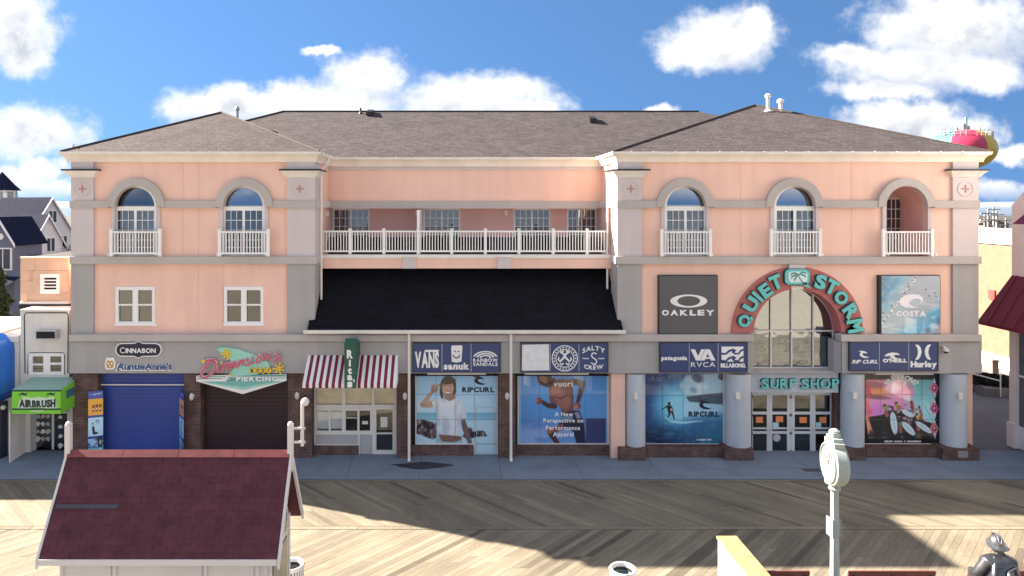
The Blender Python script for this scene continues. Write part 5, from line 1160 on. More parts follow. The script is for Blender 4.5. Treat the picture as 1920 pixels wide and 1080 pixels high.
for (x0, Y0_, x1, Y1_, lb) in ((165.5, -.18, 193.5, .0, 'tall food banner left of the blue shutter, showing full face'), (336.5, .1, 344.6, -.42, 'tall food banner right of the blue shutter, seen nearly edge-on')):
    ba = thing('food_banner', (fx(x0, Y0_), Y0_, 0), lb, 'banner', 'tall food banners beside the blue shutter')
    A = Vector((fx(x0, Y0_), Y0_, 0)); B2 = Vector((fx(x1, Y1_), Y1_, 0)); yb_ = -.01
    def Pm(a, b, A=A, B2=B2, Y0_=Y0_): t = (a-164.5)/(194.5-164.5); q = A.lerp(B2, t); return (q.x, q.y+yb_, fz(b, 0) if b < 858 else .02)
    print_patch(cv, 164.5, 732, 194.5, 859.5, Pm, ba, 'print', .5)
    d = (B2-A).normalized(); nn = Vector((-d.y, d.x, 0)); zt1 = fz(732)
    obj('board', MB().add([tuple(A+Vector((0, .002, 0))), tuple(B2+Vector((0, .002, 0))), tuple(B2+Vector((0, .03, 0))), tuple(A+Vector((0, .03, 0)))]+[tuple(p+Vector((0, 0, zt1))) for p in (A+Vector((0, .002, 0)), B2+Vector((0, .002, 0)), B2+Vector((0, .03, 0)), A+Vector((0, .03, 0)))], [(0, 1, 2, 3), (4, 5, 6, 7), (0, 1, 5, 4), (1, 2, 6, 5), (2, 3, 7, 6), (3, 0, 4, 7)]), S_NAVY, ba)
# ================================================================ boardwalk of diagonal planks
WOOD = wood_mat('weathered_plank'); WOODI = wood_mat('weathered_plank_far', True)
mb = MB(); mb.add([(-70, -24, -.048), (70, -24, -.048), (70, -2.05, -.048), (-70, -2.05, -.048)], [(0, 1, 2, 3)]); bwk = struct('boardwalk', mb, DARK)
ROWS = [(-2.24, -5.44, 1), (-5.66, -9.3, -1), (-9.52, -13.2, 1), (-13.42, -17.1, -1), (-17.32, -21, 1), (-21.2, -24, -1)]
PIT = .168*math.sqrt(2); HWD = .0815
cand = []; PROTO = {}
def pverts(v0, v1, sgn, c):                               # board in its own axes, cut along the row edges
    return [(-HWD, v0+sgn*HWD-c), (HWD, v0-sgn*HWD-c), (HWD, v1-sgn*HWD-c), (-HWD, v1+sgn*HWD-c)]
for ri, (ya, yb, sgn) in enumerate(ROWS):
    L_ = (ya-yb)*math.sqrt(2); th = math.radians(45*sgn); al = Vector((-math.sin(th), math.cos(th), 0))
    x = -46.0
    while x < 46:
        base = Vector((x, yb, 0))                         # lower row edge
        cuts = random.choice(([0, 1], [0, .42, 1], [0, .58, 1], [0, .3, 1], [0, .7, 1], [0, .5, 1]))
        for a, b in zip(cuts[:-1], cuts[1:]):
            g0, g1 = .004 if a > 0 else .006, .004 if b < 1 else .006
            v0, v1 = a*L_+g0, b*L_-g1; c = (v0+v1)/2; ctr = base+al*c
            d = CD+ctr.y; vis = 0
            if d > 3:
                px_, py_ = PX+ctr.x/d*F, PY+CH/d*F
                if -30 < px_ < 1950 and py_ < 1110: vis = (v1-v0)/d**2
                if px_ < 520 and py_ > 1000: vis = 0
            cand.append((vis, ri, sgn, th, ctr, v0, v1, c))
        x += PIT
cand.sort(key=lambda t: -t[0])
rest = MB(); nb = 0
for vis, ri, sgn, th, ctr, v0, v1, c in cand:
    z = random.uniform(-.004, 0)
    if nb < 298 and vis > 0:
        key = (ri < 1, sgn, round(v0, 3), round(v1, 3)); tilt = random.uniform(-.004, .004)
        if key not in PROTO:
            q = pverts(v0, v1, sgn, c); o = obj('plank', MB().add([(u, v, -.04) for u, v in q]+[(u, v, 0) for u, v in q], [(3, 2, 1, 0), (4, 5, 6, 7), (0, 1, 5, 4), (1, 2, 6, 5), (2, 3, 7, 6), (3, 0, 4, 7)]), WOOD, bwk, loc=(ctr.x, ctr.y, z)); PROTO[key] = o
        else: o = inst(PROTO[key], (ctr.x, ctr.y, z), bwk)
        o.rotation_euler = (0, tilt, th); nb += 1
    else:
        q = pverts(v0, v1, sgn, c); ca, sa = math.cos(th), math.sin(th)
        rest.add([(ctr.x+u*ca-v*sa, ctr.y+u*sa+v*ca, zz_+z) for zz_ in (-.04, 0) for u, v in q], [(4, 5, 6, 7), (0, 1, 5, 4), (1, 2, 6, 5), (2, 3, 7, 6), (3, 0, 4, 7)])
tag(obj('planks', rest, WOODI, bwk, fix=False), kind='stuff')
for y0, y1 in ((-2.21, -2.06),)+tuple((a[1]-.02, b[0]+.02) for a, b in zip(ROWS[:-1], ROWS[1:])):
    x = -46
    while x < 46: obj('edge_plank', MB().box((x+.005, y0, -.04), (x+4.79, y1, .001)), WOOD, bwk) if -20 < x < 18 and y0 > -10 else None; x += 4.8
mb = MB().lathe([(1.0, .004), (.99, .004)], (0, 0, 0), 8) if False else None
STAIN = mat('wet_stain', (.03, .035, .05, 1), .5, .4, 3)
c0 = G(792, 873); n = 36
mb = MB(); mb.v = [(c0.x+(1.05+.14*math.sin(3*a)+.1*math.sin(7*a+1))*math.cos(a), c0.y+(.30+.05*math.sin(4*a+2))*math.sin(a), .004) for a in [2*math.pi*k/n for k in range(n)]]; mb.f = [tuple(range(n))]
tag(obj('water_stain', mb, STAIN, walk, fix=False), 'dark wet patch below the downspout')
mb = MB(); c0 = G(1524, 882); mb.add([(c0.x-.3, c0.y-.12, .004), (c0.x+.35, c0.y-.12, .004), (c0.x+.25, c0.y+.16, .004), (c0.x-.4, c0.y+.16, .004)], [(0, 1, 2, 3)]); obj('utility_cover', mb, mat('cover_iron', (.07, .07, .075, 1), .6), walk)

# ================================================================ kiosk with steep burgundy roof
Ke, Kr, Kb = -12.4, -11.36, -10.32; zke, zkr = fz(1050, Ke), fz(846, Kr); kx0, kx1 = fx(78, Ke)-.06, fx(527, Ke)-.07
kk = thing('kiosk', ((kx0+kx1)/2, Kr, 0), 'white foreground kiosk with a steep burgundy shingle roof', 'kiosk')
KW = mat('kiosk_white', (.60, .585, .59, 1), .5, .05, 2, .1, 30); KR = mat('burgundy_shingle', (.09, .025, .037, 1), .75, .25, 3, .5, 120, objvar=.10, spec=.3); KRC = mat('ridge_red', (.20, .045, .05, 1), .55, .3, 4)
sl_ang = math.atan2(zkr-zke, Kr-Ke); sl_len = math.hypot(zkr-zke, Kr-Ke)
def slope_pt(x, t, back=False, up=0):                      # t metres up the slope
    y = Ke+math.cos(sl_ang)*t if not back else Kb-math.cos(sl_ang)*t
    return Vector((x, y-(1 if not back else -1)*math.sin(sl_ang)*up, zke+math.sin(sl_ang)*t+math.cos(sl_ang)*up))
rf = obj('roof', MB().add([(kx0, Ke, zke), (kx1, Ke, zke), (kx1, Kr, zkr), (kx0, Kr, zkr), (kx0, Kb, zke), (kx1, Kb, zke), (kx0, Ke+.06, zke-.07), (kx1, Ke+.06, zke-.07), (kx1, Kr, zkr-.1), (kx0, Kr, zkr-.1), (kx0, Kb-.06, zke-.07), (kx1, Kb-.06, zke-.07)],
    [(0, 1, 2, 3), (3, 2, 5, 4), (7, 6, 9, 8), (8, 9, 10, 11), (0, 6, 7, 1), (4, 5, 11, 10), (0, 3, 9, 6), (3, 4, 10, 9), (1, 7, 8, 2), (2, 8, 11, 5)]), KR, kk)
nc, nt = 16, 16; ex = sl_len/nc; tw = (kx1-kx0)/nt; sp = None; back = MB()
for r in range(nc):
    off = (r % 2)*.5
    for c in range(nt+1):
        a = kx0+(c-off)*tw; b = a+tw-.006; a, b = max(a, kx0), min(b, kx1)
        if b-a < .03: continue
        full = abs((b-a)-(tw-.006)) < 1e-4
        loc = slope_pt((a+b)/2, r*ex, up=.003+random.uniform(0, .003)); rot = (sl_ang-.045+random.uniform(-.012, .012), random.uniform(-.004, .004), 0)
        if r == 8 and c <= 5 and c >= 1 and False: continue
        w = b-a
        if full and sp is not None: o = inst(sp, loc, rf, rot)
        else:
            o = obj('shingle', MB().box((-w/2, 0, 0), (w/2, ex*1.18, .007)), KR, rf, loc=loc); o.rotation_euler = rot
            if full: sp = o
        p = [slope_pt(xx, t, True, u) for xx, t, u in ((a, r*ex, .012), (b, r*ex, .012), (b, r*ex+ex*1.15, .004), (a, r*ex+ex*1.15, .004))]; back.add([tuple(v) for v in p], [(0, 1, 2, 3)])
tag(obj('back_shingles', back, KR, rf, fix=False), kind='stuff')
q0, q1 = slope_pt(fx(106, -11.9), sl_len*.455, up=.02), slope_pt(fx(221, -11.9), sl_len*.455, up=.02)
obj('shingle_gap', MB().add([tuple(q0), tuple(q1), tuple(slope_pt(q1.x+.03, sl_len*.455+.075, up=.016)), tuple(slope_pt(q0.x, sl_len*.455+.075, up=.016))], [(0, 1, 2, 3)]), mat('gap_grey', (.05, .055, .075, 1), .5), rf, fix=False)  # grey strip laid on the roof for the gap of a missing shingle
xr = kx0
for k in range(4):                                        # ridge cap in lengths
    xa = kx0+(kx1-kx0)*k/4+.004; xb = kx0+(kx1-kx0)*(k+1)/4-.004
    obj('ridge_cap', MB().prism([(Kr-.10, zkr-.09), (Kr, zkr+.035), (Kr+.10, zkr-.09), (Kr+.08, zkr-.1), (Kr, zkr+.02), (Kr-.08, zkr-.1)], 'x', xa, xb), KRC, rf)
for x, s in ((kx0, -1), (kx1, 1)):                         # rakes, gable walls, finials
    for yE in (Ke, Kb):
        sg = 1 if yE == Ke else -1
        obj('barge_board', MB().add([(x+s*.0, yE-sg*.02, zke-.0), (x+s*.05, yE-sg*.02, zke), (x+s*.05, Kr, zkr+.03), (x, Kr, zkr+.03), (x, yE-sg*.02, zke-.17), (x+s*.05, yE-sg*.02, zke-.17), (x+s*.05, Kr, zkr-.17), (x, Kr, zkr-.17)], [(0, 1, 2, 3), (4, 7, 6, 5), (0, 4, 5, 1), (1, 5, 6, 2), (3, 2, 6, 7), (0, 3, 7, 4)]), KW, kk)
    obj('finial', MB().box((x+s*.001-.05 if s > 0 else x-.06, Kr-.055, zkr-.4), (x+.06 if s > 0 else x+.05, Kr+.055, zkr+.56)).lathe([(.06, zkr+.56), (.05, zkr+.6), (.02, zkr+.62)], (x+s*.005, Kr, 0), 10), KW, kk)
mx = fx(567, Kr); zl, zu = fz(836, Kr), fz(752, Kr)   # slim lamp mast bracketed to the right finial
ma = obj('lamp_mast', MB().tube([(mx, Kr, zl), (mx, Kr, zu)], .035, 8), KW, kk, smooth=True)
for y_ in (803, 829): obj('bracket', MB().box((kx1+.02, Kr-.02, fz(y_, Kr)-.02), (mx+.06, Kr+.02, fz(y_, Kr)+.02)), KW, ma)
obj('lamp_head', MB().sphere((mx+.07, Kr-.06, zu), (.085, .10, .085), 14, 10).tube([(mx, Kr, zu-.02), (mx+.07, Kr-.06, zu)], .025, 6), KW, ma, smooth=True)
wx0, wx1 = kx0+.28, kx1-.22; wy0, wy1 = Ke+.22, Kb-.22
obj('body', MB().box((wx0, wy0, 0), (wx1, wy1, zke-.01)).prism([(wy0, zke-.01), (wy1, zke-.01), (Kr, zkr-.22)], 'x', wx0, wx1), KW, kk)
obj('fascia', MB().box((kx0+.01, Ke-.025, zke-.10), (kx1-.01, Ke+.02, zke+.015)), KW, kk)
pxs = [wx0, fx(211, wy0), fx(381, wy0), fx(478, wy0), wx1]
for a, b in zip(pxs[:-1], pxs[1:]): obj('wall_panel', MB().plate([[(a+.02, .05), (b-.02, .05), (b-.02, zke-.12), (a+.02, zke-.12)], [(a+.09, .12), (b-.09, .12), (b-.09, zke-.2), (a+.09, zke-.2)]], wy0-.03, wy0+.0, px=False), KW, kk)
obj('gable_window', MB().prism([(wy0+.25, zke-.15), (wy1-.25, zke-.15), (wy1-.25, zke+.25), (Kr, zke+.75), (wy0+.25, zke+.25)], 'x', wx1, wx1+.02), mat('slate_glass', (.06, .07, .09, 1), .15), kk)
for yy in (wy0+.05, wy1-.05): obj('corner_board', MB().box((wx1, yy-.06, 0), (wx1+.025, yy+.06, zke+.1)), KW, kk)
obj('side_window', MB().box((wx1, wy0+.25, .9), (wx1+.02, wy1-.25, zke-.3)), mat('slate_glass_dark', (.05, .06, .08, 1), .15), kk)

# ================================================================ litter bins
def bin_(X, Y, label):
    t = thing('litter_bin', (X, Y, 0), label, 'bin', 'round litter bins on the boardwalk'); R = .29
    BINM = mat('bin_dark', (.03, .035, .04, 1), .5); BINW = mat('bin_rim', (.68, .68, .66, 1), .45, .08)
    obj('liner', MB().lathe([(R-.05, .04), (R-.05, .86), (R-.065, .86), (R-.065, .06)], (X, Y, 0), 28, caps=False), BINM, t, smooth=True); obj('base', MB().lathe([(R, .0), (R, .06)], (X, Y, 0), 28), BINM, t)
    obj('rim', MB().lathe([(R+.02, .86), (R+.03, .92), (R+.005, .955), (R-.035, .94), (R-.045, .86)], (X, Y, 0), 32, caps=False), BINW, t, smooth=True)
    src = None
    for k in range(26):
        a = 2*math.pi*k/26
        if src is None: src = obj('slat', MB().box((-.022, -.007, .05), (.022, .007, .875)), BINW, t, loc=(X+R*math.cos(a), Y+R*math.sin(a), 0)); o = src
        else: o = inst(src, (X+R*math.cos(a), Y+R*math.sin(a), 0), t)
        o.rotation_euler = (0, 0, a+math.pi/2)
    obj('bag', MB().lathe([(R-.066, .8), (R-.1, .74), (.02, .6)], (X, Y, 0), 20, caps=False), mat('bag_blue', (.06, .09, .12, 1), .25, .3, 9, .6, 14), t, smooth=True)
bd_ = 16.05; bin_((1168-PX)/F*bd_, bd_-CD, 'round slatted litter bin standing alone at mid boardwalk'); bin_((545-PX)/F*16.2, -9.35, 'round slatted litter bin half hidden behind the kiosk corner')

# ================================================================ street clock
CKX, CKY = (1565-PX)/F*15.0, 15.0-CD
ck = thing('street_clock', (CKX, CKY, 0), 'pale green-white post clock standing on the boardwalk', 'clock')
CKM = mat('clock_paint', (.30, .345, .335, 1), .38, .12, 5, .05, 30); CKF = mat('clock_face', (.40, .37, .31, 1), .3, .05, 6)
hz = CH-(868-PY)/F*15
obj('base', MB().lathe([(.32, 0), (.32, .12), (.26, .16), (.22, .5), (.14, .6), (.12, .8)], (CKX, CKY, 0), 8), CKM, ck)
obj('post', MB().lathe([(.105, .8), (.088, hz-1.3), (.085, hz-.5)], (CKX, CKY, 0), 8), CKM, ck)
zc = CH-(988-PY)/F*15
obj('collar', MB().box((CKX-.12, CKY-.13, zc-.2), (CKX-.09, CKY+.13, zc+.2)).box((CKX+.09, CKY-.1, zc-.2), (CKX+.105, CKY+.1, zc+.2)).box((CKX-.09, CKY-.08, zc-.19), (CKX+.09, CKY+.08, zc+.19)), CKM, ck, bevel=.012)
fa = math.atan2(.14, -.99); Rm = Matrix.Translation((CKX, CKY, hz)) @ Matrix.Rotation(fa, 4, 'Z')   # drum axis along local x, face towards the left
dr_ = obj('drum', MB().lathe([(.40, -.12), (.455, -.12), (.475, -.1), (.475, .1), (.455, .12), (.40, .12)], (0, 0, 0), 40, 'x').xf(Rm), CKM, ck, smooth=True)
for s in (-1, 1):
    fc = obj('face', MB().lathe([(.385, .12), (.385, .126)], (0, 0, 0), 36, 'x').xf(Rm @ Matrix.Rotation(0 if s > 0 else math.pi, 4, 'Z')), CKF, ck)
    obj('bezel', MB().lathe([(.43, .11), (.425, .155), (.40, .16), (.385, .13)], (0, 0, 0), 36, 'x', caps=False).xf(Rm @ Matrix.Rotation(0 if s > 0 else math.pi, 4, 'Z')), CKM, ck, smooth=True)
    tm = MB()
    for k in range(12):
        a = 2*math.pi*k/12; r0, r1 = (.30, .345); n_ = Vector((0, math.cos(a), math.sin(a))); tt = Vector((0, -math.sin(a), math.cos(a)))*.011
        tm.add([tuple(n_*r0-tt+Vector((.128, 0, 0))), tuple(n_*r0+tt+Vector((.128, 0, 0))), tuple(n_*r1+tt+Vector((.128, 0, 0))), tuple(n_*r1-tt+Vector((.128, 0, 0)))], [(0, 1, 2, 3)])
    M2 = Rm @ Matrix.Rotation(0 if s > 0 else math.pi, 4, 'Z'); GOLD = mat('clock_marks', (.42, .36, .25, 1), .4)
    obj('hour_mark', tm.xf(M2), GOLD, fc, fix=False)
    for ang, ln, w in ((.9, .2, .014), (-.35, .27, .010)):
        obj('hand', MB().box((.132, -w, -.04), (.136, w, ln)).xf(M2 @ Matrix.Rotation(ang, 4, 'X')), BLACK, fc)
    obj('palm_mark', MB().lathe([(.07, .127), (.07, .129)], (0, 0, 0), 5, 'x').xf(M2), GOLD, fc)
obj('crown', MB().box((-.11, -.27, .40), (.11, .27, .50)).box((-.1, -.2, .5), (.1, .2, .58)).box((-.08, -.12, .58), (.08, .12, .68)).lathe([(.1, .68), (.11, .71), (.05, .75)], (0, 0, 0), 12).xf(Rm), CKM, ck, bevel=.008)
obj('neck', MB().lathe([(.085, -.62), (.13, -.56), (.1, -.5), (.2, -.44), (.2, -.4)], (CKX, CKY, hz), 12), CKM, ck)

# ================================================================ low memorial wall, benches, statue
mwx0, mwx1 = (1343-PX)/F*17.1, (1381-PX)/F*17.1
mw = thing('memorial_wall', ((mwx0+mwx1)/2, -11.5, 0), 'low white wall with a yellow stone coping at the bottom edge', 'wall')
obj('wall', MB().box((mwx0+.03, -15.5, 0), (mwx1-.03, -8.53, 1.13)), mat('wall_white', (.40, .385, .37, 1), .7, .1, 2, .2, 60), mw)
for k in range(7): obj('coping_stone', MB().box((mwx0, -15.5+k*1.0+.004, 1.13), (mwx1, -14.5+k*1.0-.004, 1.2)), mat('coping_stone', (.32, .235, .12, 1), .7, .25, 3, .2, 50), mw, bevel=.008)
BEN = mat('bench_brown', (.14, .045, .04, 1), .5, .15, 4); BLEG = mat('bench_iron', (.03, .03, .03, 1), .5)
def bench(X0, X1, label):
    t = thing('bench', ((X0+X1)/2, -9.75, 0), label, 'bench', 'red-brown benches along the bottom edge'); src = None
    for k in range(4): obj('back_slat', MB().box((X0, -9.62+.02*k, .82-.105*k), (X1, -9.58+.02*k, .91-.105*k)), BEN, t, bevel=.006)
    for k in range(4): obj('seat_slat', MB().box((X0, -9.68-.115*k, .42), (X1, -9.58-.115*k, .455)), BEN, t, bevel=.006)
    for x in (X0+.12, (X0+X1)/2, X1-.12): obj('leg', MB().box((x-.03, -10.03, 0), (x+.03, -9.96, .42)).box((x-.03, -9.6, 0), (x+.03, -9.54, .87)).box((x-.03, -10.03, .38), (x+.03, -9.54, .42)), BLEG, t)
bench((1436-PX)/F*16, (1518-PX)/F*16, 'red-brown bench between the memorial wall and the clock'); bench((1590-PX)/F*16, (1754-PX)/F*16, 'long red-brown bench right of the clock post'); bench((1815-PX)/F*16, (1960-PX)/F*16, 'red-brown bench behind the firefighter statue')

STX, STY = (1876-PX)/F*12.5, 12.5-CD; zh = CH-(1011-PY)/F*12.5   # top of the helmet
SM = mat('statue_metal', (.20, .205, .22, 1), .38, .35, 7, .3, 25, metal=.85); SMD = mat('statue_dark', (.10, .105, .12, 1), .36, .4, 6, .3, 25, metal=.7)
st = thing('firefighter_statue', (STX, STY, 0), 'silvery metal statue of a kneeling firefighter in helmet, seen from behind', 'statue')
zp = zh-1.40
obj('pedestal', MB().box((STX-.6, STY-.6, 0), (STX+.6, STY+.7, zp-.08)).box((STX-.66, STY-.66, zp-.08), (STX+.66, STY+.76, zp)), mat('granite', (.18, .17, .17, 1), .4, .3, 20), st, bevel=.015)
def S(x, y, z): return Vector((STX+x*1.03, STY+y*1.03, zp+z*1.03))
J_ = {'pel': (0, 0, .42, .2), 'sp': (0, .0, .62, .215), 'ch': (.01, .05, .83, .225), 'up': (.02, .08, .97, .15), 'nk': (.03, .10, 1.06, .075), 'hd': (.05, .15, 1.18, .10), 'ht': (.055, .16, 1.26, .085),
      'ls': (-.2, .06, .94, .105), 'le': (-.31, .14, .68, .085), 'lw': (-.24, .38, .60, .06), 'lh': (-.18, .45, .60, .055), 'rs': (.24, .07, .92, .105), 're': (.36, .13, .66, .085), 'rw': (.28, .37, .58, .06), 'rh': (.22, .44, .58, .055),
      'lhp': (-.12, .03, .40, .14), 'lk': (-.18, .46, .46, .095), 'la': (-.18, .42, .09, .065), 'lt': (-.18, .58, .05, .05), 'rhp': (.13, .02, .36, .14), 'rk': (.16, .30, .08, .10), 'ra': (.15, -.12, .07, .065), 'rt': (.15, -.22, .06, .05)}
E_ = [('pel', 'sp'), ('sp', 'ch'), ('ch', 'up'), ('up', 'nk'), ('nk', 'hd'), ('hd', 'ht'), ('up', 'ls'), ('ls', 'le'), ('le', 'lw'), ('lw', 'lh'), ('up', 'rs'), ('rs', 're'), ('re', 'rw'), ('rw', 'rh'), ('pel', 'lhp'), ('lhp', 'lk'), ('lk', 'la'), ('la', 'lt'), ('pel', 'rhp'), ('rhp', 'rk'), ('rk', 'ra'), ('ra', 'rt')]
ks = list(J_); me = bpy.data.meshes.new('body'); me.from_pydata([tuple(S(*J_[k][:3])) for k in ks], [(ks.index(a), ks.index(b)) for a, b in E_], [])
bo = bpy.data.objects.new('body', me); COL.objects.link(bo); me.materials.append(SMD); link_parent(bo, st)
sk = bo.modifiers.new('skin', 'SKIN'); sk.use_smooth_shade = True
for i, k in enumerate(ks): r = J_[k][3]*1.12; me.skin_vertices[0].data[i].radius = (r, r*.9)
me.skin_vertices[0].data[0].use_root = True
ss_ = bo.modifiers.new('sub', 'SUBSURF'); ss_.levels = ss_.render_levels = 2
hc = S(.055, .16, 1.235); tilt = Matrix.Translation(hc) @ Matrix.Rotation(-.35, 4, 'Z') @ Matrix.Rotation(.16, 4, 'X')
hm = obj('helmet', MB().sphere((0, 0, .0), (.112, .135, .128), 20, 12).xf(tilt), SM, st, smooth=True)
br_ = MB(); nB = 28
for k in range(nB):
    a = 2*math.pi*k/nB; ex_ = .035+(.055 if math.sin(a) < -.3 else .015); br_.v += [tuple((.110*math.cos(a), .132*math.sin(a), .0)), ((.110+ex_)*math.cos(a), (.132+ex_)*math.sin(a), -.035), ((.110+ex_)*math.cos(a), (.132+ex_)*math.sin(a), -.05), (.104*math.cos(a), .126*math.sin(a), -.02)]
for k in range(nB):
    for j in range(4): a, b = k*4+j, k*4+(j+1) % 4; c, d = ((k+1) % nB)*4+(j+1) % 4, ((k+1) % nB)*4+j; br_.f.append((a, b, c, d))
obj('brim', br_.xf(tilt), SM, hm, smooth=True)
for a in (-.5, 0, .5): obj('ridge', MB().tube([tuple(Vector((.115*math.sin(a)*math.cos(t)*1.0, .139*math.sin(t)*1.0, .133*math.cos(t)*math.cos(a)*1.0))) for t in [(-80+16*k)*math.pi/180 for k in range(11)]], .011, 6).xf(tilt), SM, hm, smooth=True)
obj('badge', MB().box((-.035, .13, .0), (.035, .15, .09)).xf(tilt), SMD, hm)
# coat back panel, strap, air cylinder
co_ = MB(); prof = [(.0, -.02, 1.02, .10), (.0, -.06, .9, .19), (.0, -.10, .72, .22), (.0, -.11, .52, .235), (.0, -.07, .3, .26), (0, -.02, .14, .28)]
nS = 24
for (x, y, z, r) in prof:
    for k in range(nS): a = 2*math.pi*k/nS; p = S(x+.01+r*1.08*math.cos(a), .06+r*.95*math.sin(a)+(.03*math.sin(5*a)*(1.02-z)), z); co_.v.append(tuple(p))
for i in range(len(prof)-1):
    for k in range(nS): a, b = i*nS+k, i*nS+(k+1) % nS; co_.f.append((a, b, b+nS, a+nS))
obj('coat', co_, SMD, st, smooth=True)
obj('strap', MB().tube([S(-.10, .02, 1.03), S(-.17, -.08, .92), S(-.22, -.135, .72), S(-.235, -.16, .5), S(-.25, -.13, .3)], [.022, .04, .045, .045, .04], 8), SM, st, smooth=True)
obj('strap', MB().tube([S(.14, .02, 1.03), S(.2, -.08, .92), S(.25, -.13, .72), S(.27, -.14, .5)], [.015, .022, .024, .022], 8), SM, st, smooth=True)
obj('air_cylinder', MB().tube([S(.03, -.17, .34), S(.03, -.19, .40), S(.03, -.2, .72), S(.03, -.17, .82), S(.03, -.14, .86)], [.04, .085, .085, .06, .02], 14), SMD, st, smooth=True)
obj('hose', MB().tube([S(.03, -.15, .86), S(.16, -.12, .9), S(.3, .0, .86), S(.36, .1, .72), S(.4, .12, .6)], .016, 8), SM, st, smooth=True)
# ================================================================ neighbours on the left
GLW = mat('shop_glass', (.10, .13, .17, 1), .1)
BROWNR = mat('brown_roof', (.10, .075, .06, 1), .9, .2, 2, spec=.05)
CRM = mat('cream_wall', (.72, .70, .66, 1), .85, .08, 1.2, .2, 60, streak=.1); CRB = mat('trim_black', (.02, .025, .025, 1), .6)
Ya = .25
ab = thing('airbrush_shop', (fx(85, Ya), Ya, 0), 'narrow cream two-storey shop squeezed beside the peach building', 'building')
xa, xb = fx(38, Ya), fx(129.5, Ya)
def AB(nm, m, x0, y0, x1, y1, Y0, Y1, par=ab, **k): return obj(nm, MB().pbox(x0, y0, x1, y1, Y0, Y1), m, par, **k)
obj('wall', MB().plate([rect(38, 582, 129.5, 742), rect(54, 663, 120, 702)], Ya, Ya+.3).box((xa, Ya+.3, 0), (xa+.2, 6, fz(582, Ya))).box((xb-.2, Ya+.3, 0), (xb, 6, fz(582, Ya))), CRM, ab)
AB('roof_edge', WHITE, 37, 580.5, 129.4, 583, Ya-.06, 1.1); AB('soffit', DARK, 38, 742, 129.5, 745, Ya, 2.0)
obj('outline', MB().tube([W(47, 700, Ya-.01), W(45.5, 590, Ya-.01), W(49, 586.5, Ya-.01), W(124, 586.5, Ya-.01), W(128, 590, Ya-.01), W(127, 700, Ya-.01)], .018, 6), CRB, ab)
obj('outline', MB().tube([W(52, 702, Ya-.01), W(53, 665, Ya-.01), W(56, 661.5, Ya-.01), W(118, 661.5, Ya-.01), W(121, 665, Ya-.01), W(121, 702, Ya-.01)], .016, 6), CRB, ab)
ac = AB('air_conditioner', SHG, 66.5, 620, 104, 636, Ya-.3, Ya); AB('grille', DARK, 68, 622, 102.5, 634.5, Ya-.31, Ya-.29, ac)
awn = obj('window', MB().plate([rect(53, 662, 121, 703), rect(61, 668, 81, 682), rect(61, 685, 81, 698), rect(94, 668, 115, 680), rect(94, 684, 115, 697)], Ya-.02, Ya+.08), VINYL, ab)
for r in ((60, 667, 82, 699), (93, 667, 116, 698)): AB('pane', GLASSD, *r, Ya+.03, Ya+.04, awn)
AB('blind', mat('orange_blind', (.5, .24, .10, 1), .8), 60, 666, 116, 683, Ya+.12, Ya+.14, awn)
AB('room_wall', ROOM, 40, 640, 128, 742, 2.2, 2.3)
# recessed entrance
Yd2 = .9
AB('entrance_wall', CRM, 57, 745, 64.5, 853, Yd2-.02, Yd2+.2); AB('entrance_wall', CRM, 40, 745, 57, 872, Yd2-.1, Yd2+.2)
obj('side_wall', MB().add([tuple(W(19, 772, -.5)), tuple(W(58, 772, Yd2)), (fx(58, Yd2), Yd2, 0), (fx(19, -.5), -.5, 0), tuple(W(17, 772, -.5)), tuple(W(54, 772, Yd2)), (fx(54, Yd2), Yd2, 0), (fx(17, -.5), -.5, 0)], [(0, 1, 2, 3), (4, 7, 6, 5), (0, 3, 7, 4), (1, 5, 6, 2), (0, 4, 5, 1)]), WHITE, ab)
dd = obj('glass_door', MB().plate([rect(64, 772, 128, 854), rect(67, 775, 97, 849), rect(101, 775, 126, 849)], Yd2, Yd2+.06), WHITE, ab)
AB('pane', GLASSD, 66, 774, 98, 850, Yd2+.02, Yd2+.03, dd); AB('pane', GLASSD, 100, 774, 127, 850, Yd2+.02, Yd2+.03, dd); AB('display', DARK, 64, 772, 128, 856, Yd2+.4, Yd2+.45, dd)
for i in range(16):
    cx, cy = (71+(i % 3)*9.5, 781+(i//3)*14) if i < 12 else (113, 782+(i-12)*18)
    r = random.uniform(3.2, 4.8); cl = random.choice(((.7, .7, .7, 1), (.6, .62, .66, 1), (.72, .7, .66, 1), (.45, .5, .42, 1), (.35, .45, .55, 1), (.5, .35, .3, 1)))
    obj('sticker', MB().plate([[(cx+r*(1+.25*math.sin(3*a+i))*math.cos(a), cy+r*(1+.2*math.cos(2*a+i))*math.sin(a)) for a in [2*math.pi*k/14 for k in range(14)]]], Yd2+.012, Yd2+.018), plain('sticker_print', cl, .5), dd)
AB('doormat', DARK, 60, 853, 128, 856, Yd2-.6, Yd2)
# green box awning
GA = thing('green_awning', W(80, 776, -.6), 'lime green box awning with airbrush lettering', 'awning')
LIME = plain('lime_canvas', (.20, .58, .045, 1), .6); GTOP = plain('green_grey_canvas', (.26, .42, .36, 1), .6); GDK = plain('dark_green', (.01, .07, .05, 1), .6)
Yf = -.95; x0_, x1_ = fx(22.5, Yf), fx(114, Yf); zb1, zt1 = fz(776, Yf), fz(731, Yf); zw = fz(707, Ya)
obj('front', MB().box((x0_, Yf, zb1), (x1_, Yf+.02, zt1)), LIME, GA)
obj('top', MB().add([(x0_, Yf, zt1+.002), (x1_, Yf, zt1+.002), (x1_, Ya, zw), (x0_, Ya, zw)], [(0, 1, 2, 3)]), GTOP, GA, fix=False)
for x in (x0_, x1_): obj('side', MB().add([(x, Yf+.001, zb1), (x, Yf+.001, zt1), (x, Ya, zw), (x, Ya, zb1)], [(0, 1, 2, 3)]), LIME, GA, fix=False)
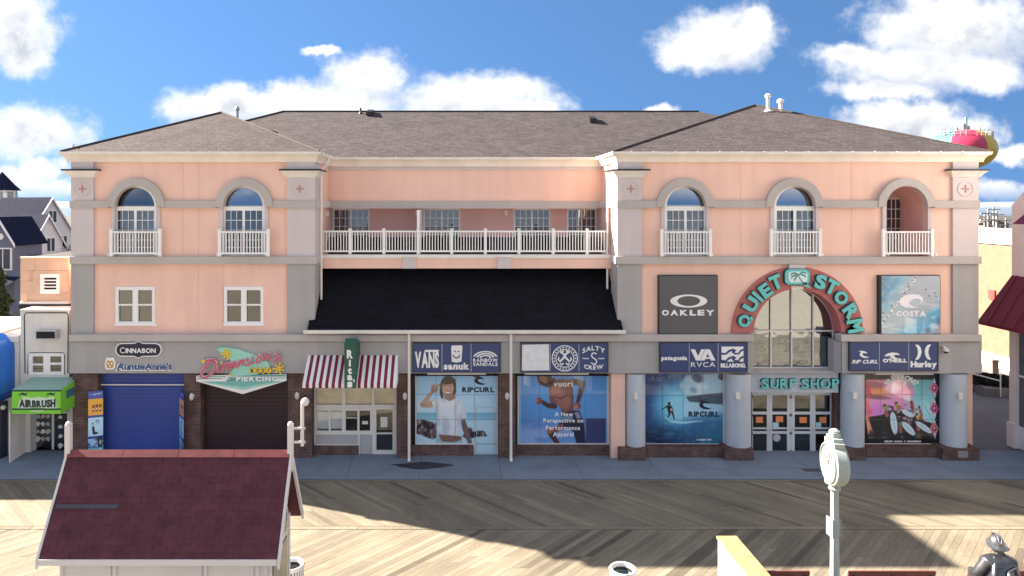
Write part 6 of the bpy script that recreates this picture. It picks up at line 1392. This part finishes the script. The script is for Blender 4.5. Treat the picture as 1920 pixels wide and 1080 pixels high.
obj('border', MB().box((x0_, Yf-.006, zt1-.06), (x1_, Yf-.001, zt1)).box((x0_, Yf-.006, zb1+.14), (x1_, Yf-.001, zb1+.2)), GDK, GA)
shape('splash', [[(33, 768), (36, 752), (44, 744), (60, 746), (72, 744), (88, 746), (99, 743), (105, 752), (107, 768), (70, 764)]], Yf-.001, plain('pale_green', (.55, .70, .55, 1)), GA, .005)
text('AIRBRUSH', 0, 0, 0, 0, Yf-.008, S_INK, GA, .01, 'h', .04, warp=lambda u, t: (36+68*u, 764-(13+3*abs(2*u-1))*t+(3.4*(1-abs(2*u-1))*0)))
for s, cx in ((-1, 42), (1, 94)): shape('airbrush_mark', [band_path([(cx-8, 741), (cx, 738), (cx+6, 740), (cx+9, 737)], [1, 4, 4, 1])], Yf-.001, S_INK, GA, .006)
fine_print(58, 769.6, 82, 771.8, Yf-.007, S_WHITE, GA, (11,))
obj('side_mark', MB().box((x1_+.003, Yf+.35, zb1+.45), (x1_+.008, Yf+.95, zb1+.75)), plain('side_print', (.06, .16, .22, 1)), GA)
# blue vaulted canopy shop, running out of the picture
BL = thing('blue_canopy_shop', (fx(-60, 0), 2, 0), 'pale shop with a bright blue vaulted canopy at the left edge', 'building')
xr_ = fx(36.5, .3)
obj('wall', MB().box((-31, .3, 0), (xr_, 6, fz(640, .3))).box((-31, .302, fz(640, .3)), (-18.3, 1.5, 6.1)), CRM, BL); obj('roof', MB().box((-18.3, .6, fz(640, .3)), (xr_-.2, 6, fz(640, .3)+.03)), BROWNR, BL); obj('parapet', MB().box((-17.34, .2, fz(640, .3)), (xr_+.02, 6, fz(630, .3))), WHITE, BL)
obj('canopy', MB().plate([[(x_-33.5, y_) for x_, y_ in arch(-8, 668, 35, 755, 24)]], -.75, .28), mat('canopy_blue', (.02, .16, .62, 1), .3, .08, 2), BL, smooth=True); obj('canopy_base', MB().plate([rect(-77, 744, -5.5, 756)], -.78, .27), plain('canopy_navy', (.012, .05, .33, 1)), BL)
obj('dark_front', MB().pbox(-60, 757, 2, 868, -.1, .29), plain('navy_front', (.012, .014, .04, 1)), BL)
for k in range(4):
    x_ = -20.2-2.6*k; w_ = obj('window', MB().box((x_-.8, .24, 3.9), (x_+.8, .31, 5.3)), VINYL, BL); obj('pane', MB().box((x_-.7, .23, 4.0), (x_+.7, .245, 5.2)), GLW, w_); obj('shop_window', MB().box((x_-1.1, .26, .6), (x_+1.1, .31, 2.6)), GLW, BL)
obj('lamp', MB().sphere(tuple(W(6, 764, -.3)), .09, 12, 8), LAMPM, BL, smooth=True)
# peach block tower behind
Yb_ = 1.25
bt = thing('block_tower', (fx(85, Yb_), Yb_, 0), 'flat-roofed peach block building with a white louvred vent', 'building')
BLK = mat('peach_block', (.62, .43, .32, 1), .9, .10, 2, .2, 60, objvar=.05)
obj('core', MB().box((fx(38, Yb_), Yb_+.05, 0), (fx(128.5, Yb_), 5, fz(484, Yb_))), BLK, bt)
xs_ = [38, 62, 88, 114, 128.5]; ys_ = [483, 507, 527, 548, 566]
for j in range(4):
    for i in range(-1, 4):
        a = xs_[0]+26*i+(13 if j % 2 else 0); b = a+26; a, b = max(a, 38), min(b, 128.5)
        if b-a < 3: continue
        if not (b < 75 or a > 111 or ys_[j+1] < 513 or ys_[j] > 551):
            continue
        obj('block', MB().pbox(a+.25, ys_[j]+.25, b-.25, ys_[j+1]-.25, Yb_, Yb_+.06), BLK, bt)
obj('block', MB().plate([rect(62, 507.3, 124, 551), rect(75.5, 514, 110.5, 550.5)], Yb_+.004, Yb_+.06), BLK, bt)
vt = obj('vent', MB().plate([rect(75, 513.5, 111, 551), rect(81.5, 519, 105.5, 545)], Yb_-.04, Yb_+.08), VINYL, bt); obj('vent_back', MB().pbox(80, 518, 107, 546, Yb_+.045, Yb_+.049), DARK, vt)
for k in range(5): obj('louvre', MB().pbox(81, 518.5+k*6.1, 106, 520.8+k*6.1, Yb_-.02, Yb_+.04), VINYL, vt)
obj('flat_roof', MB().add([tuple(W(44, 483, Yb_)), tuple(W(128, 483, Yb_)), (fx(128, Yb_), 5, fz(483, Yb_)+.25), (fx(44, Yb_), 5, fz(483, Yb_)+.03)], [(0, 1, 2, 3)]), DARK, bt, fix=False)
obj('coping', MB().pbox(37, 481.5, 128.7, 484, Yb_-.05, Yb_+.1), CREAM, bt); obj('base_trim', MB().pbox(36, 566, 128.7, 570.5, Yb_-.1, Yb_+.1), WHITE, bt); obj('low_roof', MB().pbox(36, 570.5, 128.7, 584, Yb_-.14, Yb_+.0), DARK, bt)

# ================================================================ houses behind, left
SID = mat('white_siding', (.78, .76, .77, 1), .7, .06, 1, .0); NAVYR = mat('navy_shingle', (.016, .02, .045, 1), .9, .2, 2, spec=.03); SLATE = mat('slate_siding', (.15, .17, .23, 1), .7, .08, 1)
def house(nm, label, cx, Y, w, dep, ze, zr, ang, wall, roof, wins=(), extra=None):
    t = thing(nm, (cx, Y, 0), label, 'house', 'houses behind the left shops'); R = Matrix.Translation((cx, Y, 0)) @ Matrix.Rotation(math.radians(ang), 4, 'Z')
    obj('wall', MB().box((-w/2, 0, 0), (w/2, dep, ze)).prism([(-w/2, ze), (w/2, ze), (0, zr)], 'y', .0, dep).xf(R), wall, t)
    o = .3; th = .14; rs = (zr-ze)/(w/2)
    for s in (-1, 1): obj('roof', MB().add([(s*(w/2+o), -o, ze-o*rs), (0, -o, zr), (0, dep+o, zr), (s*(w/2+o), dep+o, ze-o*rs), (s*(w/2+o), -o, ze-o*rs+th), (0, -o, zr+th), (0, dep+o, zr+th), (s*(w/2+o), dep+o, ze-o*rs+th)], [(0, 1, 2, 3), (4, 7, 6, 5), (0, 4, 5, 1), (3, 2, 6, 7), (0, 3, 7, 4)]).xf(R), roof, t); 
    for s in (-1, 1): obj('barge_board', MB().add([(s*(w/2+o), -o-.04, ze-o*rs+th), (0, -o-.04, zr+th), (0, -o-.04, zr-.16), (s*(w/2+o), -o-.04, ze-o*rs-.14), (s*(w/2+o), -o+.02, ze-o*rs+th), (0, -o+.02, zr+th), (0, -o+.02, zr-.16), (s*(w/2+o), -o+.02, ze-o*rs-.14)], [(0, 1, 2, 3), (4, 7, 6, 5), (0, 4, 5, 1), (3, 2, 6, 7), (0, 3, 7, 4), (1, 5, 6, 2)]).xf(R), VINYL, t)
    for (x, z, ww, hh) in wins:
        f = obj('window', MB().box((x-ww/2-.1, -.06, z-.1), (x+ww/2+.1, .0, z+hh+.1)).xf(R), VINYL, t)
        for s in (-1, 1): obj('pane', MB().box((x+s*ww/4-ww/4+.05, -.07, z), (x+s*ww/4+ww/4-.05, -.055, z+hh)).xf(R), mat('far_glass', (.05, .06, .08, 1), .2), f)
    return t, R
def at(x, y, d): return Vector(((x-PX)/F*d, d-CD, CH-(y-PY)/F*d))
d1 = 80.0; a = at(96, 372, d1)
h1, R1 = house('white_house', 'white gabled house with a navy roof behind the block tower', a.x, a.y, 5.2, 9, 6.2, a.z, 65, SID, NAVYR, [(0.15, 7.4, 1.0, 1.3), (-.6, 4.0, 1.0, 1.6), (1.5, 4.2, .9, 1.5)])
w1 = at(62, 400, 74); h2, R2 = house('white_house', 'lower white gabled wing in front of the taller white house', w1.x+1.6, w1.y, 3.2, 5, 5.4, at(62, 404, 74).z, 60, SID, NAVYR, [(0.3, 4.4, .9, 1.4)])
g1 = at(9, 410, 55); h3, R3 = house('grey_house', 'slate grey gabled house with white trim at the left edge', g1.x-.3, g1.y, 2.4, 3, 6.6, g1.z, -8, SLATE, NAVYR, [(0.2, 4.3, 1.4, 1.6), (-.6, 1.2, 1.0, 1.4)])
obj('oval_window', MB().lathe([(.26, 0), (.26, .08)], (0, 0, 0), 16, 'y').xf(R3 @ Matrix.Translation((0, -.09, 6.9))), VINYL, h3)
for k in range(5): obj('porch_post', MB().box((-3.9+k*1.3, -1.9, 0), (-3.78+k*1.3, -1.78, 2.9)).xf(R3), VINYL, h3)
obj('porch_roof', MB().add([(-4.2, -2.1, 2.9), (1.8, -2.1, 2.9), (1.8, 0, 3.7), (-4.2, 0, 3.7), (-4.2, -2.1, 2.7), (1.8, -2.1, 2.7)], [(0, 1, 2, 3), (0, 4, 5, 1)]).xf(R3), NAVYR, h3); obj('porch_rail', MB().box((-4.0, -1.88, .9), (1.7, -1.8, 1.0)).xf(R3), VINYL, h3)
tq = at(4, 380, 92); tu = thing('turret_house', (tq.x, tq.y, 0), 'white windowed turret with a dark pointed roof at the left edge', 'house')
obj('wall', MB().lathe([(1.75, 0), (1.75, at(4, 356, 92).z)], (tq.x, tq.y, 0), 8), SID, tu); obj('roof', MB().lathe([(2.3, at(4, 357, 92).z), (1.5, at(4, 346, 92).z), (.03, at(4, 322, 92).z)], (tq.x, tq.y, 0), 8), NAVYR, tu)
for k in range(8):
    am = math.radians(22.5+45*k); p = Vector((tq.x+1.66*math.cos(am), tq.y+1.66*math.sin(am), at(4, 379, 92).z)); obj('window', MB().box((-.06, -.4, 0), (.06, .4, 1.35)).xf(Matrix.Translation(p) @ Matrix.Rotation(am, 4, 'Z')), mat('turret_glass', (.25, .27, .30, 1), .3), tu)
# ================================================================ bare and evergreen trees
BARK = mat('bark', (.13, .10, .085, 1), .9, .3, 6)
def bare_tree(nm, label, base, h, seed, spread=.55, r0=.09, grp='bare winter trees', depth=5):
    rd = random.Random(seed); t = thing(nm, base, label, 'tree', grp); tr, cr = MB(), MB()
    def grow(p, d, L, r, lv, mbx):
        q = p+d*L; mbx.tube([p, (p+q)/2+Vector((rd.uniform(-.05, .05)*L, rd.uniform(-.05, .05)*L, 0)), q], [r, r*.85, r*.7], 5 if lv > 2 else 3, False)
        if lv == 0: return
        for _ in range(3 if lv > 1 else 4):
            nd = (d+Vector((rd.uniform(-1, 1), rd.uniform(-1, 1), rd.uniform(-.25, .7)))*spread).normalized(); grow(q-d*L*rd.uniform(0, .35), nd, L*rd.uniform(.6, .82), max(r*.62, .008), lv-1, cr)
    grow(Vector(base), Vector((0, 0, 1)), h*.3, r0, depth, tr)
    obj('trunk', tr, BARK, t, fix=False); obj('crown', cr, BARK, t, fix=False)
for i, (x, y, d, h) in enumerate(((110, 482, 62, 4.6), (98, 482, 58, 4.0), (118, 480, 70, 5.2))):
    p = at(x, y, d); bare_tree('bare_tree', ('bare shrubby tree in front of the white house gable', 'smallest bare tree above the block tower roof', 'tall bare tree at the peach building corner')[i], (p.x, p.y, 0), max(p.z, 1)+h*.55, 11+i)
def leafy(nm, label, base, h, rw, n, m, seed, zlo=.15, lf=.12, grp=None):
    rd = random.Random(seed); t = thing(nm, base, label, 'tree' if h > 2 else 'shrub', grp); b = Vector(base)
    obj('trunk', MB().tube([b, b+Vector((0, 0, h*.85))], [.1*h/4, .02], 7), BARK, t); cr = MB()
    for _ in range(n):
        zt_ = rd.random(); r = rw*(1-zt_*.75)*math.sqrt(rd.random())*(1+.25*math.sin(zt_*19+seed)); a = rd.uniform(0, 6.28); p = b+Vector((r*math.cos(a), r*math.sin(a), h*(zlo+(1-zlo)*zt_)))
        u = Vector((rd.uniform(-1, 1), rd.uniform(-1, 1), rd.uniform(-.6, .6))).normalized()*lf; v = u.cross(Vector((rd.uniform(-1, 1), rd.uniform(-1, 1), rd.uniform(-1, 1)))).normalized()*lf*.7
        cr.add([tuple(p-u), tuple(p+v), tuple(p+u), tuple(p-v)], [(0, 1, 2, 3)])
    obj('crown', cr, m, t, fix=False)
EVG = mat('evergreen', (.035, .06, .025, 1), .8, .5, 3)
p = at(2, 560, 45); leafy('evergreen_tree', 'dark evergreen tree at the left picture edge', (p.x-.4, p.y, 0), 5.6, 1.3, 2600, EVG, 5, lf=.16)

# ================================================================ right side: gabled shop, orange brick hall
WST = mat('white_stucco', (.78, .75, .73, 1), .8, .06, 1, .1, 60); MAR = mat('burgundy_metal', (.14, .012, .035, 1), .45, .12, 2)
gx = (1897-PX)/F*26.9; gy1, gy0 = 26.9-CD, -8.0
gs = thing('gabled_shop', (gx+5, -3, 0), 'white gabled shop with a burgundy awning roof at the right edge', 'building')
zg = 9.45; gm = (gy0+gy1)/2
obj('wall', MB().box((gx, gy0, 0), (gx+10, gy1, zg)).prism([(gy0, zg), (gy1, zg), (gm, zg+4.4)], 'x', gx, gx+10), WST, gs)
for s, y in ((-1, gy0), (1, gy1)): obj('roof', MB().add([(gx+.3, y-s*.02, zg+.01), (gx+10, y-s*.02, zg+.01), (gx+10, gm, zg+4.41), (gx+.3, gm, zg+4.41), (gx+.3, y-s*.02, zg+.1), (gx+10, y-s*.02, zg+.1), (gx+10, gm, zg+4.5), (gx+.3, gm, zg+4.5)], [(0, 1, 2, 3), (4, 7, 6, 5), (0, 4, 5, 1), (0, 3, 7, 4)]), MAR, gs)
za, zb2 = CH-(607-PY)/F*26.5, 6.7
obj('awning_roof', MB().add([(gx-1.15, gy1+.25, za), (gx-1.15, gy0, za), (gx, gy0, zb2), (gx, gy1, zb2), (gx-1.15, gy1+.25, za-.12), (gx-1.15, gy0, za-.12), (gx, gy0, za-.12), (gx, gy1+.25, za-.12), (gx+10, gy1+.25, za), (gx+10, gy1, zb2)], [(0, 1, 2, 3), (0, 4, 5, 1), (4, 7, 6, 5), (0, 3, 7, 4), (3, 9, 8, 0)]), MAR, gs, fix=False)
for k in range(9): yy = gy1-.25-.6*k; obj('seam', MB().tube([(gx-1.16, yy, za+.02), (gx-.01, yy, zb2+.02)], .018, 5), MAR, gs)
obj('window_awning', MB().add([(gx-.8, .3, 8.75), (gx-.8, -2.4, 8.75), (gx, -2.4, 9.4), (gx, .3, 9.4), (gx, .3, 8.75), (gx, -2.4, 8.75)], [(0, 1, 2, 3), (0, 3, 4), (1, 5, 2), (0, 4, 5, 1)]), MAR, gs, fix=False)
for k in range(5):
    y1_ = gy1-.02-k*1.75; obj('pilaster', MB().box((gx-.12, y1_-.32, .0), (gx+.02, y1_, za-.1)).box((gx-.2, y1_-.36, 0), (gx+.02, y1_+.03, .95)), WST, gs, bevel=.01)
    w_ = obj('shop_window', MB().box((gx-.02, y1_-1.4, .9), (gx+.03, y1_-.36, za-.25)), GLW, gs); obj('window_frame', MB().box((gx-.05, y1_-.9, .9), (gx-.015, y1_-.84, za-.25)).box((gx-.05, y1_-1.4, 2.8), (gx-.016, y1_-.36, 2.88)), WST, w_)
ohx = (1840-PX)/F*40.9; OR = brick_mat('orange_brick', (.185, .125, .085, 1), (.165, .11, .073, 1), (.18, .135, .095, 1), .22, .075, .01, .3, .9, 1.08)
oh = thing('brick_hall', (ohx+6, 18, 0), 'low orange brick hall with a white coping beyond the driveway', 'building')
obj('wall', MB().box((ohx, 8, 0), (ohx+14, 42, 7.2)), OR, oh); obj('coping', MB().box((ohx-.12, 7.9, 7.2), (ohx+14, 42.1, 7.5)), WST, oh)
obj('base_course', MB().box((ohx-.06, 7.95, 0), (ohx+.02, 42, .75)), WST, oh)
p = at(1842, 555, 40); obj('notice_box', MB().box((ohx-.1, p.y-.2, p.z-.2), (ohx, p.y+.25, p.z+.35)), plain('red_box', (.5, .05, .05, 1)), oh)
BOL = mat('bollard_grey', (.16, .14, .14, 1), .8)
for x, y, lb in ((1862.5, 712, 'dark square bollard before the orange brick hall'), (1824, 706, 'dark bollard close to the peach building corner')):
    p = G(x, y); o = obj('bollard', MB().box((p.x-.17, p.y-.17, 0), (p.x+.17, p.y+.17, 1.0)).box((p.x-.2, p.y-.2, 1.0), (p.x+.2, p.y+.2, 1.1)), BOL, None, bevel=.015); tag(o, lb, 'bollard', 'bollards beside the driveway')
pl = G(1850, 738); pw = thing('planter_bed', (pl.x, pl.y, 0), 'low concrete planter of dark shrubs beside the driveway', 'planter')
q = [G(1815, 722), G(1892, 734), G(1898, 745), G(1845, 742)]
obj('kerb', MB().prism([(v.x, v.y) for v in q], 'z', -.02, .38), mat('planter_concrete', (.20, .19, .19, 1), .9, .2, 2), pw)
EV2 = mat('dark_shrub', (.025, .028, .022, 1), .9, .5, 3)
for i in range(6):
    t_ = .1+.15*i; v = q[0].lerp(q[1], t_).lerp(q[3].lerp(q[2], t_), .45); rd = random.Random(i); cr = MB()
    for _ in range(420):
        a, e = rd.uniform(0, 6.28), rd.uniform(-.1, 1.57); r = .62*rd.random()**.4; pp = v+Vector((r*math.cos(a)*math.cos(e), r*math.sin(a)*math.cos(e), .4+r*.8*math.sin(e))); u = Vector((rd.uniform(-1, 1), rd.uniform(-1, 1), rd.uniform(-1, 1))).normalized()*.09; w_ = u.cross(Vector((rd.uniform(-1, 1), 1, rd.uniform(-1, 1)))).normalized()*.06
        cr.add([tuple(pp-u), tuple(pp+w_), tuple(pp+u), tuple(pp-w_)], [(0, 1, 2, 3)])
    obj('shrub', cr, EV2, pw, fix=False)
hr = thing('handrail', (q[0].x-.2, q[0].y-1, 0), 'thin white metal handrail left of the planter', 'railing')
p0, p1 = G(1818, 742), G(1876, 744)
for v in (p0, p1): obj('post', MB().tube([(v.x, v.y, 0), (v.x, v.y, 1.15)], .03, 6), VINYL, hr)
obj('rail', MB().tube([(p0.x-1, p0.y+2.5, 1.35), (p0.x, p0.y, 1.13), (p1.x, p1.y, .78)], .03, 6), VINYL, hr)

# ================================================================ water tower like a beach ball
wt_d = 217.0; tc_ = Vector(((1801-PX)/F*wt_d, wt_d-CD, CH-(281-PY)/F*wt_d)); RX, RZ = 56/F*wt_d, 38/F*wt_d
wt = thing('water_tower', (tc_.x, tc_.y, 0), 'round water tower striped like a beach ball beyond the roof', 'tower')
cols_b = [('ball_yellow', (.45, .32, .02, 1)), ('ball_pink', (.42, .035, .09, 1)), ('ball_aqua', (.08, .33, .38, 1)), ('ball_white', (.72, .70, .70, 1)), ('ball_blue', (.05, .12, .5, 1)), ('ball_orange', (.65, .2, .03, 1))]
for k, (nm, c) in enumerate(cols_b):
    a0 = math.radians(-22-60*k); a1 = math.radians(-82-60*k); mb = MB(); nu, nv = 10, 20
    for i in range(nv+1):
        t_ = math.pi*i/nv
        for j in range(nu+1): a = a0+(a1-a0)*j/nu; mb.v.append((tc_.x+RX*math.sin(t_)**.85*math.cos(a), tc_.y+RX*math.sin(t_)**.85*math.sin(a), tc_.z+RZ*math.cos(t_)))
    mb.f = [(i*(nu+1)+j, i*(nu+1)+j+1, (i+1)*(nu+1)+j+1, (i+1)*(nu+1)+j) for i in range(nv) for j in range(nu)]
    obj('gore', mb, plain(nm, c, .35), wt, smooth=True, fix=False)
obj('stem', MB().lathe([(3.2, 0), (2.2, 3), (1.9, tc_.z-RZ-2), (3.6, tc_.z-RZ+1.2)], (tc_.x, tc_.y, 0), 20), plain('tower_white', (.7, .7, .7, 1)), wt, smooth=True)
zt2 = tc_.z+RZ*.88; TWR = plain('tower_rail', (.38, .38, .37, 1))
rr = RX*.82; ra_ = MB()
for k in range(34):
    a = 2*math.pi*k/34; p = Vector((tc_.x+rr*math.cos(a), tc_.y+rr*math.sin(a), zt2-2.2)); ra_.tube([p, p+Vector((0, 0, 2.0))], .1, 4)
    b_ = 2*math.pi*(k+1)/34; q_ = Vector((tc_.x+rr*math.cos(b_), tc_.y+rr*math.sin(b_), zt2-2.2)); ra_.tube([p+Vector((0, 0, 2.0)), q_+Vector((0, 0, 2.0))], .09, 4); ra_.tube([p+Vector((0, 0, 1.2)), q_+Vector((0, 0, 1.2))], .07, 4)
obj('guard_rail', ra_, TWR, wt)
for x, h_, w_ in ((1799, 222, .6), (1794, 232, .45), (1804, 238, .5), (1768, 244, .35), (1782, 241, .5), (1760, 247, .3), (1848, 247, .5), (1838, 243, .3), (1824, 241, .4)):
    X = (x-PX)/F*wt_d; obj('antenna', MB().box((X-w_/2, tc_.y-3, zt2-2.5), (X+w_/2, tc_.y-2.4, CH-(h_-PY)/F*wt_d)), TWR if x != 1799 else plain('antenna_aqua', (.35, .6, .62, 1)), wt)
# ================================================================ distant right: poles, houses, bare trees, hills
POLE = mat('pole_pale', (.30, .29, .28, 1), .7)
for i, (x, yt, d) in enumerate(((1853, 393, 95), (1863, 387, 120), (1869, 396, 105), (1846, 402, 140), (1886, 408, 130))):
    p = at(x, yt, d); t = thing('utility_pole', (p.x, p.y, 0), ('pale utility pole with crossarms nearest the peach corner', 'tallest pale utility pole right of the peach building', 'pale utility pole beside the tallest one', 'short pale pole close behind the peach corner', 'short pale pole before the gabled shop wall')[i], 'pole', 'utility poles in the far right gap')
    obj('post', MB().tube([(p.x, p.y, 0), tuple(p)], [.2, .13], 8), POLE, t)
    for k, dz in enumerate((.5, 1.4)): obj('crossarm', MB().box((p.x-1.1, p.y-.08, p.z-dz-.1), (p.x+1.1, p.y+.08, p.z-dz+.05)), POLE, t)
    obj('transformer', MB().lathe([(.25, p.z-2.9), (.25, p.z-2.1)], (p.x+.35, p.y, 0), 10), POLE, t)
wr = thing('overhead_wires', (at(1860, 400, 110).x, 84, 0), 'thin overhead wires between the far right poles', 'wires')
for yy in (393, 398, 405): a, b_ = at(1800, yy, 115), at(1905, yy+3, 112); obj('wire', MB().tube([a, (a+b_)/2-Vector((0, 0, .25)), b_], .03, 4), POLE, wr)
cl_ = ((.36, .35, .33), (.28, .24, .2), (.22, .23, .26), (.36, .35, .34), (.18, .16, .15))
rd = random.Random(4)
LB = ('small pale gabled house in the far right gap nearest the hall coping', 'tan far house left of the pole cluster', 'grey far house behind the poles', 'white far house at the foot of the poles', 'brown far house near the bay')
for i, (x, y, d, w_, h_) in enumerate(((1858, 441, 90, 6, 5.0), (1845, 428, 150, 8, 6), (1872, 424, 180, 9, 6), (1884, 432, 130, 7, 5.5), (1862, 415, 260, 12, 6))):
    p = at(x, y, d); c = cl_[i]; zr = max(p.z, 3.5)
    t = thing('far_house', (p.x, p.y, 0), LB[i], 'house', 'far houses in the right gap'); obj('wall', MB().box((p.x-w_/2, p.y, 0), (p.x+w_/2, p.y+8, zr-1.6)).prism([(p.x-w_/2, zr-1.6), (p.x+w_/2, zr-1.6), (p.x, zr)], 'y', p.y, p.y+8), plain('far_wall', (*c, 1), .8), t)
    for s in (-1, 1): obj('roof', MB().add([(p.x+s*(w_/2+.4), p.y-.3, zr-1.7), (p.x, p.y-.3, zr+.05), (p.x, p.y+8.3, zr+.05), (p.x+s*(w_/2+.4), p.y+8.3, zr-1.7), (p.x+s*(w_/2+.4), p.y-.3, zr-1.5), (p.x, p.y-.3, zr+.25)], [(0, 1, 2, 3), (0, 1, 5, 4)]), plain('far_roof', (.13, .115, .11, 1), .9), t)
    f = obj('window', MB().box((p.x-.5, p.y-.05, zr-3.2), (p.x+.5, p.y, zr-2.0)), GLW, t)
for i, (x, d, h) in enumerate(((1848, 110, 6.4), (1876, 118, 6.0), (1890, 100, 5.4), (1866, 150, 6.5))):
    p = at(x, 430, d); bare_tree('bare_tree', ('bare tree just right of the peach building in the far gap', 'bare tree behind the far right poles', 'bare tree nearest the gabled shop wall', 'farthest bare tree among the far right houses')[i], (p.x, p.y, 0), h, 40+i, .6, .12)
HILL = mat('far_wood_haze', (.17, .20, .24, 1), .95, .25, .01)  # bluish grey: distance haze painted into the wood colour
mb = MB(); n = 260; xs2 = [-3600+7200*k/n for k in range(n+1)]; rd = random.Random(3)
hh_ = [0]*(n+1)
for o_ in range(5):
    f_ = .6*2**o_; ph = rd.uniform(0, 6); hh_ = [h+(.55**o_)*math.sin(x/700*f_*3.1+ph) for h, x in zip(hh_, xs2)]
for x, h in zip(xs2, hh_): z = 21+h*4.5+rd.uniform(-1.2, 1.2)-(6 if x > 800 else 0); mb.v += [(x, 1950, -1), (x, 2050, z), (x, 2600, z*.9), (x, 3000, -1)]
mb.f = [(4*k+j, 4*k+4+j, 4*k+5+j, 4*k+1+j) for k in range(n) for j in range(3)]
struct('hills', mb, HILL, smooth=True)
